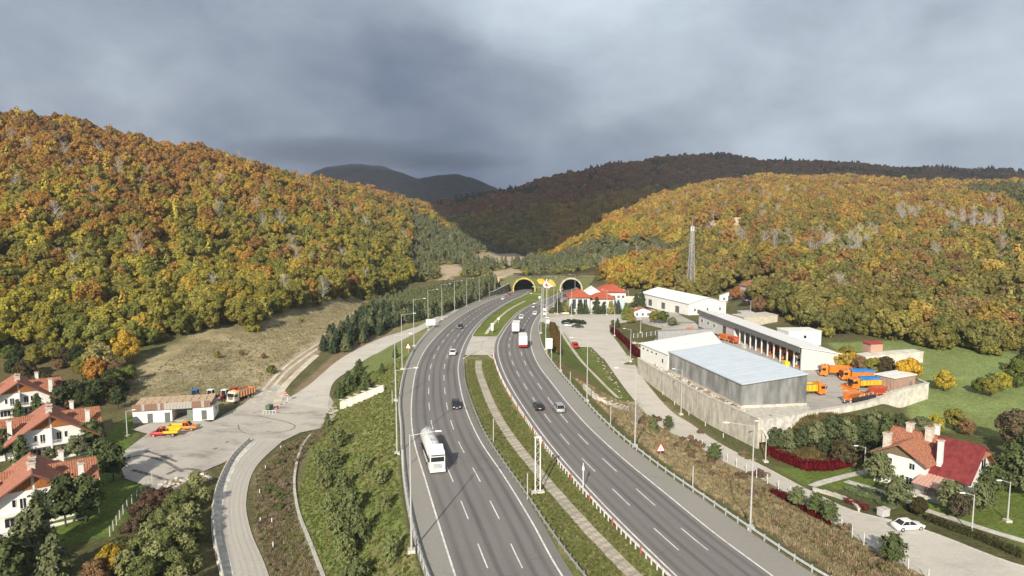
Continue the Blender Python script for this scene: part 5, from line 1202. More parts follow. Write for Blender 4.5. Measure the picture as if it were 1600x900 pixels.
def tipper(loc, rz, label, tarp=False, body=ORNG, plow=False, back=YELP, L=7.6):
    r = empty('tipper_lorry', loc, rz, label, 'lorry'); h = L/2; chassis(r, -h, h-.2, (h-1.2, -h+1.2, -h+2.5)); cab(r, h-1.8, H=2.4, Lc=1.75, m=body, hi=False)
    x0, x1 = -h-.2, h-2.1; b = MB(); q = .06
    for y0, y1 in ((-1.25, -1.17), (1.17, 1.25)): b.b2(x0, x1, y0, y1, 1.1, 2.55, back)
    b.b2(x1-.08, x1, -1.17, 1.17, 1.1, 2.9, back); b.b2(x0, x0+.08, -1.17, 1.17, 1.1, 2.45, back); b.b2(x0, x1, -1.17, 1.17, 1.0, 1.15, back); b.build('tipper_body', r)
    n = 6
    for s in (-1, 1):
        for i in range(n): k = MB(); k.box((x0+.4+(x1-x0-.8)*i/(n-1), s*1.29, 1.8), (.1, .08, 1.4), body); k.build('stake', r)
    f = MB(); f.b2(x0+.1, x1-.1, -1.15, 1.15, 1.16, 2.2 if not tarp else 2.3, mat('road_grit', (.30, .26, .22), .95, var=.3)); f.build('load', r)
    if tarp:
        t = loft([(x0-.05, [(-1.3, 2.5), (-.7, 2.85), (.7, 2.85), (1.3, 2.5), (1.28, 2.3), (-1.28, 2.3)]), ((x0+x1)/2, [(-1.3, 2.5), (-.7, 2.98), (.7, 2.92), (1.3, 2.5), (1.28, 2.3), (-1.28, 2.3)]), (x1+.05, [(-1.3, 2.55), (-.7, 2.9), (.7, 2.95), (1.3, 2.55), (1.28, 2.3), (-1.28, 2.3)])], BLUT); t.build('tarpaulin', r)
    k = MB(); k.box((h-1.4, 0, 2.98), (.25, 1.4, .14), YELP); k.build('beacon_bar', r)
    if plow: plough_blade(r, h+.9, 0)
    return r
def plough_blade(par, x, y, W=3.2, rz=.35, name='plough_blade'):
    mb = MB(); n = 8; V = []; 
    for s in (-W/2, W/2):
        for i in range(n+1): a = -.9+1.8*i/n; V += [(.35-.45*math.cos(a), s, .55+.55*math.sin(a)*1.1), (.35-.52*math.cos(a), s, .55+.6*math.sin(a)*1.1)]
    k = 2*(n+1); Fs = []
    for i in range(n): Fs += [(2*i, 2*i+2, k+2*i+2, k+2*i), (2*i+1, k+2*i+1, k+2*i+3, 2*i+3), (2*i, 2*i+1, 2*i+3, 2*i+2), (k+2*i, k+2*i+2, k+2*i+3, k+2*i+1)]
    mb.add(V, Fs, ORNG); mb.box((-.35, 0, .5), (.9, .12, .12), DARKM); mb.box((-.35, .5, .5), (.9, .1, .1), DARKM, rz=.3); o = mb.build(name, par, loc=(x, y, 0), rz=rz)
    e = MB(); e.box((.12, 0, .06), (.06, W, .14), STEEL); e.build('cutting_edge', o); return o
def plough(loc, rz, label):
    r = empty('snow_plough', loc, rz, label, 'snow plough'); plough_blade(r, 0, 0, 3.0, 0); f = MB(); f.box((-.9, 0, .35), (1.0, 1.1, .1), REDP); f.tube((-.5, -.4, .3), (-1.4, 0, .45), .06, DARKM); f.tube((-.5, .4, .3), (-1.4, 0, .45), .06, DARKM); f.build('push_frame', r)
    for s in (-1, 1): k = MB(); k.tube((-.6, s*.9, .18), (-.6, s*.9+.1, .18), .18, TYRE, n=10); k.build('jockey_wheel', r)
    return r
def spreader(loc, rz, label, m=ORNG):
    """demountable gritter hopper on legs"""
    r = empty('salt_spreader', loc, rz, label, 'salt spreader'); h = MB(); h.add([(-1.8, -.4, .9), (1.8, -.4, .9), (1.8, .4, .9), (-1.8, .4, .9), (-2, -1.1, 2.2), (2, -1.1, 2.2), (2, 1.1, 2.2), (-2, 1.1, 2.2)], [(0, 3, 2, 1), (0, 1, 5, 4), (1, 2, 6, 5), (2, 3, 7, 6), (3, 0, 4, 7), (4, 5, 6, 7)], m); h.build('hopper', r)
    f = MB(); f.b2(-1.9, 1.9, -.8, .8, .75, .9, m); f.build('frame', r)
    for x in (-1.6, 1.6):
        for y in (-.9, .9): k = MB(); k.box((x, y, .6), (.1, .1, 1.2), STEEL); k.build('leg', r)
    c = MB(); c.tube((-2.2, 0, .2), (-2.2, 0, .9), .14, STEEL, n=8); c.tube((-2.2, 0, .15), (-2.2, 0, .25), .5, DARKM, n=12); c.build('spinner', r); return r
def tractor(loc, rz, paint, label, cabm=None):
    r = empty('tractor', loc, rz, label, 'tractor'); b = loft([(.1, [(-.36, .7), (-.36, 1.35), (.36, 1.35), (.36, .7)]), (1.5, [(-.34, .7), (-.32, 1.3), (.32, 1.3), (.34, .7)]), (1.85, [(-.28, .75), (-.26, 1.2), (.26, 1.2), (.28, .75)])], paint); b.build('bonnet', r, .03)
    c = MB(); c.add([(-1.1, -.75, 1.2), (.15, -.75, 1.2), (.15, .75, 1.2), (-1.1, .75, 1.2), (-1.0, -.65, 2.55), (.0, -.65, 2.55), (.0, .65, 2.55), (-1.0, .65, 2.55)], [(0, 3, 2, 1), (4, 5, 6, 7), (0, 1, 5, 4), (1, 2, 6, 5), (2, 3, 7, 6), (3, 0, 4, 7)], GLASS); c.build('cab_glass', r)
    p = MB()
    for x, xt in ((-1.1, -1.0), (.15, .0)):
        for s in (-1, 1): p.tube((x, s*.76, 1.15), (xt, s*.66, 2.55), .05, paint if not cabm else cabm, n=4)
    p.box((-.5, 0, 2.62), (1.35, 1.55, .14), cabm or paint); p.build('cab_roof', r)
    for s in (-1, 1):
        wheel(r, -.6, s*.85, .78, .42, 'rear_wheel'); wheel(r, 1.3, s*.72, .48, .28, 'front_wheel'); k = MB(); k.box((-.6, s*.85, 1.66), (1.3, .48, .08), paint); k.build('mudguard', r); k = MB(); k.box((1.86, s*.2, 1.05), (.06, .16, .14), LAMPW); k.build('headlight', r)
    k = MB(); k.tube((.9, .38, 1.2), (.9, .38, 2.2), .05, DARKM, n=6); k.build('exhaust', r); k = MB(); k.box((.3, 0, .75), (3.0, .5, .4), DARKM); k.build('chassis', r); return r
def pickup(loc, rz, label, c1=REDP, bed=YELP):
    r = empty('flatbed_pickup', loc, rz, label, 'pickup'); h = 2.9
    b = loft([(.15, ringb(1.9, .45, 1.15)), (1.6, ringb(1.9, .45, 1.12)), (2.5, ringb(1.85, .45, 1.0)), (2.95, ringb(1.7, .5, .85))], c1); b.build('body', r)
    g = loft([(.15, [(-.86, 1.1), (-.76, 1.85), (.76, 1.85), (.86, 1.1)]), (1.1, [(-.86, 1.1), (-.76, 1.88), (.76, 1.88), (.86, 1.1)]), (1.75, [(-.85, 1.08), (-.8, 1.14), (.8, 1.14), (.85, 1.08)])], GLASS); g.build('cab_glass', r)
    k = MB(); k.box((.62, 0, 1.9), (1.15, 1.6, .1), c1)
    for s in (-1, 1): k.tube((.2, s*.86, 1.1), (.2, s*.77, 1.86), .06, c1, n=4); k.tube((1.75, s*.84, 1.1), (1.15, s*.77, 1.86), .06, c1, n=4); k.tube((.75, s*.86, 1.1), (.75, s*.77, 1.86), .05, c1, n=4)
    k.build('cab_roof', r)
    f = MB(); f.b2(-2.9, .05, -1.0, 1.0, .8, .92, bed); f.build('flatbed', r)
    for s in (-1, 1): q = MB(); q.b2(-2.9, .05, min(s*.96, s*1.02), max(s*.96, s*1.02), .92, 1.3, bed); q.build('drop_side', r)
    q = MB(); q.b2(-2.95, -2.88, -1, 1, .92, 1.3, bed); q.build('tailboard', r)
    for x in (-1.9, 2.05):
        for s in (-1, 1): wheel(r, x, s*.84, .38, .24)
    for s in (-1, 1): q = MB(); q.box((2.96, s*.62, .75), (.08, .26, .16), LAMPW); q.build('headlight', r)
    q = MB(); q.box((.62, 0, 2.0), (.25, .9, .12), YELP); q.build('beacon_bar', r); return r

def lanept(fa, fb, k, y, dz=.01):                               # centre of lane k (0..2) and heading of the road
    f = lambda t: float(fa(t)+(fb(t)-fa(t))*(k+.5)/3); dx = (f(y+2)-f(y-2))/4; return (f(y), y, float(zroad(y))+dz), math.atan2(1, dx)
def put_lane(fn, fa, fb, k, y, toward, *a, **kw):
    loc, hd = lanept(fa, fb, k, y); return fn(loc, hd+(math.pi if toward else 0), *a, **kw)
put_lane(tanker, fL1, fL2, 0.04, 108.0, True, 'big white tanker lorry driving towards the viewer in the slow lane')
put_lane(car, fL1, fL2, 2, 139, True, BLACK, 'black hatchback coming down the inner lane past the white tanker', 'hatch')
put_lane(car, fL1, fL2, 1.9, 193, True, WPAINT, 'white car coming down beside the paved crossover', 'sedan')
put_lane(car, fL1, fL2, 1.1, 246, True, BLACK, 'dark car in the bend of the western carriageway', 'sedan')
put_lane(car, fL1, fL2, 1.0, 402, True, WPAINT, 'small white car just out of the western tunnel', 'hatch')
put_lane(car, fL1, fL2, 0.2, 432, True, REDP, 'small red car right below the western tunnel mouth', 'hatch')
put_lane(car, fR1, fR2, .35, 138, False, BLACK, 'black hatchback driving away along the inner lane of the eastern carriageway', 'hatch')
put_lane(car, fR1, fR2, 1.55, 136.5, False, SILV, 'silver estate car driving away beside the black hatchback', 'suv')
put_lane(box_lorry, fR1, fR2, 1.75, 206, False, 'white box lorry with a red tail driving away', 8.5, None, True)
put_lane(box_lorry, fR1, fR2, .9, 235, False, 'white box lorry ahead of the red tailed one in the eastern carriageway', 8.5)
put_lane(car, fR1, fR2, .5, 281, False, WPAINT, 'white car ahead of the two box lorries', 'suv')
put_lane(car, fR1, fR2, 1.9, 300, False, WPAINT, 'white car in the outer lane near the forecourt entrance', 'sedan')
put_lane(car, fR1, fR2, .5, 342, False, SILV, 'small pale car on the eastern bend before the tunnel', 'hatch')
put_lane(car, fR1, fR2, 1.8, 425, False, BLACK, 'dark car entering the eastern tunnel', 'suv')
car(at(1418, 826), R(8), WPAINT, 'white saloon car parked in the lay-by near the villa', 'sedan')
car(at(903, 512), R(-6), BLACK, 'black car parked beside the small hedge of the forecourt', 'sedan')
car(at(888, 510), R(-6), SILV, 'silver car parked next to the black one at the hedge', 'hatch')
p_ = at(1378, 806)
def util_box():
    r = empty('utility_box', at(1380, 806), R(20), 'pale grey ribbed utility box standing behind the parked white saloon', 'box'); b = MB(); b.box((0, 0, .6), (1.5, 1.1, 1.1), mat('utility_grey', (.55, .54, .56), .6)); b.build('cabinet', r, .03); b = MB(); b.box((0, 0, 1.2), (1.65, 1.25, .1), CONCL); b.build('lid', r)
    for i in range(4): b = MB(); b.box((-.5+i*.33, -.57, .6), (.08, .06, .9), mat('utility_grey', (.55, .54, .56))); b.build('rib', r)
util_box()
# works yard vehicles
pickup(at(258, 681), R(186), 'red double cab pickup with a yellow flatbed parked in the works yard')
pickup(at(286, 672), R(8), 'orange and yellow pickup parked right behind the red one', c1=ORNG)
tipper(at(377, 624), R(250), 'orange tipper lorry with a pale cab facing the works yard', back=ORNG, body=mat('cream_paint', (.72, .62, .48), .4))
for (u, v), rz, m, l, cm in (((304, 625), 262, GREY, 'blue grey tractor nearest to the shed roof', BLUT), ((328, 625), 255, DARKM, 'dark tractor with a white cab behind the shed', WPAINT), ((350, 625), 255, REDP, 'red tractor with a pale cab roof behind the shed', WPAINT), ((364, 622), 250, REDP, 'dark red tractor next to the orange tipper lorry', None)):
    tractor(at(u, v), R(rz), m, l, cm)
# east yard
YZ = 6.06
def aty(u, v, z=YZ): p = U(u, v, z); return (p.x, p.y, z)
tipper(aty(1262, 616), R(5), 'orange and yellow tipper lorry standing at the end of the grey warehouse')
tipper(aty(1304, 587), R(172), 'orange tipper lorry with a pale covered load next to the garage gable', back=ORNG)
tipper(aty(1338, 594), R(175), 'orange tipper lorry with a blue tarpaulin at the edge of the field', tarp=True, back=ORNG)
tipper(aty(1350, 607), R(188), 'yellow orange tipper lorry with a blue tarpaulin and a front plough', tarp=True, plow=True)
plough(aty(1328, 612), R(215), 'orange snow plough lying in front of the tarpaulin lorry')
plough(aty(1352, 620), R(200), 'red orange snow plough beside the rusty hut')
plough(aty(1362, 614), R(190), 'orange plough blade leaning close to the rusty hut')
spreader(aty(1372, 619), R(25), 'orange salt spreader hopper against the rusty hut', mat('red_orange_paint', (.66, .12, .04), .5, var=.2))
spreader(aty(1330, 628), R(27), 'orange salt spreader frame by the yard wall')
def rack():
    r = empty('plough_rack', aty(1348, 626), R(27), 'dark steel rack with white posts along the yard wall', 'rack')
    for i in range(6): k = MB(); k.box((i*1.5-4, 0, .8), (.1, .1, 1.6), WPAINT); k.build('post', r)
    k = MB(); k.b2(-4, 3.6, -.7, -.1, .3, 1.1, DARKM); k.build('shelf', r); k = MB(); k.b2(-4, 3.6, -.05, .05, 1.5, 1.58, ORNG); k.build('rail', r)
rack()
def local_g(x, y, z=0.0): v = GAR.matrix_basis @ Vector((x, y, z)); return (v.x, v.y, v.z)
rz0 = GAR.rotation_euler[2]
spreader(local_g(GARC-1.2, -2.6), rz0+.2, 'orange salt spreader hopper outside the first open bay'); spreader(local_g(GARC+3.6, -1.6), rz0+.1, 'orange salt spreader hopper between the first columns of the garage', mat('red_orange_paint', (.66, .12, .04), .5)); plough(local_g(GARC-6, -3.2), rz0+.8, 'orange plough in the lane before the closed garage doors')
plough(local_g(GARC-22, -7), rz0+.3, 'orange plough behind the white hall roof')
for i, (k, fn, l) in enumerate(((3, 0, 'pale concrete blocks'), (4, 1, 'orange plough under the fifth garage bay'), (5, 2, 'red tipper lorry backed into the middle garage bay'), (6, 1, 'orange plough standing in the seventh garage bay'), (7, 2, 'orange tipper lorry in the eighth garage bay'), (9, 2, 'white cabbed lorry in the last but one garage bay'), (10, 1, 'orange plough at the last garage bay'))):
    x = GARC+.3+(k+.5)*GARP
    if fn == 1: plough(local_g(x, .8), rz0-math.pi/2, l)
    elif fn == 2: tipper(local_g(x, 4.8), rz0-math.pi/2, l, body=WPAINT if k == 9 else (REDP if k == 5 else ORNG), back=ORNG, L=6.6)
def yellow_bin():
    r = empty('grit_bin', local_g(GARC+.3+9.6*GARP, -1.2), rz0, 'bright yellow grit bin in front of the last garage column', 'bin'); k = MB(); k.box((0, 0, .6), (1.5, 1.1, 1.2), mat('bin_yellow', (.85, .72, .03), .5), tx=1.1, ty=1.1); k.build('tub', r); k = MB(); k.box((0, 0, 1.3), (1.75, 1.3, .16), mat('bin_yellow', (.85, .72, .03)), ry=.06); k.build('lid', r)
yellow_bin()
def blocks():
    for i in range(4):
        o = MB().box((0, 0, .5), (1.0, .6, 1.0), CONCL, tx=.7).build('barrier_block', bevel=.04, loc=local_g(GARC+2.5+GARP*1.5+i*1.3, -1.0-.2*i), rz=rz0+.2*i); tag(o, 'pale concrete block, %s in the row before the open garage bays' % nth(i), 'concrete block', 'concrete blocks before the garage')
blocks()
# little works engine by the track junction with its striped barrier
def generator():
    r = empty('compressor_trailer', at(421, 641), R(80), 'small green works trailer at the mouth of the dirt track', 'trailer'); k = MB(); k.box((0, 0, .9), (1.9, 1.1, .9), mat('works_green', (.10, .16, .10), .6)); k.build('housing', r, .04)
    for s in (-1, 1): wheel(r, 0, s*.62, .32, .18)
    k = MB(); k.tube((.9, 0, .5), (2.0, 0, .35), .05, DARKM); k.build('drawbar', r)
    b = empty('barrier_fence', at(421, 648), R(5), 'white crowd barrier in front of the green works trailer', 'barrier')
    for x in (-1.5, -.75, 0, .75, 1.5): k = MB(); k.box((x, 0, .5), (.07, .07, 1.0), WPAINT); k.build('bar', b)
    k = MB(); k.box((0, 0, 1.0), (3.1, .07, .08), WPAINT); k.build('rail', b)
    s = empty('works_sign', at(449, 628), R(5), 'round red and white sign on a post beside the dirt track', 'sign'); k = MB(); k.box((0, 0, .9), (.08, .08, 1.8), WPAINT); k.build('post', s); k = MB(); k.tube((0, -.06, 1.9), (0, -.02, 1.9), .42, REDP, n=16); o = k.build('plate', s); k = MB(); k.box((0, -.08, 1.9), (.5, .03, .14), WPAINT); k.build('bar', o)
    c = empty('barrier_pole', at(434, 640), R(60), 'red and white striped barrier pole lying across the dirt track mouth', 'barrier')
    for i in range(5): k = MB(); k.tube((i*.8, 0, 1.0), (i*.8+.8, 0, 1.0+.0), .07, REDP if i % 2 else WPAINT, n=6); k.build('pole_section', c)
    k = MB(); k.box((0, 0, .5), (.3, .3, 1.1), REDP); k.build('stand', c)
generator()
def kiosk_red():
    r = empty('red_van', at(898, 543), R(95), 'small red delivery van parked at the edge of the forecourt grass', 'van'); b = loft([(-1.9, ringb(1.75, .3, 1.9, .9)), (-.2, ringb(1.8, .3, 1.95, .9)), (.7, ringb(1.8, .3, 1.85, .9)), (1.3, ringb(1.78, .3, 1.1)), (1.95, ringb(1.6, .35, .9))], REDP); b.build('body', r)
    g = MB(); g.add([(.78, -.7, 1.75), (.78, .7, 1.75), (1.32, .75, 1.15), (1.32, -.75, 1.15), (.70, -.7, 1.7), (.70, .7, 1.7), (1.2, .75, 1.1), (1.2, -.75, 1.1)], [(0, 1, 2, 3), (7, 6, 5, 4), (0, 4, 5, 1), (1, 5, 6, 2), (2, 6, 7, 3), (3, 7, 4, 0)], GLASS); g.build('windscreen', r)
    for x in (-1.2, 1.25):
        for s in (-1, 1): wheel(r, x, s*.8)
    k = MB(); k.b2(-1.93, -1.88, -.75, .75, 1.1, 1.7, GLASS); k.build('rear_window', r)
kiosk_red()
# ------------------------------------------------------------------ road furniture
def lamp_mesh(h, arm):
    p = MB(); p.tube((0, 0, 0), (0, 0, h), .125, POLE, r1=.06, n=8); a = MB(); a.tube((0, 0, h-.15), (arm, 0, h+.25), .032, POLE, n=6)
    hd = MB(); hd.box((arm+.45*(1 if arm > 0 else -1), 0, h+.27), (.75, .26, .12), LAMPW, tx=.9, ty=.8); b = MB(); b.box((0, 0, .1), (.9, .9, .5), CONCL); return p.mesh('pole'), a.mesh('arm'), hd.mesh('lamp_head'), b.mesh('footing')
def lamp(loc, rz, h, arm, label, group=None, cache={}):
    k = (h, arm)
    if k not in cache: cache[k] = lamp_mesh(h, arm)
    r = empty('street_lamp', loc, rz, label, 'street lamp', group); m = cache[k]
    inst('pole', m[0], r); inst('arm', m[1], r); inst('lamp_head', m[2], r); inst('footing', m[3], r); return r
ys = [77.6, 111, 144, 174, 206, 240, 275, 312, 350, 390, 430]
for i, y in enumerate(ys):
    x = float(fGL(y))-1.0; lamp((x, y, gz(x, y)), R(8), 14.4, 2.9, 'tall pale lamp post on the western verge, %s counting from the near end' % nth(i), 'lamp posts along the western verge')
ys = [83.7, 114.7, 143.7, 172, 200, 232, 268, 306, 345, 385, 425]
for i, y in enumerate(ys):
    x = float(fGR(y))+.9; lamp((x, y, gz(x, y)), R(175), 13.6, 3.0, 'tall pale lamp post on the eastern verge, %s counting from the near end' % nth(i), 'lamp posts along the eastern verge')
for i, ((u, v), h, rz) in enumerate((((1064, 648), 11, 180), ((1196, 722), 8, 180), ((985, 565), 10, 180), ((960, 525), 10, 190), ((948, 492), 11, 180), ((1001, 520), 9, 180), ((871, 491), 11, 0), ((893, 494), 12, 0), ((981, 492), 11, 180), ((1172, 505), 9, 200))):
    lamp(at(u, v), R(rz), h, 1.6, ('grey lamp post by the foot of the retaining wall', 'grey lamp post at the end of the red hedge', 'slim lamp post on the forecourt edge opposite the white hall', 'slim lamp post beside the red shrubs of the forecourt', 'slim lamp post in front of the right end of the offices', 'slim lamp post on the gatehouse lawn', 'slim lamp post at the motorway side of the forecourt', 'slim lamp post before the blue panelled office front', 'slim lamp post between offices and gatehouse', 'white lamp post behind the white hall and the garage')[i])
for (u, v), h, rz, l in (((1350, 742), 5.2, 180, 'short curved lamp post at the footpath before the villa'), ((1518, 835), 6.0, 180, 'short lamp post on the grass behind the parked white saloon'), ((1574, 815), 6.2, 180, 'short lamp post on the lawn at the right end of the villa'), ((199, 682), 5.6, 0, 'lamp post at the corner of the works yard by the lawn')):
    lamp(at(u, v), R(rz), h, 1.3, l)
# guard rails: posts are parts, the rail is one swept part
def sweep(name, pts, prof, m, par=None):
    V = []; Fs = []; n = len(prof)
    for i, p in enumerate(pts):
        d = (Vector(pts[min(i+1, len(pts)-1)])-Vector(pts[max(i-1, 0)])); d.z = 0; d.normalize(); nn = Vector((-d.y, d.x, 0))
        for a, b in prof: q = Vector(p)+nn*a; V.append((q.x, q.y, q.z+b))
        if i: k = (i-1)*n; Fs += [(k+j, k+(j+1) % n, k+n+(j+1) % n, k+n+j) for j in range(n)]
    mb = MB(); mb.add(V, Fs, m); return mb.build(name, par)
WB = [(.10, .0), (.16, .08), (.10, .16), (.16, .24), (.10, .32), (.04, .32), (.09, .24), (.04, .16), (.09, .08), (.04, 0)]
def guardrail(name, f, off, Y0, Y1, label, side=1, sp=2.0, pm=None, hz=.45, spacer=True, alt=None, zf=None):
    zf = zf or (lambda x, y: float(zroad(y))); P = [(float(f(y))+off, y) for y in np.arange(Y0, Y1, .5)]; c = resample(P[::4], sp)
    r = empty(name, (c[0].x, c[0].y, zf(c[0].x, c[0].y)), 0, label, 'guard rail'); o0 = Vector(r.location)
    pm = pm or STEEL; ms = [MB().box((0, 0, .38), (.16, .13, .95), pm).mesh('post')]
    if alt: ms.append(MB().box((0, 0, .38), (.18, .16, .95), alt).mesh('post'))
    bl = MB().box((.0, -.14*0+.10*side, .62), (.12, .22, .2), pm).mesh('spacer_block'); pts = []
    for i, p in enumerate(c):
        q = Vector((p.x, p.y, zf(p.x, p.y)))-o0; d = c[min(i+1, len(c)-1)]-c[max(i-1, 0)]; a = math.atan2(d.y, d.x)
        me = ms[1] if alt and i % 6 == 3 else ms[0]; inst('post', me, r, q, a)
        pts.append(q+Vector((math.sin(a)*-.0, 0, hz)))
    prof = [(a*side+(.05*side), b) for a, b in WB]; sweep('rail', pts, prof, pm, r); return r
PINKW = mat('weathered_pink_white', (.76, .70, .69), .6, var=.2); REDW = mat('faded_red', (.50, .14, .12), .6)
guardrail('guard_rail', fGL, -.25, 66, 262, 'long steel guard rail along the outer edge of the western carriageway', side=-1)
guardrail('guard_rail', fGM, .35, 66, 184, 'steel guard rail on dark posts along the median side of the western carriageway', side=1, pm=mat('dull_steel', (.40, .40, .39), .5, .4))
guardrail('guard_rail', fR1, -1.45, 66, 196, 'pink and white posted guard rail along the median side of the eastern carriageway', side=-1, sp=1.3, pm=PINKW, alt=REDW)
guardrail('guard_rail', fGR, .35, 66, 268, 'steel guard rail along the outer edge of the eastern carriageway', side=1, sp=2.6)
guardrail('guard_rail', lambda y: fGL(y)-.0, -.3, 285, 455, 'far part of the guard rail below the dark young pines', side=-1, sp=4)
guardrail('guard_rail', lambda y: fL2o(y)+.6, 0, 250, 450, 'thin guard rail along the western kerb of the green wedge', side=1, sp=4)
# concrete barrier blocks along the lower road
def barrier():
    c = resample(UP([(362, 960), (347, 900), (334, 830), (338, 770), (361, 720), (390, 690)]), 1.9); r = empty('concrete_barrier', (c[0].x, c[0].y, 0)); tag(r, 'pale concrete barrier of separate blocks along the bend of the lower road', 'barrier')
    me = MB(); me.prism([(-.32, -.2), (.32, -.2), (.32, .18), (.14, .32), (.10, .85), (-.10, .85), (-.14, .32), (-.32, .18)], -.92, .92, mat('limewashed_wall', (.66, .63, .57))); me = me.mesh('barrier_block', .015)
    for i in range(len(c)-1):
        m = (c[i]+c[i+1])/2; d = c[i+1]-c[i]; inst('barrier_block', me, r, (m.x-c[0].x, m.y-c[0].y, gz(m.x, m.y)+.12), math.atan2(d.y, d.x)-math.pi/2)
barrier()
strip('drain_channel', UP([(505, 905), (483, 850), (464, 800), (458, 750), (468, 705), (484, 682)]), [(p[0]-.75, p[1]+.1) for p in UP([(505, 905), (483, 850), (464, 800), (458, 750), (468, 705), (484, 682)])], mat('drain_dark_concrete', (.20, .18, .15), .9), dz=.04, cols=1)  # drain strip in one even dark concrete colour
kerb('kerb', UP([(508, 910), (485, 850), (466, 800), (460, 750), (470, 703), (486, 680)]), .45, .35, m=CONCL)
strip('barrier_apron', UP([(347, 905), (334, 832), (338, 772), (361, 722), (390, 692)]), [(p[0]+1.5, p[1]+.3) for p in UP([(347, 905), (334, 832), (338, 772), (361, 722), (390, 692)])], mat('limewashed_wall', (.66, .63, .57)), dz=.13, cols=1)
# marker posts, signs
def marker(loc, h, label, group, m=WPAINT, t=.11):
    o = MB().box((0, 0, h/2), (t, t, h), m).build('marker_post', loc=loc); tag(o, label, 'marker post', group); return o
for i, (u, v, h) in enumerate(((425, 820, 1.1), (407, 818, 1.0), (406, 773, 1.0), (415, 735, 1.0), (439, 704, 1.0), (427, 858, 1.1))):
    marker(at(u, v), h, 'white marker post on the inner verge of the lower road, %s from the bottom' % nth(i), 'marker posts of the lower road')
for u, v, h, l in ((771, 690, 4.2, 'slim grey pole in the median before the black hatchback'), (824, 780, 3.8, 'slim grey pole in the median beside the lattice post'), (1082, 765, 3.6, 'slim pale pole on the dry eastern slope'), (954, 664, 3.6, 'slim pale pole on the slope below the curved wall'), (891, 600, 3.0, 'slim pole behind the eastern guard rail'), (862, 565, 3.0, 'slim pole next to the white sign board'), (630, 735, 3.4, 'short post with a blue plate outside the western rail'), (613, 632, 3, 'slim post outside the western rail in the middle')):
    marker(at(u, v), h, l, None, POLE, .12)
def tri_sign(loc, rz, label, s=1.5, h=1.5):
    r = empty('warning_sign', loc, rz, label, 'road sign'); k = MB(); k.box((0, .05, h/2), (.09, .09, h), STEEL); k.build('post', r)
    k = MB(); k.prism([(-s/2, h), (s/2, h), (0, h+s*.9)], -.03, .0, REDP); o = k.build('border', r); k = MB(); k.prism([(-s*.37, h+.12), (s*.37, h+.12), (0, h+s*.72)], -.05, -.031, WPAINT); k.build('plate', o); k = MB(); k.box((.0, -.06, h+s*.28), (.12, .02, .3), DARKM); k.build('symbol', o)
tri_sign(at(1032, 714), R(12), 'red bordered triangular warning sign on the eastern verge', 1.9, 1.0)
tri_sign(at(638, 552), R(-20), 'white triangular road sign behind the western guard rail', 2.0, 1.4)
def board(loc, rz, w, h, z, label, m=None, two=True):
    r = empty('sign_board', loc, rz, label, 'sign'); 
    for s in ((-1, 1) if two else (0,)): k = MB(); k.box((s*w*.32, .08, (z+h)/2), (.14, .14, z+h), STEEL); k.build('post', r)
    k = MB(); k.box((0, 0, z+h/2), (w, .08, h), m or WPAINT); k.build('plate', r, .01); k = MB(); k.box((0, .05, z+h/2), (w*.9, .04, .1), STEEL); k.build('back_brace', r)
board(at(673, 512), R(8), 3.4, 2.2, .9, 'blank white sign board at the merge of the slip road')
board(at(858, 552), R(-4), 1.9, 3.0, 1.4, 'tall white sign board on the eastern verge by the brown grass')
board(at(856, 512), R(0), 1.2, 1.4, 1.6, 'small white sign on the verge at the forecourt mouth')
board(at(769, 520), R(5), .9, 2.6, .8, 'narrow white sign in the tip of the green wedge', two=False)
board(at(779, 505), R(5), .8, .8, 1.4, 'small white sign in the green wedge', two=False)
board(at(843, 470), R(5), 1.2, 1.2, 1.4, 'small white sign between the carriageways near the tunnels', two=False)
# banded works barrier, lattice camera post in the median
def lattice_post(loc, h, label):
    r = empty('lattice_post', loc, R(8), label, 'mast'); k = MB(); k.box((0, 0, .15), (1.9, .8, .5), CONCL); k.build('footing', r)
    for s in (-1, 1): k = MB(); k.box((s*.36, 0, h/2), (.14, .14, h), WPAINT); k.build('leg', r)
    n = int(h/.62)
    for i in range(n): k = MB(); z = .3+i*(h-.4)/n; z1 = z+(h-.4)/n; s = 1 if i % 2 else -1; k.tube((-s*.36, 0, z), (s*.36, 0, z1), .035, STEEL, n=4); k.build('brace', r)
    k = MB(); k.box((0, 0, h+.05), (1.0, .25, .14), WPAINT); k.build('head_plate', r)
lattice_post(at(840, 771), 8.3, 'white lattice post on a concrete foot in the median grass')
def gantry():
    r = empty('gantry_mast', at(851, 496), 0, 'pair of tall white masts with panels at the forecourt entrance', 'mast')
    for s in (-.7, .7): k = MB(); k.tube((s, 0, 0), (s, 0, 13), .07, WPAINT, n=6); k.build('mast_pole', r)
    for z in (1.6, 3.4): k = MB(); k.box((0, -.1, z), (1.5, .12, .9), WPAINT); k.build('panel', r)
gantry()
k = empty('camera_mast', at(911, 765), R(0), 'thin white camera mast in the pink and white rail', 'mast'); MBk = MB(); MBk.tube((0, 0, 0), (0, 0, 4.0), .07, WPAINT, n=6); MBk.build('pole', k); MBk = MB(); MBk.box((0, 0, 3.2), (.3, .3, .5), WPAINT); MBk.build('housing', k)
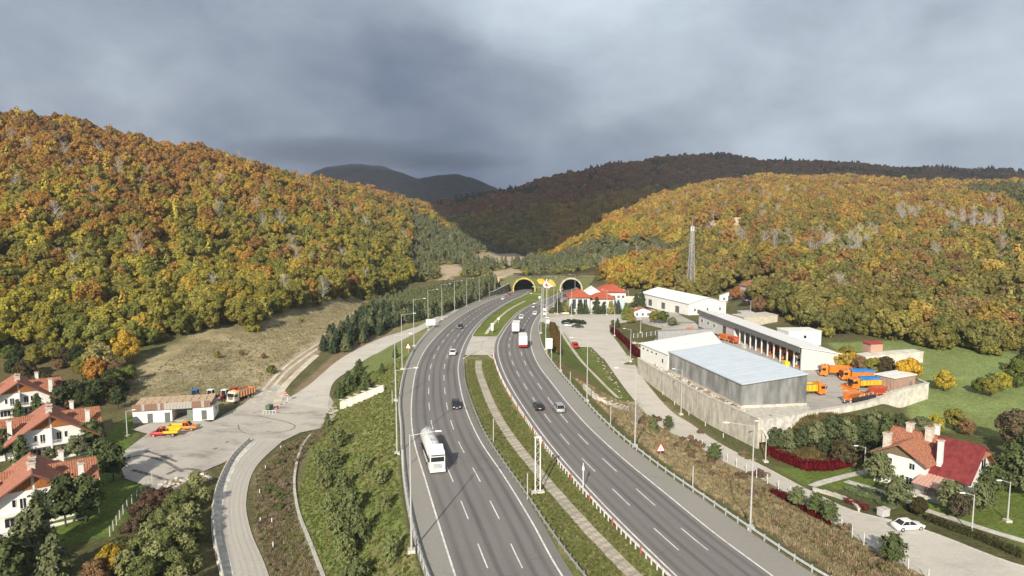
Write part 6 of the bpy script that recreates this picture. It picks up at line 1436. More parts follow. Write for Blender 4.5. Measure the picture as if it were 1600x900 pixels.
# wire fences
def fence(name, px, label, h=1.9, sp=2.8, m=PINKW, wires=4, pts=None):
    c = resample(pts or UP(px), sp); o = c[0]; z0 = gz(o.x, o.y); r = empty(name, (o.x, o.y, z0), 0, label, 'fence'); me = MB().box((0, 0, h/2-.1), (.11, .11, h), m).mesh('fence_post'); W = MB(); pr = None
    for p in c:
        q = Vector((p.x-o.x, p.y-o.y, gz(p.x, p.y)-z0)); inst('fence_post', me, r, q)
        if pr is not None:
            for k in range(wires): zz = .25+k*(h-.4)/max(1, wires-1); W.tube(pr+Vector((0, 0, zz)), q+Vector((0, 0, zz)), .014, STEEL, n=3, cap=False)
        pr = q
    W.build('wire', r); return r
fence('wire_fence', [(1085, 693), (1125, 716), (1165, 738), (1210, 762), (1260, 790), (1297, 815), (1350, 852), (1410, 888), (1450, 910)], 'wire fence on pink posts between the dry slope and the service road')
fence('wire_fence', [(172, 838), (195, 800), (218, 775), (238, 752)], 'white post fence at the corner of the houses lawn', m=CONCL, sp=2.0, h=1.6)
fence('wire_fence', [(0, 655), (90, 640), (160, 612), (230, 600), (330, 590), (400, 590)], 'wire fence across the dry meadow behind the works yard', m=mat('grey_post', (.40, .38, .34), .8), sp=5)
fence('wire_fence', [(1008, 588), (1030, 612), (1058, 636), (1090, 658), (1130, 684)], 'row of short posts along the foot strip of the retaining wall', m=WPAINT, sp=9, h=1.1, wires=0)
fence('wire_fence', None, 'white paling between the gatehouse lawn and the white hall', m=WPAINT, sp=1.6, h=1.8, wires=5, pts=UP([(990, 528), (1005, 527), (1024, 524)]))
# posts and rails on the retaining wall
fence('yard_railing', None, 'thin railing on top of the yard wall beside the ploughs', m=WPAINT, sp=2.6, h=1.2, wires=2, pts=[(64.9, 142.5), (76, 147.9), (86, 154)]) 
# clutter on the strip between wall and warehouse
random.seed(11)
RUB = [MB().box((0, 0, .12), (.9, .5, .3), CONCL, tx=.8).mesh('stone', .04), MB().box((0, 0, .1), (1.6, .35, .25), mat('old_timber', (.30, .22, .14))).mesh('stone', .02), MB().box((0, 0, .15), (.6, .6, .4), CREAM, ty=.7).mesh('stone', .05)]
def rubble(name, label, pts, n, spread, zf, s=(.6, 1.3)):
    r = empty(name, (0, 0, 0)); tag(r, label, 'rubble')
    for i in range(n):
        t = random.random()*(len(pts)-1); k = int(t); a, b = pts[k], pts[min(k+1, len(pts)-1)]; x = a[0]+(b[0]-a[0])*(t-k)+random.gauss(0, spread); y = a[1]+(b[1]-a[1])*(t-k)+random.gauss(0, spread)
        inst('stone', RUB[i % 3], r, (x, y, zf(x, y)), random.uniform(0, 3), random.uniform(*s))
rubble('rubble_strip', 'strip of broken slabs and timber between the retaining wall and the grey warehouse', [(39.8, 187), (42.3, 175), (44.5, 165), (47, 154), (50.0, 142)], 110, .45, lambda x, y: 6.06)
rubble('rubble_heap', 'heap of broken stone at the lower edge of the works yard', UP([(245, 760), (275, 755), (305, 750), (325, 742)]), 70, 1.1, lambda x, y: gz(x, y), (.5, 1.2))
rubble('rubble_heap', 'loose pale stones along the kerb below the forecourt', UP([(925, 545), (945, 575), (960, 600), (985, 640)]), 60, .5, lambda x, y: gz(x, y), (.25, .6))
rubble('rubble_heap', 'pile of rubble behind the red hedge near the white hall', UP([(985, 535), (1000, 537), (1010, 545)]), 40, .9, lambda x, y: gz(x, y), (.5, 1.1))
# yellow banner lying at the forecourt entrance and pale blocks
kerb('entrance_band', UP([(858, 495), (875, 493), (898, 492)]), 1.6, .12, m=YROADP)
def garden_wall():
    wall_run('garden_wall', UP([(1270, 768), (1300, 775), (1328, 786), (1342, 800)]), 1, lambda x, y: gz(x, y), lambda x, y: gz(x, y)+.5, CONCL, 'low garden kerb wall round the shrub bed by the lane', th=.25, seg=2)
garden_wall()
# ------------------------------------------------------------------ trees and plants
def quadcloud(P, Nn, size, rng, aspect=1.0, up=None):
    n = len(P); r = rng.normal(size=(n, 3)); t = np.cross(Nn, r if up is None else up+r*.35); t /= np.linalg.norm(t, axis=1)[:, None]+1e-9; b = np.cross(Nn, t)
    s = (size*rng.uniform(.65, 1.35, n))[:, None]; V = np.stack([P-t*s-b*s*aspect, P+t*s-b*s*aspect*.8, P+t*s*.8+b*s*aspect, P-t*s*.9+b*s*aspect*.9], 1)
    V[:, 2] += Nn*s*.35; return V.reshape(-1, 3)
ICO = None
def ico(): 
    global ICO
    if ICO is None:
        bm = bmesh.new(); bmesh.ops.create_icosphere(bm, subdivisions=1, radius=1); ICO = (np.array([v.co[:] for v in bm.verts]), [[v.index for v in f.verts] for f in bm.faces]); bm.free()
    return ICO
def leafmesh(name, P, Nn, size, rng, m, cores=(), aspect=1.0, up=None):
    V = quadcloud(P, Nn, size, rng, aspect, up); n = len(P); idx = [tuple(range(4*i, 4*i+4)) for i in range(n)]; V = [V]; k = 4*n; iv, jf = ico()
    for c, r in cores:
        V.append(iv*np.array(r)*(1+rng.uniform(-.15, .15, (len(iv), 1)))+np.array(c)); idx += [tuple(q+k for q in f) for f in jf]; k += len(iv)
    me = bpy.data.meshes.new(name); me.from_pydata(np.concatenate(V).tolist(), [], idx); me.materials.append(m); me.update(); return me
def broadleaf(name, seed, nc=26, nl=34, ls=.085, m=LEAF, tall=1.0, spread=1.0, open_=0.0):
    rng = np.random.default_rng(seed); C = []; cz = 1.18*tall
    for i in range(nc):
        u = rng.uniform(-.85, 1); a = i*2.399+rng.uniform(-.5, .5); q = math.sqrt(max(0, 1-u*u)); rr = rng.uniform(.52, .80); C.append((rr*q*math.cos(a)*spread, rr*q*math.sin(a)*spread, cz+rr*u*tall*.92, rng.uniform(.22, .38)))
    P = []; Nn = []
    for x, y, z, r in C:
        d = rng.normal(size=(nl, 3)); d /= np.linalg.norm(d, axis=1)[:, None]; o = np.array([x, y, z-cz]); o /= np.linalg.norm(o)+1e-6; d = d+o*.55; d[:, 2] += .25; d /= np.linalg.norm(d, axis=1)[:, None]
        P.append(np.array([x, y, z])+d*r*rng.uniform(.75, 1.12, (nl, 1))); g = d+rng.normal(size=(nl, 3))*.38; Nn.append(g/np.linalg.norm(g, axis=1)[:, None])
    cores = [((x, y, z), (r*.78,)*3) for x, y, z, r in C[::1]]+[((0, 0, cz-.05), (.5*spread, .5*spread, .5*tall))]
    if open_: cores = cores[::3]
    return leafmesh(name, np.concatenate(P), np.concatenate(Nn), ls, rng, m, cores)
def pine(name, seed, whorls=9, nl=16, ls=.06, H=2.5, R0=.82, m=NEED, low=.28, dome=False):
    rng = np.random.default_rng(seed); P = []; Nn = []; cores = []
    for w in range(whorls):
        t = w/(whorls-1); z = low+(H-low-.1)*t; rad = R0*((1-t**1.5)*.92+.08) if not dome else R0*math.sqrt(max(.03, 1-(t*1.02-.15)**2)) ; nb = max(3, int(8*(1-t*.6)))
        for b in range(nb):
            a = b/nb*2*math.pi+w*1.1+rng.uniform(-.3, .3); L = rad*rng.uniform(.7, 1.15); n = nl
            s = rng.uniform(.25, 1, n)**.7; rise = (.10+.22*s)*L
            p = np.stack([np.cos(a)*L*s, np.sin(a)*L*s, z+rise*.6], 1)+rng.normal(size=(n, 3))*np.array([.06, .06, .05])*(.6+R0)
            g = np.stack([np.full(n, math.cos(a)), np.full(n, math.sin(a)), np.full(n, .9)], 1)+rng.normal(size=(n, 3))*.45
            P.append(p); Nn.append(g/np.linalg.norm(g, axis=1)[:, None])
        cores.append(((0, 0, z), (rad*.55, rad*.55, H/whorls*.7)))
    return leafmesh(name, np.concatenate(P), np.concatenate(Nn), ls, rng, m, cores, aspect=1.5, up=np.array([0, 0, 1.0]))
def trunkmesh(name, seed, H=1.5, r=.07, m=BARK, limbs=5, reach=.55, z0=.5):
    rng = random.Random(seed); mb = MB(); mb.tube((0, 0, -.15), (rng.uniform(-.04, .04), rng.uniform(-.04, .04), H*.5), r, m, r1=r*.7, n=7); mb.tube((0, 0, H*.48), (rng.uniform(-.08, .08), rng.uniform(-.08, .08), H), r*.7, m, r1=r*.25, n=6)
    for i in range(limbs):
        a = i*2.4+rng.uniform(-.4, .4); z = z0+(H-z0)*i/limbs*.8; mb.tube((0, 0, z), (reach*math.cos(a), reach*math.sin(a), z+reach*.9), r*.38, m, r1=r*.12, n=5)
    return mb.mesh(name)
def baretree(name, seed, m=BIRCH, H=2.6, dens=70):
    rng = random.Random(seed); mb = MB(); mb.tube((0, 0, -.2), (rng.uniform(-.08, .08), 0, H), .05, m, r1=.012, n=5, cap=False)
    for i in range(dens):
        z = H*(.25+.72*rng.random()); a = rng.random()*6.28; L = (.75-.5*(z/H))*rng.uniform(.5, 1.1); q = (L*math.cos(a), L*math.sin(a), z+L*rng.uniform(.7, 1.3)); mb.tube((0, 0, z), q, .014, m, r1=.005, n=3, cap=False)
        for k in range(2): b = a+rng.uniform(-.9, .9); mb.tube(q, (q[0]+.22*math.cos(b), q[1]+.22*math.sin(b), q[2]+.2), .008, m, r1=.003, n=3, cap=False)
    return mb.mesh(name)
BL = [broadleaf('crown', s, nc=30+s % 3*4, nl=52, ls=.062, tall=1+.08*(s % 3), spread=1.0+.1*((s+1) % 2)) for s in range(6)]
BLF = [broadleaf('crown', s+20, nc=24, nl=44, ls=.072, tall=1+.08*(s % 3)) for s in range(5)]
BLX = [broadleaf('crown', s+40, nc=13, nl=20, ls=.125) for s in range(3)]
BLN = [broadleaf('crown', s+60, nc=34, nl=80, ls=.055, tall=1.0, open_=1) for s in range(3)]
PN = [pine('crown', s, 9, 30, .052) for s in range(4)]
PND = [pine('crown', s+10, 8, 34, .055, H=2.3, R0=.95, low=.75, dome=True) for s in range(3)]
PNF = [pine('crown', s+20, 7, 12, .085) for s in range(4)]
SHR = [broadleaf('foliage', s+80, nc=12, nl=40, ls=.08, tall=.62, open_=0) for s in range(3)]
for me in SHR:
    for v in me.vertices: v.co.z -= .25
TR = [trunkmesh('trunk', s) for s in range(3)]; TRP = [trunkmesh('trunk', s+5, H=2.0, r=.05, limbs=7, reach=.45, z0=.6) for s in range(2)]
BT = [baretree('branches', s) for s in range(4)]
def tint(o, c): o['tint'] = (float(c[0]), float(c[1]), float(c[2]))
RUST = (.370, .175, .065); ORAN = (.470, .245, .058); GOLD = (.550, .380, .065); YELG = (.430, .380, .060); OLIV = (.275, .255, .062); GREEN = (.165, .200, .052); BROWN = (.275, .175, .092); DKGR = (.070, .088, .038); PINEC = (.095, .120, .048); PINEG = (.150, .168, .080); PLUM = (.200, .100, .065); GREYG = (.20, .215, .115)
CN = {RUST: 'rust brown', ORAN: 'orange', GOLD: 'golden yellow', YELG: 'yellow green', OLIV: 'olive green', GREEN: 'green', BROWN: 'brown', DKGR: 'dark green', PLUM: 'dull brown', GREYG: 'grey green'}
def tree(loc, s, c, label, kind='b', cat='tree', name=None, group=None, sz=None, variant=None, trunk=True):
    v = random.randrange(100) if variant is None else variant
    lib = {'b': BL, 'f': BLF, 'n': BLN, 'p': PN, 'd': PND, 'q': PNF, 's': SHR}[kind]; nm = name or {'b': 'broadleaf_tree', 'f': 'broadleaf_tree', 'n': 'broadleaf_tree', 'p': 'young_pine', 'd': 'pine_tree', 'q': 'young_pine', 's': 'shrub'}[kind]
    r = empty(nm, loc, random.uniform(0, 6.28), label, cat, group); S = (s, s, s*(sz or random.uniform(.9, 1.12)))
    k = inst('foliage' if kind == 's' else 'crown', lib[v % len(lib)], r, scale=S); j = 1+random.uniform(-.12, .12); tint(k, [q*j for q in c])
    if kind != 's' and trunk: t = inst('trunk', (TRP if kind in 'pdq' else TR)[v % 2], r, scale=S)
    return r

# ---- the woods: candidate points on a jittered lattice, thinning with distance
rng = np.random.default_rng(4)
def lattice(Y0, Y1, sp):
    ys = np.arange(Y0, Y1, sp*.87); pts = []
    for i, y in enumerate(ys):
        xs = np.arange(-.90*y-20, .90*y+20, sp)+(sp/2 if i % 2 else 0); pts.append(np.stack([xs+rng.uniform(-.38, .38, len(xs))*sp, y+rng.uniform(-.38, .38, len(xs))*sp], 1))
    return np.concatenate(pts)
footU = np.array(_cols, float); footY = np.array([HT[c][0][0] for c in _cols], float)
PTS = []
for (a, b, sp) in ((180, 520, 6.0), (520, 900, 6.6), (900, 1350, 8.2), (1350, 2250, 12.0)): 
    q = lattice(a, b, sp); PTS.append(np.concatenate([q, np.full((len(q), 1), sp)], 1))
PTS = np.concatenate(PTS); PX, PY, PS = PTS.T; PU = 800+F*PX/PY; PZ = G(PX, PY); FY = np.interp(PU, footU, footY)
PFW = PY*math.cos(PITCH)-(PZ-CZ)*math.sin(PITCH); PV = 450-F*(PY*math.sin(PITCH)+(PZ-CZ)*math.cos(PITCH))/PFW; n1 = fbm(PX, PY, 90, 3, 61)*2; n2 = fbm(PX, PY, 25, 2, 62)*2; rnd = rng.random(len(PX)); HH = PZ
edge = PY > FY+4+fbm(PX, PY, 20, 2, 5)*22
bad = inpoly(PX, PY, MEADOW) | inpoly(PX, PY, FIELD) | (polydist(PX, PY, FIELD) < 4) | (polydist(PX, PY, MEADOW) < 2) | inpoly(PX, PY, SCRUB_W)
for p in VALLEY_EARTH+[CLIFF]: bad |= inpoly(PX, PY, p) & (rnd < .9)
for a_, b_, c_, d_ in ((684, 724, 415, 446), (764, 800, 425, 440)): bad |= (PU > a_) & (PU < b_) & (PV > c_) & (PV < d_)
bad |= (PU < 700) & (PY < 215) & (PX > -128)
left = PU < 650
valley = (PU > 640) & (PU < 1065) & (PY < np.interp(PU, [640, 660, 760, 860, 900, 960, 1065], [480, 820, 1000, 760, 690, 600, 520])) & (PY > 474)
valley |= (PU > 640) & (PU < 760) & (PY > 474) & (PY < 900)
shaft = (np.abs(PX-24) < 36) & (PY < 488)
ok = edge & ~bad & ~shaft & ((PY > 474) | (PU < 650) | (PU > 1060) | (PX > fGR(np.clip(PY, 55, 470))+14)); ok |= valley & ~bad & ~shaft
ok &= ~((PU > 1000) & (PU < 1300) & (PY < 345) & (PX < 106)); ok &= ~((PX > 80) & (PX < 125) & (PY < 275) & (PX < 125-.0*PY) & (PY < 206)); ok &= ~((PX > 95) & (PX < 124) & (PY > 300) & (PY < 345))
# a clearing line (bare rock track) and thin spots
ok &= ~(valley & (rnd > .70) & (PU < 1000))
kindA = np.zeros(len(PX), int)                                    # 0 broadleaf, 1 pine, 2 bare
kindA[valley & (PU < 880)] = 1; kindA[valley & (PU < 880) & (n2 > .12)] = 0; kindA[valley & (PU >= 880) & (n1 > .15)] = 1
kindA[(PU > 1508) & (PV > 300) & (PV < 336-(1600-PU)*.25) & (PY < 1300)] = 1
ok &= ~((PU > 1066) & (PU < 1180) & (PV > 350) & (PV < 381) & (PY > 400) & (rnd < .93))
ridge = (PY > 1500); kindA[ridge & (n1 > .25)] = 1
for uc, y0, y1, hw in ((1318, 388, 414, 50), (1232, 390, 404, 18), (1426, 345, 360, 18), (1505, 352, 370, 26), (1545, 360, 376, 20), (1160, 378, 390, 14)): kindA[(np.abs(PU-uc+rnd*14) < hw) & (PV > y0) & (PV < y1) & (rnd < .8)] = 2
def pick(cols, w, k):
    w = np.cumsum(w)/sum(w); return np.array(cols)[np.searchsorted(w, k)]
TC = np.zeros((len(PX), 3)); r2 = np.clip(rng.random(len(PX))*.72+.28*(.5+n1), 0, .999)
hf = np.clip((HH-5)/110, 0, 1)+n1*.10
pal = np.array([GREEN, OLIV, YELG, GOLD, ORAN, RUST, BROWN]); 
wt_lo = np.array([.28, .32, .20, .07, .04, .02, .07]); wt_hi = np.array([.03, .16, .07, .10, .20, .24, .20]); 
W_ = wt_lo[None]*(1-np.clip(hf*1.5, 0, 1))[:, None]+wt_hi[None]*np.clip(hf*1.5, 0, 1)[:, None]
rt = PU > 1000
W_[rt] = (np.array([.36, .30, .08, .04, .03, .05, .20])[None]*(1-np.clip((PY[rt]-330)/260, 0, 1))[:, None]+np.array([.06, .17, .11, .19, .20, .13, .16])[None]*np.clip((PY[rt]-330)/260, 0, 1)[:, None])
W_[(PU > 860) & (PU < 1065) & ~valley] = (.05, .10, .20, .25, .25, .10, .05)
W_[PY > 1350] = (.02, .06, .02, .03, .14, .33, .40)
ci = (np.cumsum(W_, 1)/W_.sum(1)[:, None] < r2[:, None]).sum(1).clip(0, 6); TC = pal[ci]*.68+.32*(W_/W_.sum(1)[:, None])@pal; TC *= (1+.35*n2[:, None]*.5)
TC[PY > 1350] = TC[PY > 1350]*.6+np.array(PLUM)*.9
TC[valley & (kindA == 0)] = GREYG; TC[kindA == 1] = PINEC; TC[valley & (kindA == 1)] = PINEG; TC[ridge & (kindA == 1)] = DKGR
TC[valley & (PU > 720) & (PU < 850) & (n2 > .6)] = (.30, .19, .10)
TC[rt] = TC[rt]*.80+.20*np.array((.30, .23, .125)); TC = TC*.95+.05*np.array((.17, .15, .085)); TC *= 1.0*(1+rng.uniform(-.18, .18, (len(PX), 1)))
SCL = np.where(PS > 11, 6.3, np.where(PS > 8, 4.9, np.where(PS > 6.4, 4.3, 4.1)))*rng.uniform(.62, 1.34, len(PX)); SCL = np.where(valley, SCL*.62, SCL); SCL = np.where((PY < 230) & ~valley, SCL*.92, SCL)
KEY = SCL/PY; inview = np.abs(PX/PY) < .78
def take(mask, n): i = np.where(mask)[0]; return i[np.argsort(-KEY[i])[:n]]
used = np.zeros(len(PX), bool)
# ---- the hand placed ones first
def T(u, v, s, c, label, kind='p', **k): return tree(at(u, v), s, c, label, kind, **k)
random.seed(3)
EMB = [(512, 668, 1.9), (505, 700, 2.2), (530, 702, 2.6), (552, 705, 1.9), (497, 728, 2.1), (520, 738, 2.5), (545, 742, 2.4), (568, 740, 2.0), (486, 760, 2.2), (508, 768, 2.5), (536, 772, 2.6), (565, 775, 2.3), (592, 762, 1.8), (490, 800, 2.0), (515, 806, 2.2), (548, 812, 2.5), (580, 808, 2.3), (602, 800, 1.7), (500, 840, 1.8), (530, 846, 2.3), (562, 850, 2.6), (592, 846, 2.2), (540, 884, 2.2), (575, 892, 2.6), (610, 880, 1.9), (556, 925, 2.4), (600, 925, 2.2)]
EMB = [q for k, q in enumerate(EMB) if k % 5 not in (1, 3)]
for i, (u, v, s) in enumerate(EMB): T(u, v, s*.72, (.165, .185, .075) if i % 3 else (.125, .145, .062), '%s in the thicket on the green motorway embankment, %s counting downhill' % ('rounded pine' if i % 2 else 'feathery pine', nth(i)), 'd' if i % 2 else 'p', group='young trees on the embankment')
for u, v, s, l in ((560, 600, 2.4, 'dark young pine behind the short embankment wall'), (545, 615, 2.6, 'dark pine at the left of the small clump behind the embankment wall'), (572, 612, 2.2, 'dark pine at the right of the small clump behind the embankment wall'), (562, 580, 1.6, 'dark pointed pine at the top of the clump by the slip road'), (530, 622, 1.8, 'low pine next to the kerb island of the slip road'), (597, 585, 1.2, 'small bush in the green gap below the motorway rail'), (618, 560, 1.3, 'small bush between slip road and western guard rail')): T(u, v, s, PINEC, l)
# lower left thicket
LLT = [(332, 765, 1.6), (318, 790, 2.0), (345, 790, 1.4), (300, 812, 2.1), (325, 820, 1.9), (280, 838, 2.2), (308, 846, 2.3), (335, 845, 1.5), (262, 862, 2.1), (290, 872, 2.4), (318, 872, 1.8), (245, 890, 2.2), (272, 898, 2.3), (300, 905, 2.3), (225, 908, 2.0), (250, 925, 2.3), (310, 930, 1.8), (215, 880, 1.6), (330, 895, 1.3)]
for i, (u, v, s) in enumerate(LLT): T(u-26, v, s*.85, (.19, .215, .08) if i % 2 else (.225, .235, .10), 'bushy green tree in the thicket beside the lower road bend, %s from the top' % nth(i), 'n' if i % 2 else 'd', group='thicket trees by the lower road')
T(178, 905, 2.0, (.46, .32, .05), 'bright yellow young tree at the bottom edge beside the thicket', 'n'); T(150, 925, 1.8, BROWN, 'small reddish brown tree at the bottom edge left of the yellow one', 'n'); T(267, 888, 1.0, GOLD, 'small yellow bush inside the lower left thicket', 'n')
for u, v, s, k, l, c in ((62, 868, 3.3, 'p', 'tall light green pine in front of the nearest twin house', PINEG), (40, 895, 3.0, 'p', 'broad light green pine at the bottom left corner', PINEG), (85, 905, 2.6, 'p', 'light green pine right of the broad corner one', PINEG), (12, 915, 2.6, 'd', 'dark pine cut by the bottom left corner', PINEC), (103, 822, 3.0, 'd', 'dark pine with bare trunk before the porch of the nearest twin house', DKGR), (135, 815, 2.8, 'd', 'second dark pine with bare trunk before the nearest twin house', PINEC), (178, 752, 2.6, 'd', 'dark pine between the nearest twin house and the works yard', DKGR), (160, 735, 2.4, 'd', 'dark pine on the lawn behind the nearest twin house', PINEC), (10, 720, 2.8, 'd', 'dark pine at the left wing of the middle twin house', DKGR), (35, 728, 2.2, 'p', 'grey green pine beside the terrace of the middle twin house', PINEC), (145, 700, 2.6, 'd', 'dark pine right of the middle twin house front', PINEC), (120, 712, 2.0, 'n', 'round shrub tree at the corner of the middle twin house', GREYG), (95, 716, 1.3, 'n', 'small pale green tree on the terrace of the middle twin house', GREYG), (78, 720, 1.2, 'n', 'tiny pale tree before the middle twin house', GREYG), (60, 655, 2.2, 'p', 'grey green pine before the farthest twin house', PINEC), (30, 662, 2.0, 'p', 'green pine at the foot of the farthest twin house', PINEC), (95, 640, 2.6, 'd', 'dark pine right of the farthest twin house', DKGR), (115, 632, 2.4, 'd', 'dark pine in the clump behind the middle roof', DKGR), (133, 625, 2.6, 'p', 'grey green pine in the clump behind the middle roof', PINEG), (152, 630, 2.6, 'd', 'dark tree beside the lawn corner', DKGR), (170, 625, 2.8, 'n', 'dark brown green tree between lawn and meadow', (.09, .08, .035)), (185, 640, 2.2, 'd', 'dark shrub tree behind the works shed corner', DKGR), (150, 600, 3.0, 'n', 'orange topped tree behind the dark clump', ORAN), (128, 590, 2.6, 'n', 'brown green tree at the foot of the wood', OLIV), (157, 590, 4.4, 'n', 'large pale silvery willow at the forest edge', (.36, .32, .13)), (198, 566, 4.0, 'n', 'tall golden orange tree next to the pale willow', GOLD), (340, 560, 1.0, 'n', 'lone dark bush high on the meadow', OLIV), (424, 585, 1.4, 'n', 'round green bush beside the dirt track', GREEN), (378, 556, .9, 'n', 'small brown bush in the meadow', BROWN), (412, 560, 0.8, 'n', 'low brown bush near the dirt track', BROWN)): T(u, v, s, c, l, k)
# east side
EAST = [(1212, 706, 2.2), (1233, 708, 2.3), (1254, 704, 2.2), (1276, 700, 2.4), (1300, 694, 2.5), (1322, 696, 2.3), (1345, 692, 2.4), (1366, 686, 2.6), (1290, 712, 1.8), (1335, 712, 2.0)]
for i, (u, v, s) in enumerate(EAST): T(u, v, s*.95, PINEG if i % 2 else (.075, .095, .045), 'small bare trunked pine on the bank below the yard wall, %s from the left' % nth(i), 'd', group='pines below the yard wall')
for u, v, s, k, l, c in ((1316, 730, 2.4, 'd', 'dark pine at the right end of the red hedge', (.085, .075, .04)), (1372, 756, 2.4, 'd', 'grey green pine on the lawn before the villa', PINEG), (1362, 722, 2.6, 'd', 'dark pine behind the curved lamp post', DKGR), (1385, 700, 2.6, 'p', 'dark blue green conifer left of the villa roof', PINEC), (1405, 690, 2.2, 'd', 'dark conifer at the back corner of the villa', DKGR), (1402, 792, 2.2, 'd', 'grey green pine beside the footpath bend', PINEG), (1435, 808, 1.3, 'n', 'low dark shrub by the parked saloon', (.09, .08, .035)), (1484, 800, 2.2, 'd', 'large grey green pine before the villa porch', PINEG), (1500, 812, 1.7, 'd', 'second pine before the villa porch with purple shrub', (.09, .075, .045)), (1532, 800, 2.0, 'd', 'broad pine in front of the villa gable', PINEG), (1552, 775, 2.2, 'd', 'pine close to the right side of the villa', PINEC), (1583, 762, 3.0, 'd', 'tall pine right of the villa', PINEC), (1605, 780, 2.6, 'd', 'pine cut by the right edge of the picture', PINEG), (1600, 735, 3.0, 'p', 'pine behind the villa at the right edge', PINEC), (1585, 705, 3.6, 'n', 'nearly leafless brownish tree right of the villa roof', (.19, .15, .09)), (1440, 680, 1.9, 'n', 'pale green shrub at the foot of the boundary wall', GREYG), (1460, 676, 1.8, 'n', 'yellowish shrub behind the villa roof', YELG), (1490, 672, 2.1, 'n', 'brown green small tree behind the villa chimneys', OLIV), (1420, 684, 1.8, 'n', 'grey green shrub beside the pale track', GREYG), (1510, 680, 1.6, 'n', 'low brown bush behind the villa', BROWN), (1245, 794, 1.5, 'd', 'roadside pine, the upper one of three beside the service road', PINEG), (1275, 806, 1.45, 'd', 'roadside pine, the middle one of three beside the service road', PINEC), (1295, 820, 1.5, 'd', 'roadside pine, the lower one of three beside the service road', PINEC), (1394, 884, 1.7, 'd', 'single small pine near the bottom beside the service road', PINEC), (1116, 722, 1.5, 'd', 'small round pine on the lane edge above the dry slope', PINEC), (1044, 672, 1.25, 'd', 'little round pine beside the blue green one', PINEC), (1020, 676, 1.7, 'p', 'blue green small pine on the slope by the service road', PINEG), (1075, 705, .6, 'p', 'tiny pine on the dry slope', PINEC), (1418, 600, 3.1, 'n', 'bright yellow round tree on the green field', (.62, .40, .05)), (1475, 611, 2.5, 'n', 'smaller yellow green round tree on the green field', (.48, .38, .06)), (1310, 577, 2.2, 'n', 'yellow shrub behind the garage gable', (.45, .35, .05)), (1332, 580, 2.4, 'n', 'orange yellow shrub tree at the field corner', GOLD), (1345, 588, 2.3, 'n', 'brown bush beside the yard lorries', BROWN), (1362, 590, 2.6, 'n', 'dark bush behind the tarpaulin lorry', OLIV), (1382, 592, 2.8, 'n', 'dark brown bush at the edge of the green field', (.10, .085, .04)), (1322, 566, 2.2, 'n', 'olive bush next to the garage roof', OLIV), (1548, 620, 2.4, 'n', 'brown green bush in the middle of the field hedge', OLIV), (1530, 616, 1.8, 'n', 'low green bush at the left end of the field hedge', GREEN), (1566, 612, 2.2, 'n', 'yellow green bush in the field hedge', YELG), (1588, 606, 3.4, 'n', 'tall dark green tree at the right end of the field', GREEN), (1605, 590, 3.6, 'n', 'big dark tree cut by the right edge beside the field', DKGR)): T(u, v, s, c, l, k)
lv = empty('bare_willow', at(995, 668), 0, 'leafless grey willow beside the service road', 'tree'); k_ = inst('branches', BT[0], lv, scale=(2.0, 2.0, 2.4)); inst('branches', BT[2], lv, scale=(2.6, 2.6, 2.0), rz=1.0)
for i, (u, v, s, c) in enumerate(((872, 490, 2.6, DKGR), (884, 489, 2.0, OLIV), (893, 491, 1.8, PINEC), (907, 491, 2.6, DKGR), (916, 491, 2.0, PINEC), (932, 491, 2.8, DKGR), (943, 491, 2.3, DKGR), (955, 491, 2.5, OLIV), (966, 491, 2.2, DKGR), (978, 500, 2.8, GREEN), (986, 504, 2.6, OLIV))): T(u, v, s, c, 'dark conifer before the red roofed offices, %s from the left' % nth(i), 'p', group='conifers before the offices')
for i, (u, v, s, c, l) in enumerate(((994, 482, 3.2, DKGR, 'dark cypress left of the pair behind the gatehouse'), (1002, 482, 3.2, DKGR, 'dark cypress right of the pair behind the gatehouse'), (1023, 505, 2.4, OLIV, 'round pine on the gatehouse lawn nearest the kiosk'), (1035, 506, 2.5, GREEN, 'round pine at the right of the gatehouse lawn'), (1050, 510, 1.8, GREYG, 'bare looking shrub at the end of the gatehouse lawn'), (965, 512, 1.3, DKGR, 'dark bush at the corner of the forecourt'), (958, 508, 1.0, GREEN, 'low bush at the forecourt corner'), (1150, 470, 3.2, RUST, 'rust coloured tree beside the cottages'), (1170, 478, 3.6, (.16, .13, .12), 'grey leafless looking tree beside the cottages'), (1185, 490, 3.2, BROWN, 'brown tree behind the far ramp block'))): T(u, v, s, c, l, 'p' if c in (DKGR,) else 'n')
# pines between the meadow and the slip road
YP = UP([(498, 552), (545, 508), (590, 482), (640, 462), (690, 450), (745, 446), (775, 440), (790, 452), (756, 466), (712, 484), (690, 494), (640, 505), (585, 528), (530, 556)])
cand = []
for y in np.arange(170, 470, 3.6):
    for x in np.arange(-130, 5, 3.4): cand.append((x+random.uniform(-1.2, 1.2), y+random.uniform(-1.3, 1.3)))
cand = np.array(cand); m_ = inpoly(cand[:, 0], cand[:, 1], YP); cand = cand[m_]; gl_ = fGL(np.clip(cand[:, 1], 55, 470)); cand = cand[cand[:, 0] < gl_-np.where(cand[:, 1] > 300, 4.5, 3.0)]
print('plantation pines', len(cand))
cand = cand[np.argsort(cand[:, 1])]
PINE_LEFT = 300-95
rest = []
for i, (x, y) in enumerate(cand):
    if i < 150: tree((x, y, gz(x, y)), random.uniform(1.7, 2.5), PINEG if random.random() < .45 else (.062, .088, .05), 'dark young pine in the plantation beside the slip road, %s from the near end' % nth(i), 'p' if i < 40 else 'q', group='plantation pines beside the slip road')
    else: rest.append((x, y))
RESTP = np.array(rest).reshape(-1, 2)
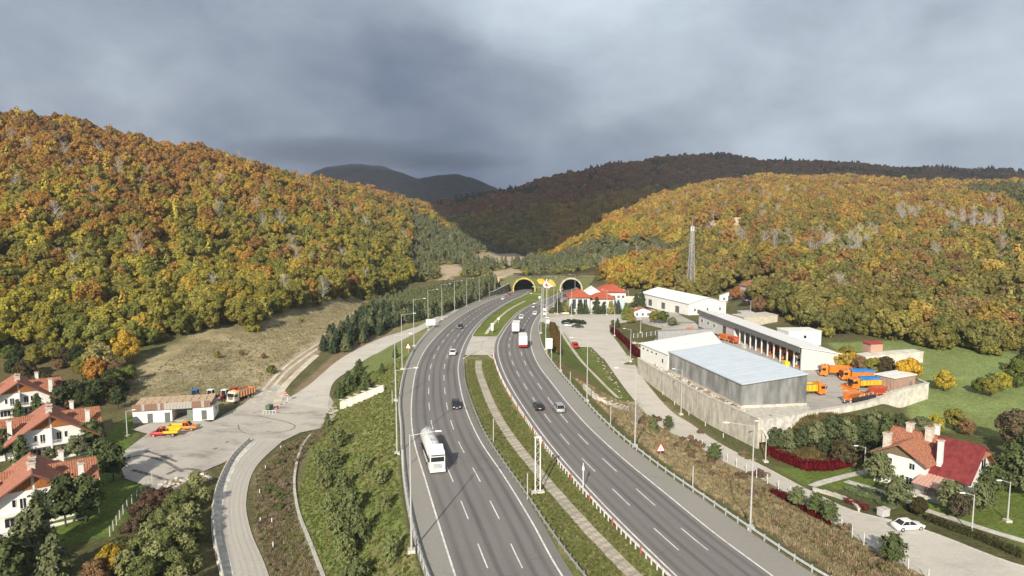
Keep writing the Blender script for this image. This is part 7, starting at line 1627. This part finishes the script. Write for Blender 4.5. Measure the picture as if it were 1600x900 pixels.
# shrubs of the shaded foot of the wood and the slopes
def scatter_shrubs(poly, n, cols, s0, s1, lab, grp, seed, kind='s'):
    rn = random.Random(seed); xs = [p[0] for p in poly]; ys = [p[1] for p in poly]; k = 0; t = 0
    while k < n and t < 6000:
        t += 1; x = rn.uniform(min(xs), max(xs)); y = rn.uniform(min(ys), max(ys))
        if not bool(inpoly(x, y, poly)): continue
        tree((x, y, gz(x, y)), rn.uniform(s0, s1), rn.choice(cols), lab % nth(k), kind, 'shrub', group=grp); k += 1
scatter_shrubs(SCRUB_W, 46, [OLIV, BROWN, GREEN, (.12, .10, .05), DKGR], 1.2, 2.8, 'scrub bush between the houses and the western wood, %s of its kind', 'scrub at the foot of the western wood', 1, 'n')
scatter_shrubs(UP([(1130, 690), (1240, 760), (1300, 815), (1440, 905), (1330, 905), (1240, 850), (1130, 760), (1040, 690), (990, 640)]), 70, [(.27, .20, .12), (.21, .19, .09), (.19, .13, .09), (.32, .25, .14)], .45, 1.15, 'low dry bush on the brown eastern slope, %s in the scatter', 'dry bushes on the eastern slope', 2)
scatter_shrubs(UP([(190, 830), (240, 760), (285, 780), (240, 850), (180, 900), (120, 905), (160, 860)]), 36, [(.14, .095, .07), (.17, .11, .075), (.13, .12, .06)], .8, 1.7, 'dark reddish bramble bush behind the white post fence, %s of the tangle', 'brambles behind the fence', 3)
scatter_shrubs(UP([(405, 745), (445, 705), (480, 690), (458, 740), (455, 800), (475, 860), (500, 905), (440, 905), (420, 840)]), 26, [(.26, .21, .15), (.20, .18, .09), (.15, .18, .06)], .4, .95, 'low brown weed bush in the ditch inside the lower road bend, %s from the scatter', 'weeds in the ditch', 4)
scatter_shrubs(UP([(1200, 712), (1205, 662), (1380, 660), (1400, 700), (1380, 735), (1290, 720)]), 30, [(.17, .14, .06), (.12, .10, .05), GREYG], .6, 1.3, 'dry undergrowth bush on the bank below the yard wall, %s of the scatter', 'undergrowth below the yard wall', 5)
def hedge(name, pts, w, h, c, label, dens=26, ls=.10, group=None):
    cc = resample(pts, .8); rn = np.random.default_rng(len(label)); P = []; Nn = []; o = cc[0]; z0 = gz(o.x, o.y); cores = []
    for i in range(len(cc)-1):
        a = cc[i]; d = (cc[i+1]-a); n = Vector((-d.y, d.x)).normalized(); hh = h*rn.uniform(.82, 1.1)
        for k in range(dens):
            t = rn.random(); s = rn.choice([-1, 1])*rn.uniform(.7, 1.05)*w/2; top = rn.random() < .4; zz = hh*rn.uniform(.9, 1.05) if top else hh*rn.random(); s = rn.uniform(-1, 1)*w/2 if top else s
            x = a.x+d.x*t+n.x*s; y = a.y+d.y*t+n.y*s; P.append((x-o.x, y-o.y, gz(x, y)-z0+zz)); g = np.array([n.x*s, n.y*s, .9 if top else .15])+rn.normal(size=3)*.4; Nn.append(g/np.linalg.norm(g))
        cores.append(((a.x+d.x/2-o.x, a.y+d.y/2-o.y, gz(a.x, a.y)-z0+hh*.42), (w*.42+.15, w*.42+.15, hh*.5)))
    me = leafmesh('foliage', np.array(P), np.array(Nn), ls, rn, LEAF, cores); r = inst(name, me, None, (o.x, o.y, z0)); tint(r, c); tag(r, label, 'hedge', group); return r
CRIM = (.14, .012, .018)
hedge('red_hedge', UP([(1200, 712), (1226, 722), (1260, 735), (1298, 735), (1330, 728)]), 1.1, 2.1, CRIM, 'long crimson hedge on the lawn below the dry bank', 60, .12)
hedge('red_hedge', UP([(1200, 706), (1232, 706)]), .8, 1.6, (.12, .015, .018), 'short crimson hedge end beside the service road lamp', 50, .12)
hedge('red_hedge', UP([(1205, 772), (1235, 785), (1265, 802), (1296, 822)]), .8, 1.1, (.12, .013, .02), 'crimson hedge strip along the wire fence of the service road', 44, .11)
hedge('red_hedge', UP([(957, 518), (968, 528), (985, 545), (1000, 560)]), 1.6, 1.6, (.13, .014, .018), 'crimson shrub row between forecourt and white hall', 50, .14)
hedge('red_hedge', UP([(1322, 784), (1340, 792), (1355, 798)]), .9, .9, (.20, .04, .045), 'dark red low hedge in the shrub bed', 44, .10)
hedge('clipped_hedge', UP([(1450, 812), (1490, 828), (1530, 842), (1570, 860), (1600, 872)]), 1.4, .9, (.075, .075, .03), 'dark clipped hedge behind the kerb of the lane', 44, .10)
hedge('clipped_hedge', UP([(1418, 795), (1440, 808)]), 1.0, .8, (.07, .08, .03), 'short dark hedge beside the parked saloon', 44, .10)
hedge('clipped_hedge', UP([(882, 507), (895, 504), (912, 507)]), 3.0, 1.2, (.05, .07, .03), 'oval dark hedge bed in the forecourt', 60, .16)
hedge('clipped_hedge', UP([(862, 508), (868, 530), (870, 552)]), 2.8, 1.3, (.20, .13, .045), 'brown overgrown hedge between motorway verge and dirt path', 60, .16)
hedge('shrub_bed', UP([(1330, 765), (1370, 778), (1395, 792)]), 3.2, .5, (.17, .21, .10), 'grey green shrub bed beside the footpath', 60, .12)

# ---- individual forest trees: the ones that show largest
imax = take(ok & inview & (kindA == 0), 200); used[imax] = True
imax = imax[np.argsort(PU[imax])]
side = {}
for i in imax:
    u = PU[i]; reg = 'foot of the western wood' if u < 650 else ('scrub wood above the tunnels' if u < 1060 else 'edge of the eastern wood')
    cn = CN.get(tuple(pal[ci[i]]) if not valley[i] else GREYG, 'autumn'); k = side.get((reg, cn), 0); side[(reg, cn)] = k+1
    tree((PX[i], PY[i], PZ[i]-.3), SCL[i], TC[i], '%s tree, %s of that colour from the left, %s' % (cn, nth(k), reg), 'b', group='trees at the '+reg)
ip = take(ok & inview & (kindA == 1), 60); used[ip] = True; ip = ip[np.argsort(PU[ip])]
for k, i in enumerate(ip): tree((PX[i], PY[i], PZ[i]-.2), SCL[i], TC[i], 'grey green pine on the slope above the tunnels, %s from the left' % nth(k), 'q', group='pines above the tunnels')
ib = np.where(ok & inview & (kindA == 2))[0]; used[ib] = True; ib = ib[np.argsort(PU[ib])]
print('bare trees', len(ib), 'forest points', ok.sum())
for k, i in enumerate(ib):
    r = empty('bare_birch', (PX[i], PY[i], PZ[i]-.3), random.uniform(0, 6), 'pale leafless birch in the golden eastern wood, %s from the left' % nth(k), 'tree', 'leafless birches in the eastern wood'); bare_o = inst('branches', BT[k % 4], r, scale=(3.6, 3.6, SCL[i]*1.05))

# ---- the rest of the woods: one object a kind, leafy crowns instanced on points
def forest(name, P, tints, scl, crowns, label, cat, probs=None):
    me = bpy.data.meshes.new(name); me.vertices.add(len(P)); me.vertices.foreach_set('co', np.asarray(P, float).ravel()); rn = np.random.default_rng(len(P))
    def attr(n, ty, data, key): a = me.attributes.new(n, ty, 'POINT'); a.data.foreach_set(key, np.asarray(data).ravel())
    n = len(P); attr('tint', 'FLOAT_VECTOR', tints.astype(np.float32), 'vector'); attr('var', 'INT', rn.choice(len(crowns), n, p=probs).astype(np.int32), 'value')
    s = np.stack([scl, scl, scl*rn.uniform(.85, 1.2, n)], 1); attr('scl', 'FLOAT_VECTOR', s.astype(np.float32), 'vector'); rot = np.stack([rn.uniform(-.08, .08, n), rn.uniform(-.08, .08, n), rn.uniform(0, 6.28, n)], 1); attr('rot', 'FLOAT_VECTOR', rot.astype(np.float32), 'vector')
    o = bpy.data.objects.new(name, me); COL.objects.link(o); ng = bpy.data.node_groups.new(name, 'GeometryNodeTree'); ng.interface.new_socket('Geometry', in_out='INPUT', socket_type='NodeSocketGeometry'); ng.interface.new_socket('Geometry', in_out='OUTPUT', socket_type='NodeSocketGeometry')
    N = ng.nodes; Lk = ng.links; gi = N.new('NodeGroupInput'); g2 = N.new('NodeGroupOutput'); jn = N.new('GeometryNodeJoinGeometry')
    def na(nm, ty): q = N.new('GeometryNodeInputNamedAttribute'); q.data_type = ty; q.inputs['Name'].default_value = nm; return q.outputs['Attribute']
    vv = na('var', 'INT'); sc_ = na('scl', 'FLOAT_VECTOR'); ro = na('rot', 'FLOAT_VECTOR'); e2r = N.new('FunctionNodeEulerToRotation'); Lk.new(ro, e2r.inputs[0])
    for k, co in enumerate(crowns):
        oi = N.new('GeometryNodeObjectInfo'); oi.inputs['Object'].default_value = co; oi.transform_space = 'ORIGINAL'; oi.inputs['As Instance'].default_value = True
        cp = N.new('FunctionNodeCompare'); cp.data_type = 'INT'; cp.operation = 'EQUAL'; Lk.new(vv, cp.inputs[2]); cp.inputs[3].default_value = k
        ip_ = N.new('GeometryNodeInstanceOnPoints'); Lk.new(gi.outputs[0], ip_.inputs['Points']); Lk.new(cp.outputs[0], ip_.inputs['Selection']); Lk.new(oi.outputs['Geometry'], ip_.inputs['Instance']); Lk.new(e2r.outputs[0], ip_.inputs['Rotation']); Lk.new(sc_, ip_.inputs['Scale']); Lk.new(ip_.outputs[0], jn.inputs[0])
    Lk.new(jn.outputs[0], g2.inputs[0]); md = o.modifiers.new('scatter', 'NODES'); md.node_group = ng
    if label: tag(o, label, cat)
    o['kind'] = 'stuff'; return o
# one real tree of each distant crown shape stands among the others and lends its crown
def lend(meshes, idx, name, lab, cat='tree', tr=True):
    out = []
    for k, me in enumerate(meshes):
        i = idx[k]; used[i] = True; r = empty(name, (PX[i], PY[i], PZ[i]-.3), random.uniform(0, 6), lab % nth(k), cat); c = inst('crown', me, r, scale=(SCL[i],)*3); tint(c, TC[i]); inst('trunk', TR[k % 3], r, scale=(SCL[i],)*3); out.append(c)
    return out
mid = ok & ~used & (kindA == 0) & (PY < 760); far_ = ok & ~used & (kindA == 0) & (PY >= 760); pf = ok & ~used & (kindA == 1)
i1 = np.where(mid & (PU < 600) & (PU > 60))[0]; c1 = lend(BLF, i1[[5, len(i1)//5, len(i1)//3, len(i1)//2, -9]], 'broadleaf_tree', 'autumn tree standing inside the western wood, %s of five up the slope')
i2 = np.where(far_ & (PU > 1100) & (PU < 1500))[0]; c2 = lend(BLX, i2[[5, len(i2)//3, len(i2)//2]], 'broadleaf_tree', 'autumn tree high on the eastern hill, %s of three up the slope')
i3 = np.where(pf & (PY < 700))[0]; c3 = lend(PNF, i3[[3, len(i3)//3, len(i3)//2, -4]], 'young_pine', 'pine on the valley slope behind the tunnels, %s of four going up')
mid &= ~used; far_ &= ~used; pf &= ~used
def PP(m, dz=-.3): return np.stack([PX[m], PY[m], PZ[m]+dz], 1)
forest('autumn_forest', PP(mid), TC[mid], SCL[mid], c1+[bare_o, c3[0]], 'autumn coloured broadleaf wood covering the nearer hillsides', 'forest', [.185, .185, .195, .185, .185, .025, .04])
forest('far_forest', PP(far_), TC[far_], SCL[far_], c2, 'autumn wood on the distant ridges', 'forest')
pp = PP(pf); pt = TC[pf]; ps = SCL[pf]
if len(RESTP):
    pp = np.concatenate([pp, np.stack([RESTP[:, 0], RESTP[:, 1], G(RESTP[:, 0], RESTP[:, 1])], 1)]); pt = np.concatenate([pt, np.tile(np.array(PINEG), (len(RESTP), 1))]); ps = np.concatenate([ps, np.full(len(RESTP), 2.2)])
forest('pine_wood', pp, pt, ps, c3, 'grey green pine plantation in the valley behind the tunnels', 'forest')
# undergrowth filling the gaps under the crowns
edgeband = ok & (PY < FY+26); um = ok & (PY < 900) & (rng.random(len(PX)) < .9); us = np.where(um)[0]
shx = PX[us]+rng.uniform(-3, 3, len(us)); shy = PY[us]+rng.uniform(-3, 3, len(us)); sh = empty('shrub', at(470, 502), 0, 'small bush at the upper rim of the meadow', 'shrub'); shc = inst('foliage', SHR[0], sh, scale=1.2); tint(shc, OLIV)
forest('undergrowth', np.stack([shx, shy, G(shx, shy)-.1], 1), np.array(OLIV)[None]*rng.uniform(.7, 1.2, (len(us), 1))*np.where(valley[us], 1.25, 1)[:, None], np.where(edgeband[us], rng.uniform(2.4, 3.6, len(us)), rng.uniform(1.2, 2.6, len(us))), [shc], 'undergrowth below the trees of the wood', 'undergrowth')

for k in range(26):
    x = -7+k*2.6+random.uniform(-1, 1)
    if min(abs(x-PORT_X[0]), abs(x-PORT_X[1])) < 9 and k % 2: yv, zv = PORT_Y+4, 9.2
    else: yv, zv = PORT_Y+(1.2 if min(abs(x-q) for q in PORT_X) > 9.5 and abs(x-23.5) > 8 else 4), random.uniform(2, 8.5)
    if yv > PORT_Y+2: zv = 8.6
    tree((x, yv, float(zroad(PORT_Y))+zv), random.uniform(.8, 1.5), random.choice([GREYG, OLIV, BROWN, GREEN]), 'low bush on the planted slope round the tunnel mouths, %s from the left' % nth(k), 's', 'shrub', group='bushes round the tunnel mouths')
# ---- tall grass
def tuft(name, seed, n=34, h=.75, w=.02, spread=.42):
    rn = np.random.default_rng(seed); mb = []; Fs = []
    for i in range(n):
        a = rn.uniform(0, 6.28); r = rn.uniform(0, spread); b = rn.uniform(0, 6.28); L = h*rn.uniform(.5, 1.1); k = len(mb); x, y = r*math.cos(a), r*math.sin(a); dx, dy = .35*L*math.cos(b), .35*L*math.sin(b); px, py = -math.sin(b)*w*2.2, math.cos(b)*w*2.2
        mb += [(x-px, y-py, -.05), (x+px, y+py, -.05), (x+dx*.5+px*.7, y+dy*.5+py*.7, L*.6), (x+dx*.5-px*.7, y+dy*.5-py*.7, L*.6), (x+dx, y+dy, L)]; Fs += [(k, k+1, k+2, k+3), (k+3, k+2, k+4)]
    me = bpy.data.meshes.new(name); me.from_pydata(mb, [], Fs); me.materials.append(LEAF); return me
def grass_patch(name, label, pts, cols, s0, s1, seed, h=.75, w=.02):
    t = tag(inst(name.replace('_patch', '_tuft'), tuft('tuft', seed, h=h, w=w), None, (pts[0][0], pts[0][1], gz(*pts[0]))), 'single tuft standing in the %s' % label, 'grass tuft'); tint(t, cols[0]); rn = np.random.default_rng(seed); P = np.array(pts); z = G(P[:, 0], P[:, 1]); c = np.array(cols)[rn.integers(0, len(cols), len(P))]*rn.uniform(.7, 1.25, (len(P), 1))
    forest(name, np.stack([P[:, 0], P[:, 1], z], 1), c, rn.uniform(s0, s1, len(P)), [t], label, 'grass')
def fill(poly, n, seed):
    rn = np.random.default_rng(seed); P = np.array(poly); lo, hi_ = P.min(0), P.max(0); q = rn.uniform(lo, hi_, (n*3, 2)); q = q[inpoly(q[:, 0], q[:, 1], poly)][:n]; return q
yy = rng.uniform(66, 168, 15000); xx = fGR(yy)+4+rng.beta(1.4, 1.3, 15000)*np.interp(yy, [66, 168], [20, 19]); nn_ = fbm(xx, yy, 14, 3, 8); kk = (nn_ > -.22) & ~inpoly(xx, yy, [tuple(p) for p in SN]+[tuple(p) for p in SF[::-1]]); P1 = np.stack([xx, yy], 1)[kk]
ssn = spline([(p[1] and p[0], p[1]) for p in SN]); P1 = P1[P1[:, 0] < ssn(P1[:, 1])-1.2]
grass_patch('dry_grass_patch', 'tall dry grass of the brown eastern slope', [tuple(p) for p in P1], [(.44, .35, .22), (.37, .29, .17), (.29, .22, .13), (.46, .38, .24), (.25, .25, .12)], .4, 1.15, 1, h=.6, w=.026)
P2 = fill(MEADOW, 4200, 5); P2 = P2[~(inpoly(P2[:, 0], P2[:, 1], TRACKS[0]+TRACKS[1][::-1]) | (polydist(P2[:, 0], P2[:, 1], TRACKS[2], False) < 1.5))]; grass_patch('meadow_grass_patch', 'bleached grass of the western meadow', [tuple(p) for p in P2], [(.46, .39, .24), (.42, .36, .22), (.33, .30, .17)], .3, .8, 2, h=.6, w=.03)
yy = rng.uniform(66, 190, 9000); xx = fGL(yy)-1.2-rng.random(9000)*17; P3 = np.stack([xx, yy], 1); grass_patch('verge_grass_patch', 'green and yellow grass of the western embankment', [tuple(p) for p in P3], [(.21, .26, .075), (.32, .30, .12), (.16, .21, .055)], .3, .7, 3, h=.5, w=.03)
yy = rng.uniform(66, 186, 16000); a_ = fL2(yy)+2.4; b__ = fR1(yy)-2.2; xx = a_+rng.random(16000)*(b__-a_); kk = np.abs(xx-pc(yy)) > 1.1; P4 = np.stack([xx, yy], 1)[kk]; grass_patch('median_grass_patch', 'short grass of the median strip', [tuple(p) for p in P4], [(.22, .25, .085), (.31, .28, .14), (.17, .20, .06)], .3, .6, 4, h=.45, w=.03)
P5 = fill(BROWN_E, 2600, 6); grass_patch('bank_grass_patch', 'dry grass on the bank below the yard wall', [tuple(p) for p in P5], [(.30, .22, .10), (.22, .18, .08), (.15, .14, .05)], .8, 1.6, 5, h=.75, w=.03)

P6 = fill(DITCH, 3000, 9); grass_patch('weed_patch', 'brown weeds of the ditch inside the road bend', [tuple(p) for p in P6], [(.34, .27, .19), (.27, .21, .14), (.22, .23, .10)], .4, 1.0, 7, h=.6, w=.03)
# ------------------------------------------------------------------ clouds
def shade_cloud_deck():
    """added cloud deck, unseen above the frame, shaped to keep the sun off the far ridges"""
    te = math.tan(R(SUN_EL)); az = R(SUN_AZ); sx, sy = math.sin(az), math.cos(az); nu, nv = 60, 50; m = bpy.data.materials.new('shade_cloud'); m.use_nodes = True; nt = m.node_tree; nt.nodes.clear()
    o_ = nt.nodes.new('ShaderNodeOutputMaterial'); d = nt.nodes.new('ShaderNodeBsdfDiffuse'); t = nt.nodes.new('ShaderNodeBsdfTranslucent'); x = nt.nodes.new('ShaderNodeMixShader'); d.inputs[0].default_value = (.8, .82, .85, 1); t.inputs[0].default_value = (.66, .68, .72, 1); x.inputs[0].default_value = .7
    nt.links.new(d.outputs[0], x.inputs[1]); nt.links.new(t.outputs[0], x.inputs[2]); nt.links.new(x.outputs[0], o_.inputs[0])
    us = np.linspace(-500, 2300, nu); V = []
    for side in (0, 1):
        for j in range(nv):
            s = j/(nv-1)
            for u in us:
                yn = np.interp(u, [-500, 300, 560, 640, 700, 760, 850, 900, 960, 1050, 1150, 1250, 1400, 1700, 2300], [1500, 1500, 1500, 1450, 1150, 900, 740, 780, 920, 1110, 1230, 1310, 1350, 1370, 1400])
                y = yn+(5200-yn)*s**1.4; xg = (u-800)/F*y+fbm(u, y, 200, 2, 1)*120*(1 if s < .1 else 0); zg = float(hills(np.array(xg), np.array(min(y, 2500)))) if y < 2500 else 150
                yy_ = y+fbm(xg, y, 150, 4, 4)*(110+330*max(0, 1-s*7)); h = 620+620*s+float(fbm(xg, y, 350, 4, 12))*120+side*(150+80*math.sin(s*3.1)+float(fbm(xg, y, 200, 3, 30))*120)*min(1, 6*min(s, 1-s)+.02)
                k = (h-zg)/te; V.append((xg+sx*k, yy_+sy*k, h))
    n = nu*nv; Fs = []
    for side in (0, 1):
        for j in range(nv-1):
            for i in range(nu-1): q = side*n+j*nu+i; Fs.append((q, q+1, q+nu+1, q+nu))
    for j in range(nv-1): 
        for i in (0, nu-1): q = j*nu+i; Fs.append((q, q+nu, q+nu+n, q+n))
    for i in range(nu-1):
        for j in (0, nv-1): q = j*nu+i; Fs.append((q, q+1, q+1+n, q+n))
    me = bpy.data.meshes.new('cloud'); me.from_pydata(V, [], Fs); me.materials.append(m); me.shade_smooth(); o = bpy.data.objects.new('cloud', me); COL.objects.link(o); o['kind'] = 'stuff'; o['label'] = 'unseen cloud deck added overhead to shade the far ridges'; o['category'] = 'cloud'
shade_cloud_deck()  # sun blocker added out of view to put the far ridges in shade
def fog_cap(loc, dims, dens, seed):
    mb = MB(); mb.box((0, 0, 0), (2, 2, 2), WHITE); me = mb.mesh('cloud'); me.materials.clear(); m = bpy.data.materials.new('mist'); m.use_nodes = True; nt = m.node_tree; N = nt.nodes; N.clear(); Lk = nt.links; out = N.new('ShaderNodeOutputMaterial'); v = N.new('ShaderNodeVolumePrincipled'); v.inputs['Color'].default_value = (.62, .68, .78, 1); v.inputs['Anisotropy'].default_value = .2
    tc = N.new('ShaderNodeTexCoord'); ln = N.new('ShaderNodeVectorMath'); ln.operation = 'LENGTH'; Lk.new(tc.outputs['Object'], ln.inputs[0]); nz = N.new('ShaderNodeTexNoise'); nz.inputs['Scale'].default_value = 2.4; nz.inputs['Detail'].default_value = 4; mp = N.new('ShaderNodeMapping'); mp.inputs['Location'].default_value = (seed, 0, 0); mp.inputs['Scale'].default_value = (1.6, 1, .6); Lk.new(tc.outputs['Object'], mp.inputs[0]); Lk.new(mp.outputs[0], nz.inputs['Vector'])
    def M(op, a, b, cl=False):
        n = N.new('ShaderNodeMath'); n.operation = op; n.use_clamp = cl
        for i, q in enumerate((a, b)):
            if isinstance(q, (int, float)): n.inputs[i].default_value = q
            else: Lk.new(q, n.inputs[i])
        return n.outputs[0]
    f = M('SUBTRACT', 1.0, ln.outputs['Value'], True); g = M('ADD', f, M('MULTIPLY', M('SUBTRACT', nz.outputs[0], .5), .9)); g = M('MULTIPLY', M('SUBTRACT', g, .12, True), M('MULTIPLY', f, 3.0, True)); Lk.new(M('MULTIPLY', g, dens), v.inputs['Density']); Lk.new(v.outputs[0], out.inputs['Volume'])
    me.materials.append(m); o = bpy.data.objects.new('cloud', me); COL.objects.link(o); o.location = loc; o.scale = dims; o['kind'] = 'stuff'; return o
SC.cycles.volume_step_rate = 4; SC.cycles.volume_max_steps = 48
fc = fog_cap((-880, 3600, 365), (900, 600, 100), .0038, 1.0); tag(fc, 'grey cloud cap lying on the distant western mountain', 'cloud')
fc = fog_cap((-330, 3350, 300), (520, 420, 60), .004, 5.0); tag(fc, 'low cloud band trailing over the distant middle summit', 'cloud')

def air():
    mb = MB(); mb.box((0, 0, 0), (2, 2, 2), WHITE); me = mb.mesh('haze'); me.materials.clear(); m = bpy.data.materials.new('air'); m.use_nodes = True; nt = m.node_tree; nt.nodes.clear(); o_ = nt.nodes.new('ShaderNodeOutputMaterial'); v = nt.nodes.new('ShaderNodeVolumePrincipled'); v.inputs['Color'].default_value = (.78, .86, 1, 1); v.inputs['Density'].default_value = .000085; v.inputs['Anisotropy'].default_value = .0
    nt.links.new(v.outputs[0], o_.inputs['Volume']); me.materials.append(m); o = bpy.data.objects.new('haze', me); COL.objects.link(o); o.location = (0, 2400, 235); o.scale = (6900, 2600, 262); o['kind'] = 'stuff'
air()
_n = 0
for o in bpy.data.objects:
    if 'label' in o and len(o['label'].split()) > 16: _n += 1; (_n < 6) and print('LONG', o['label'])
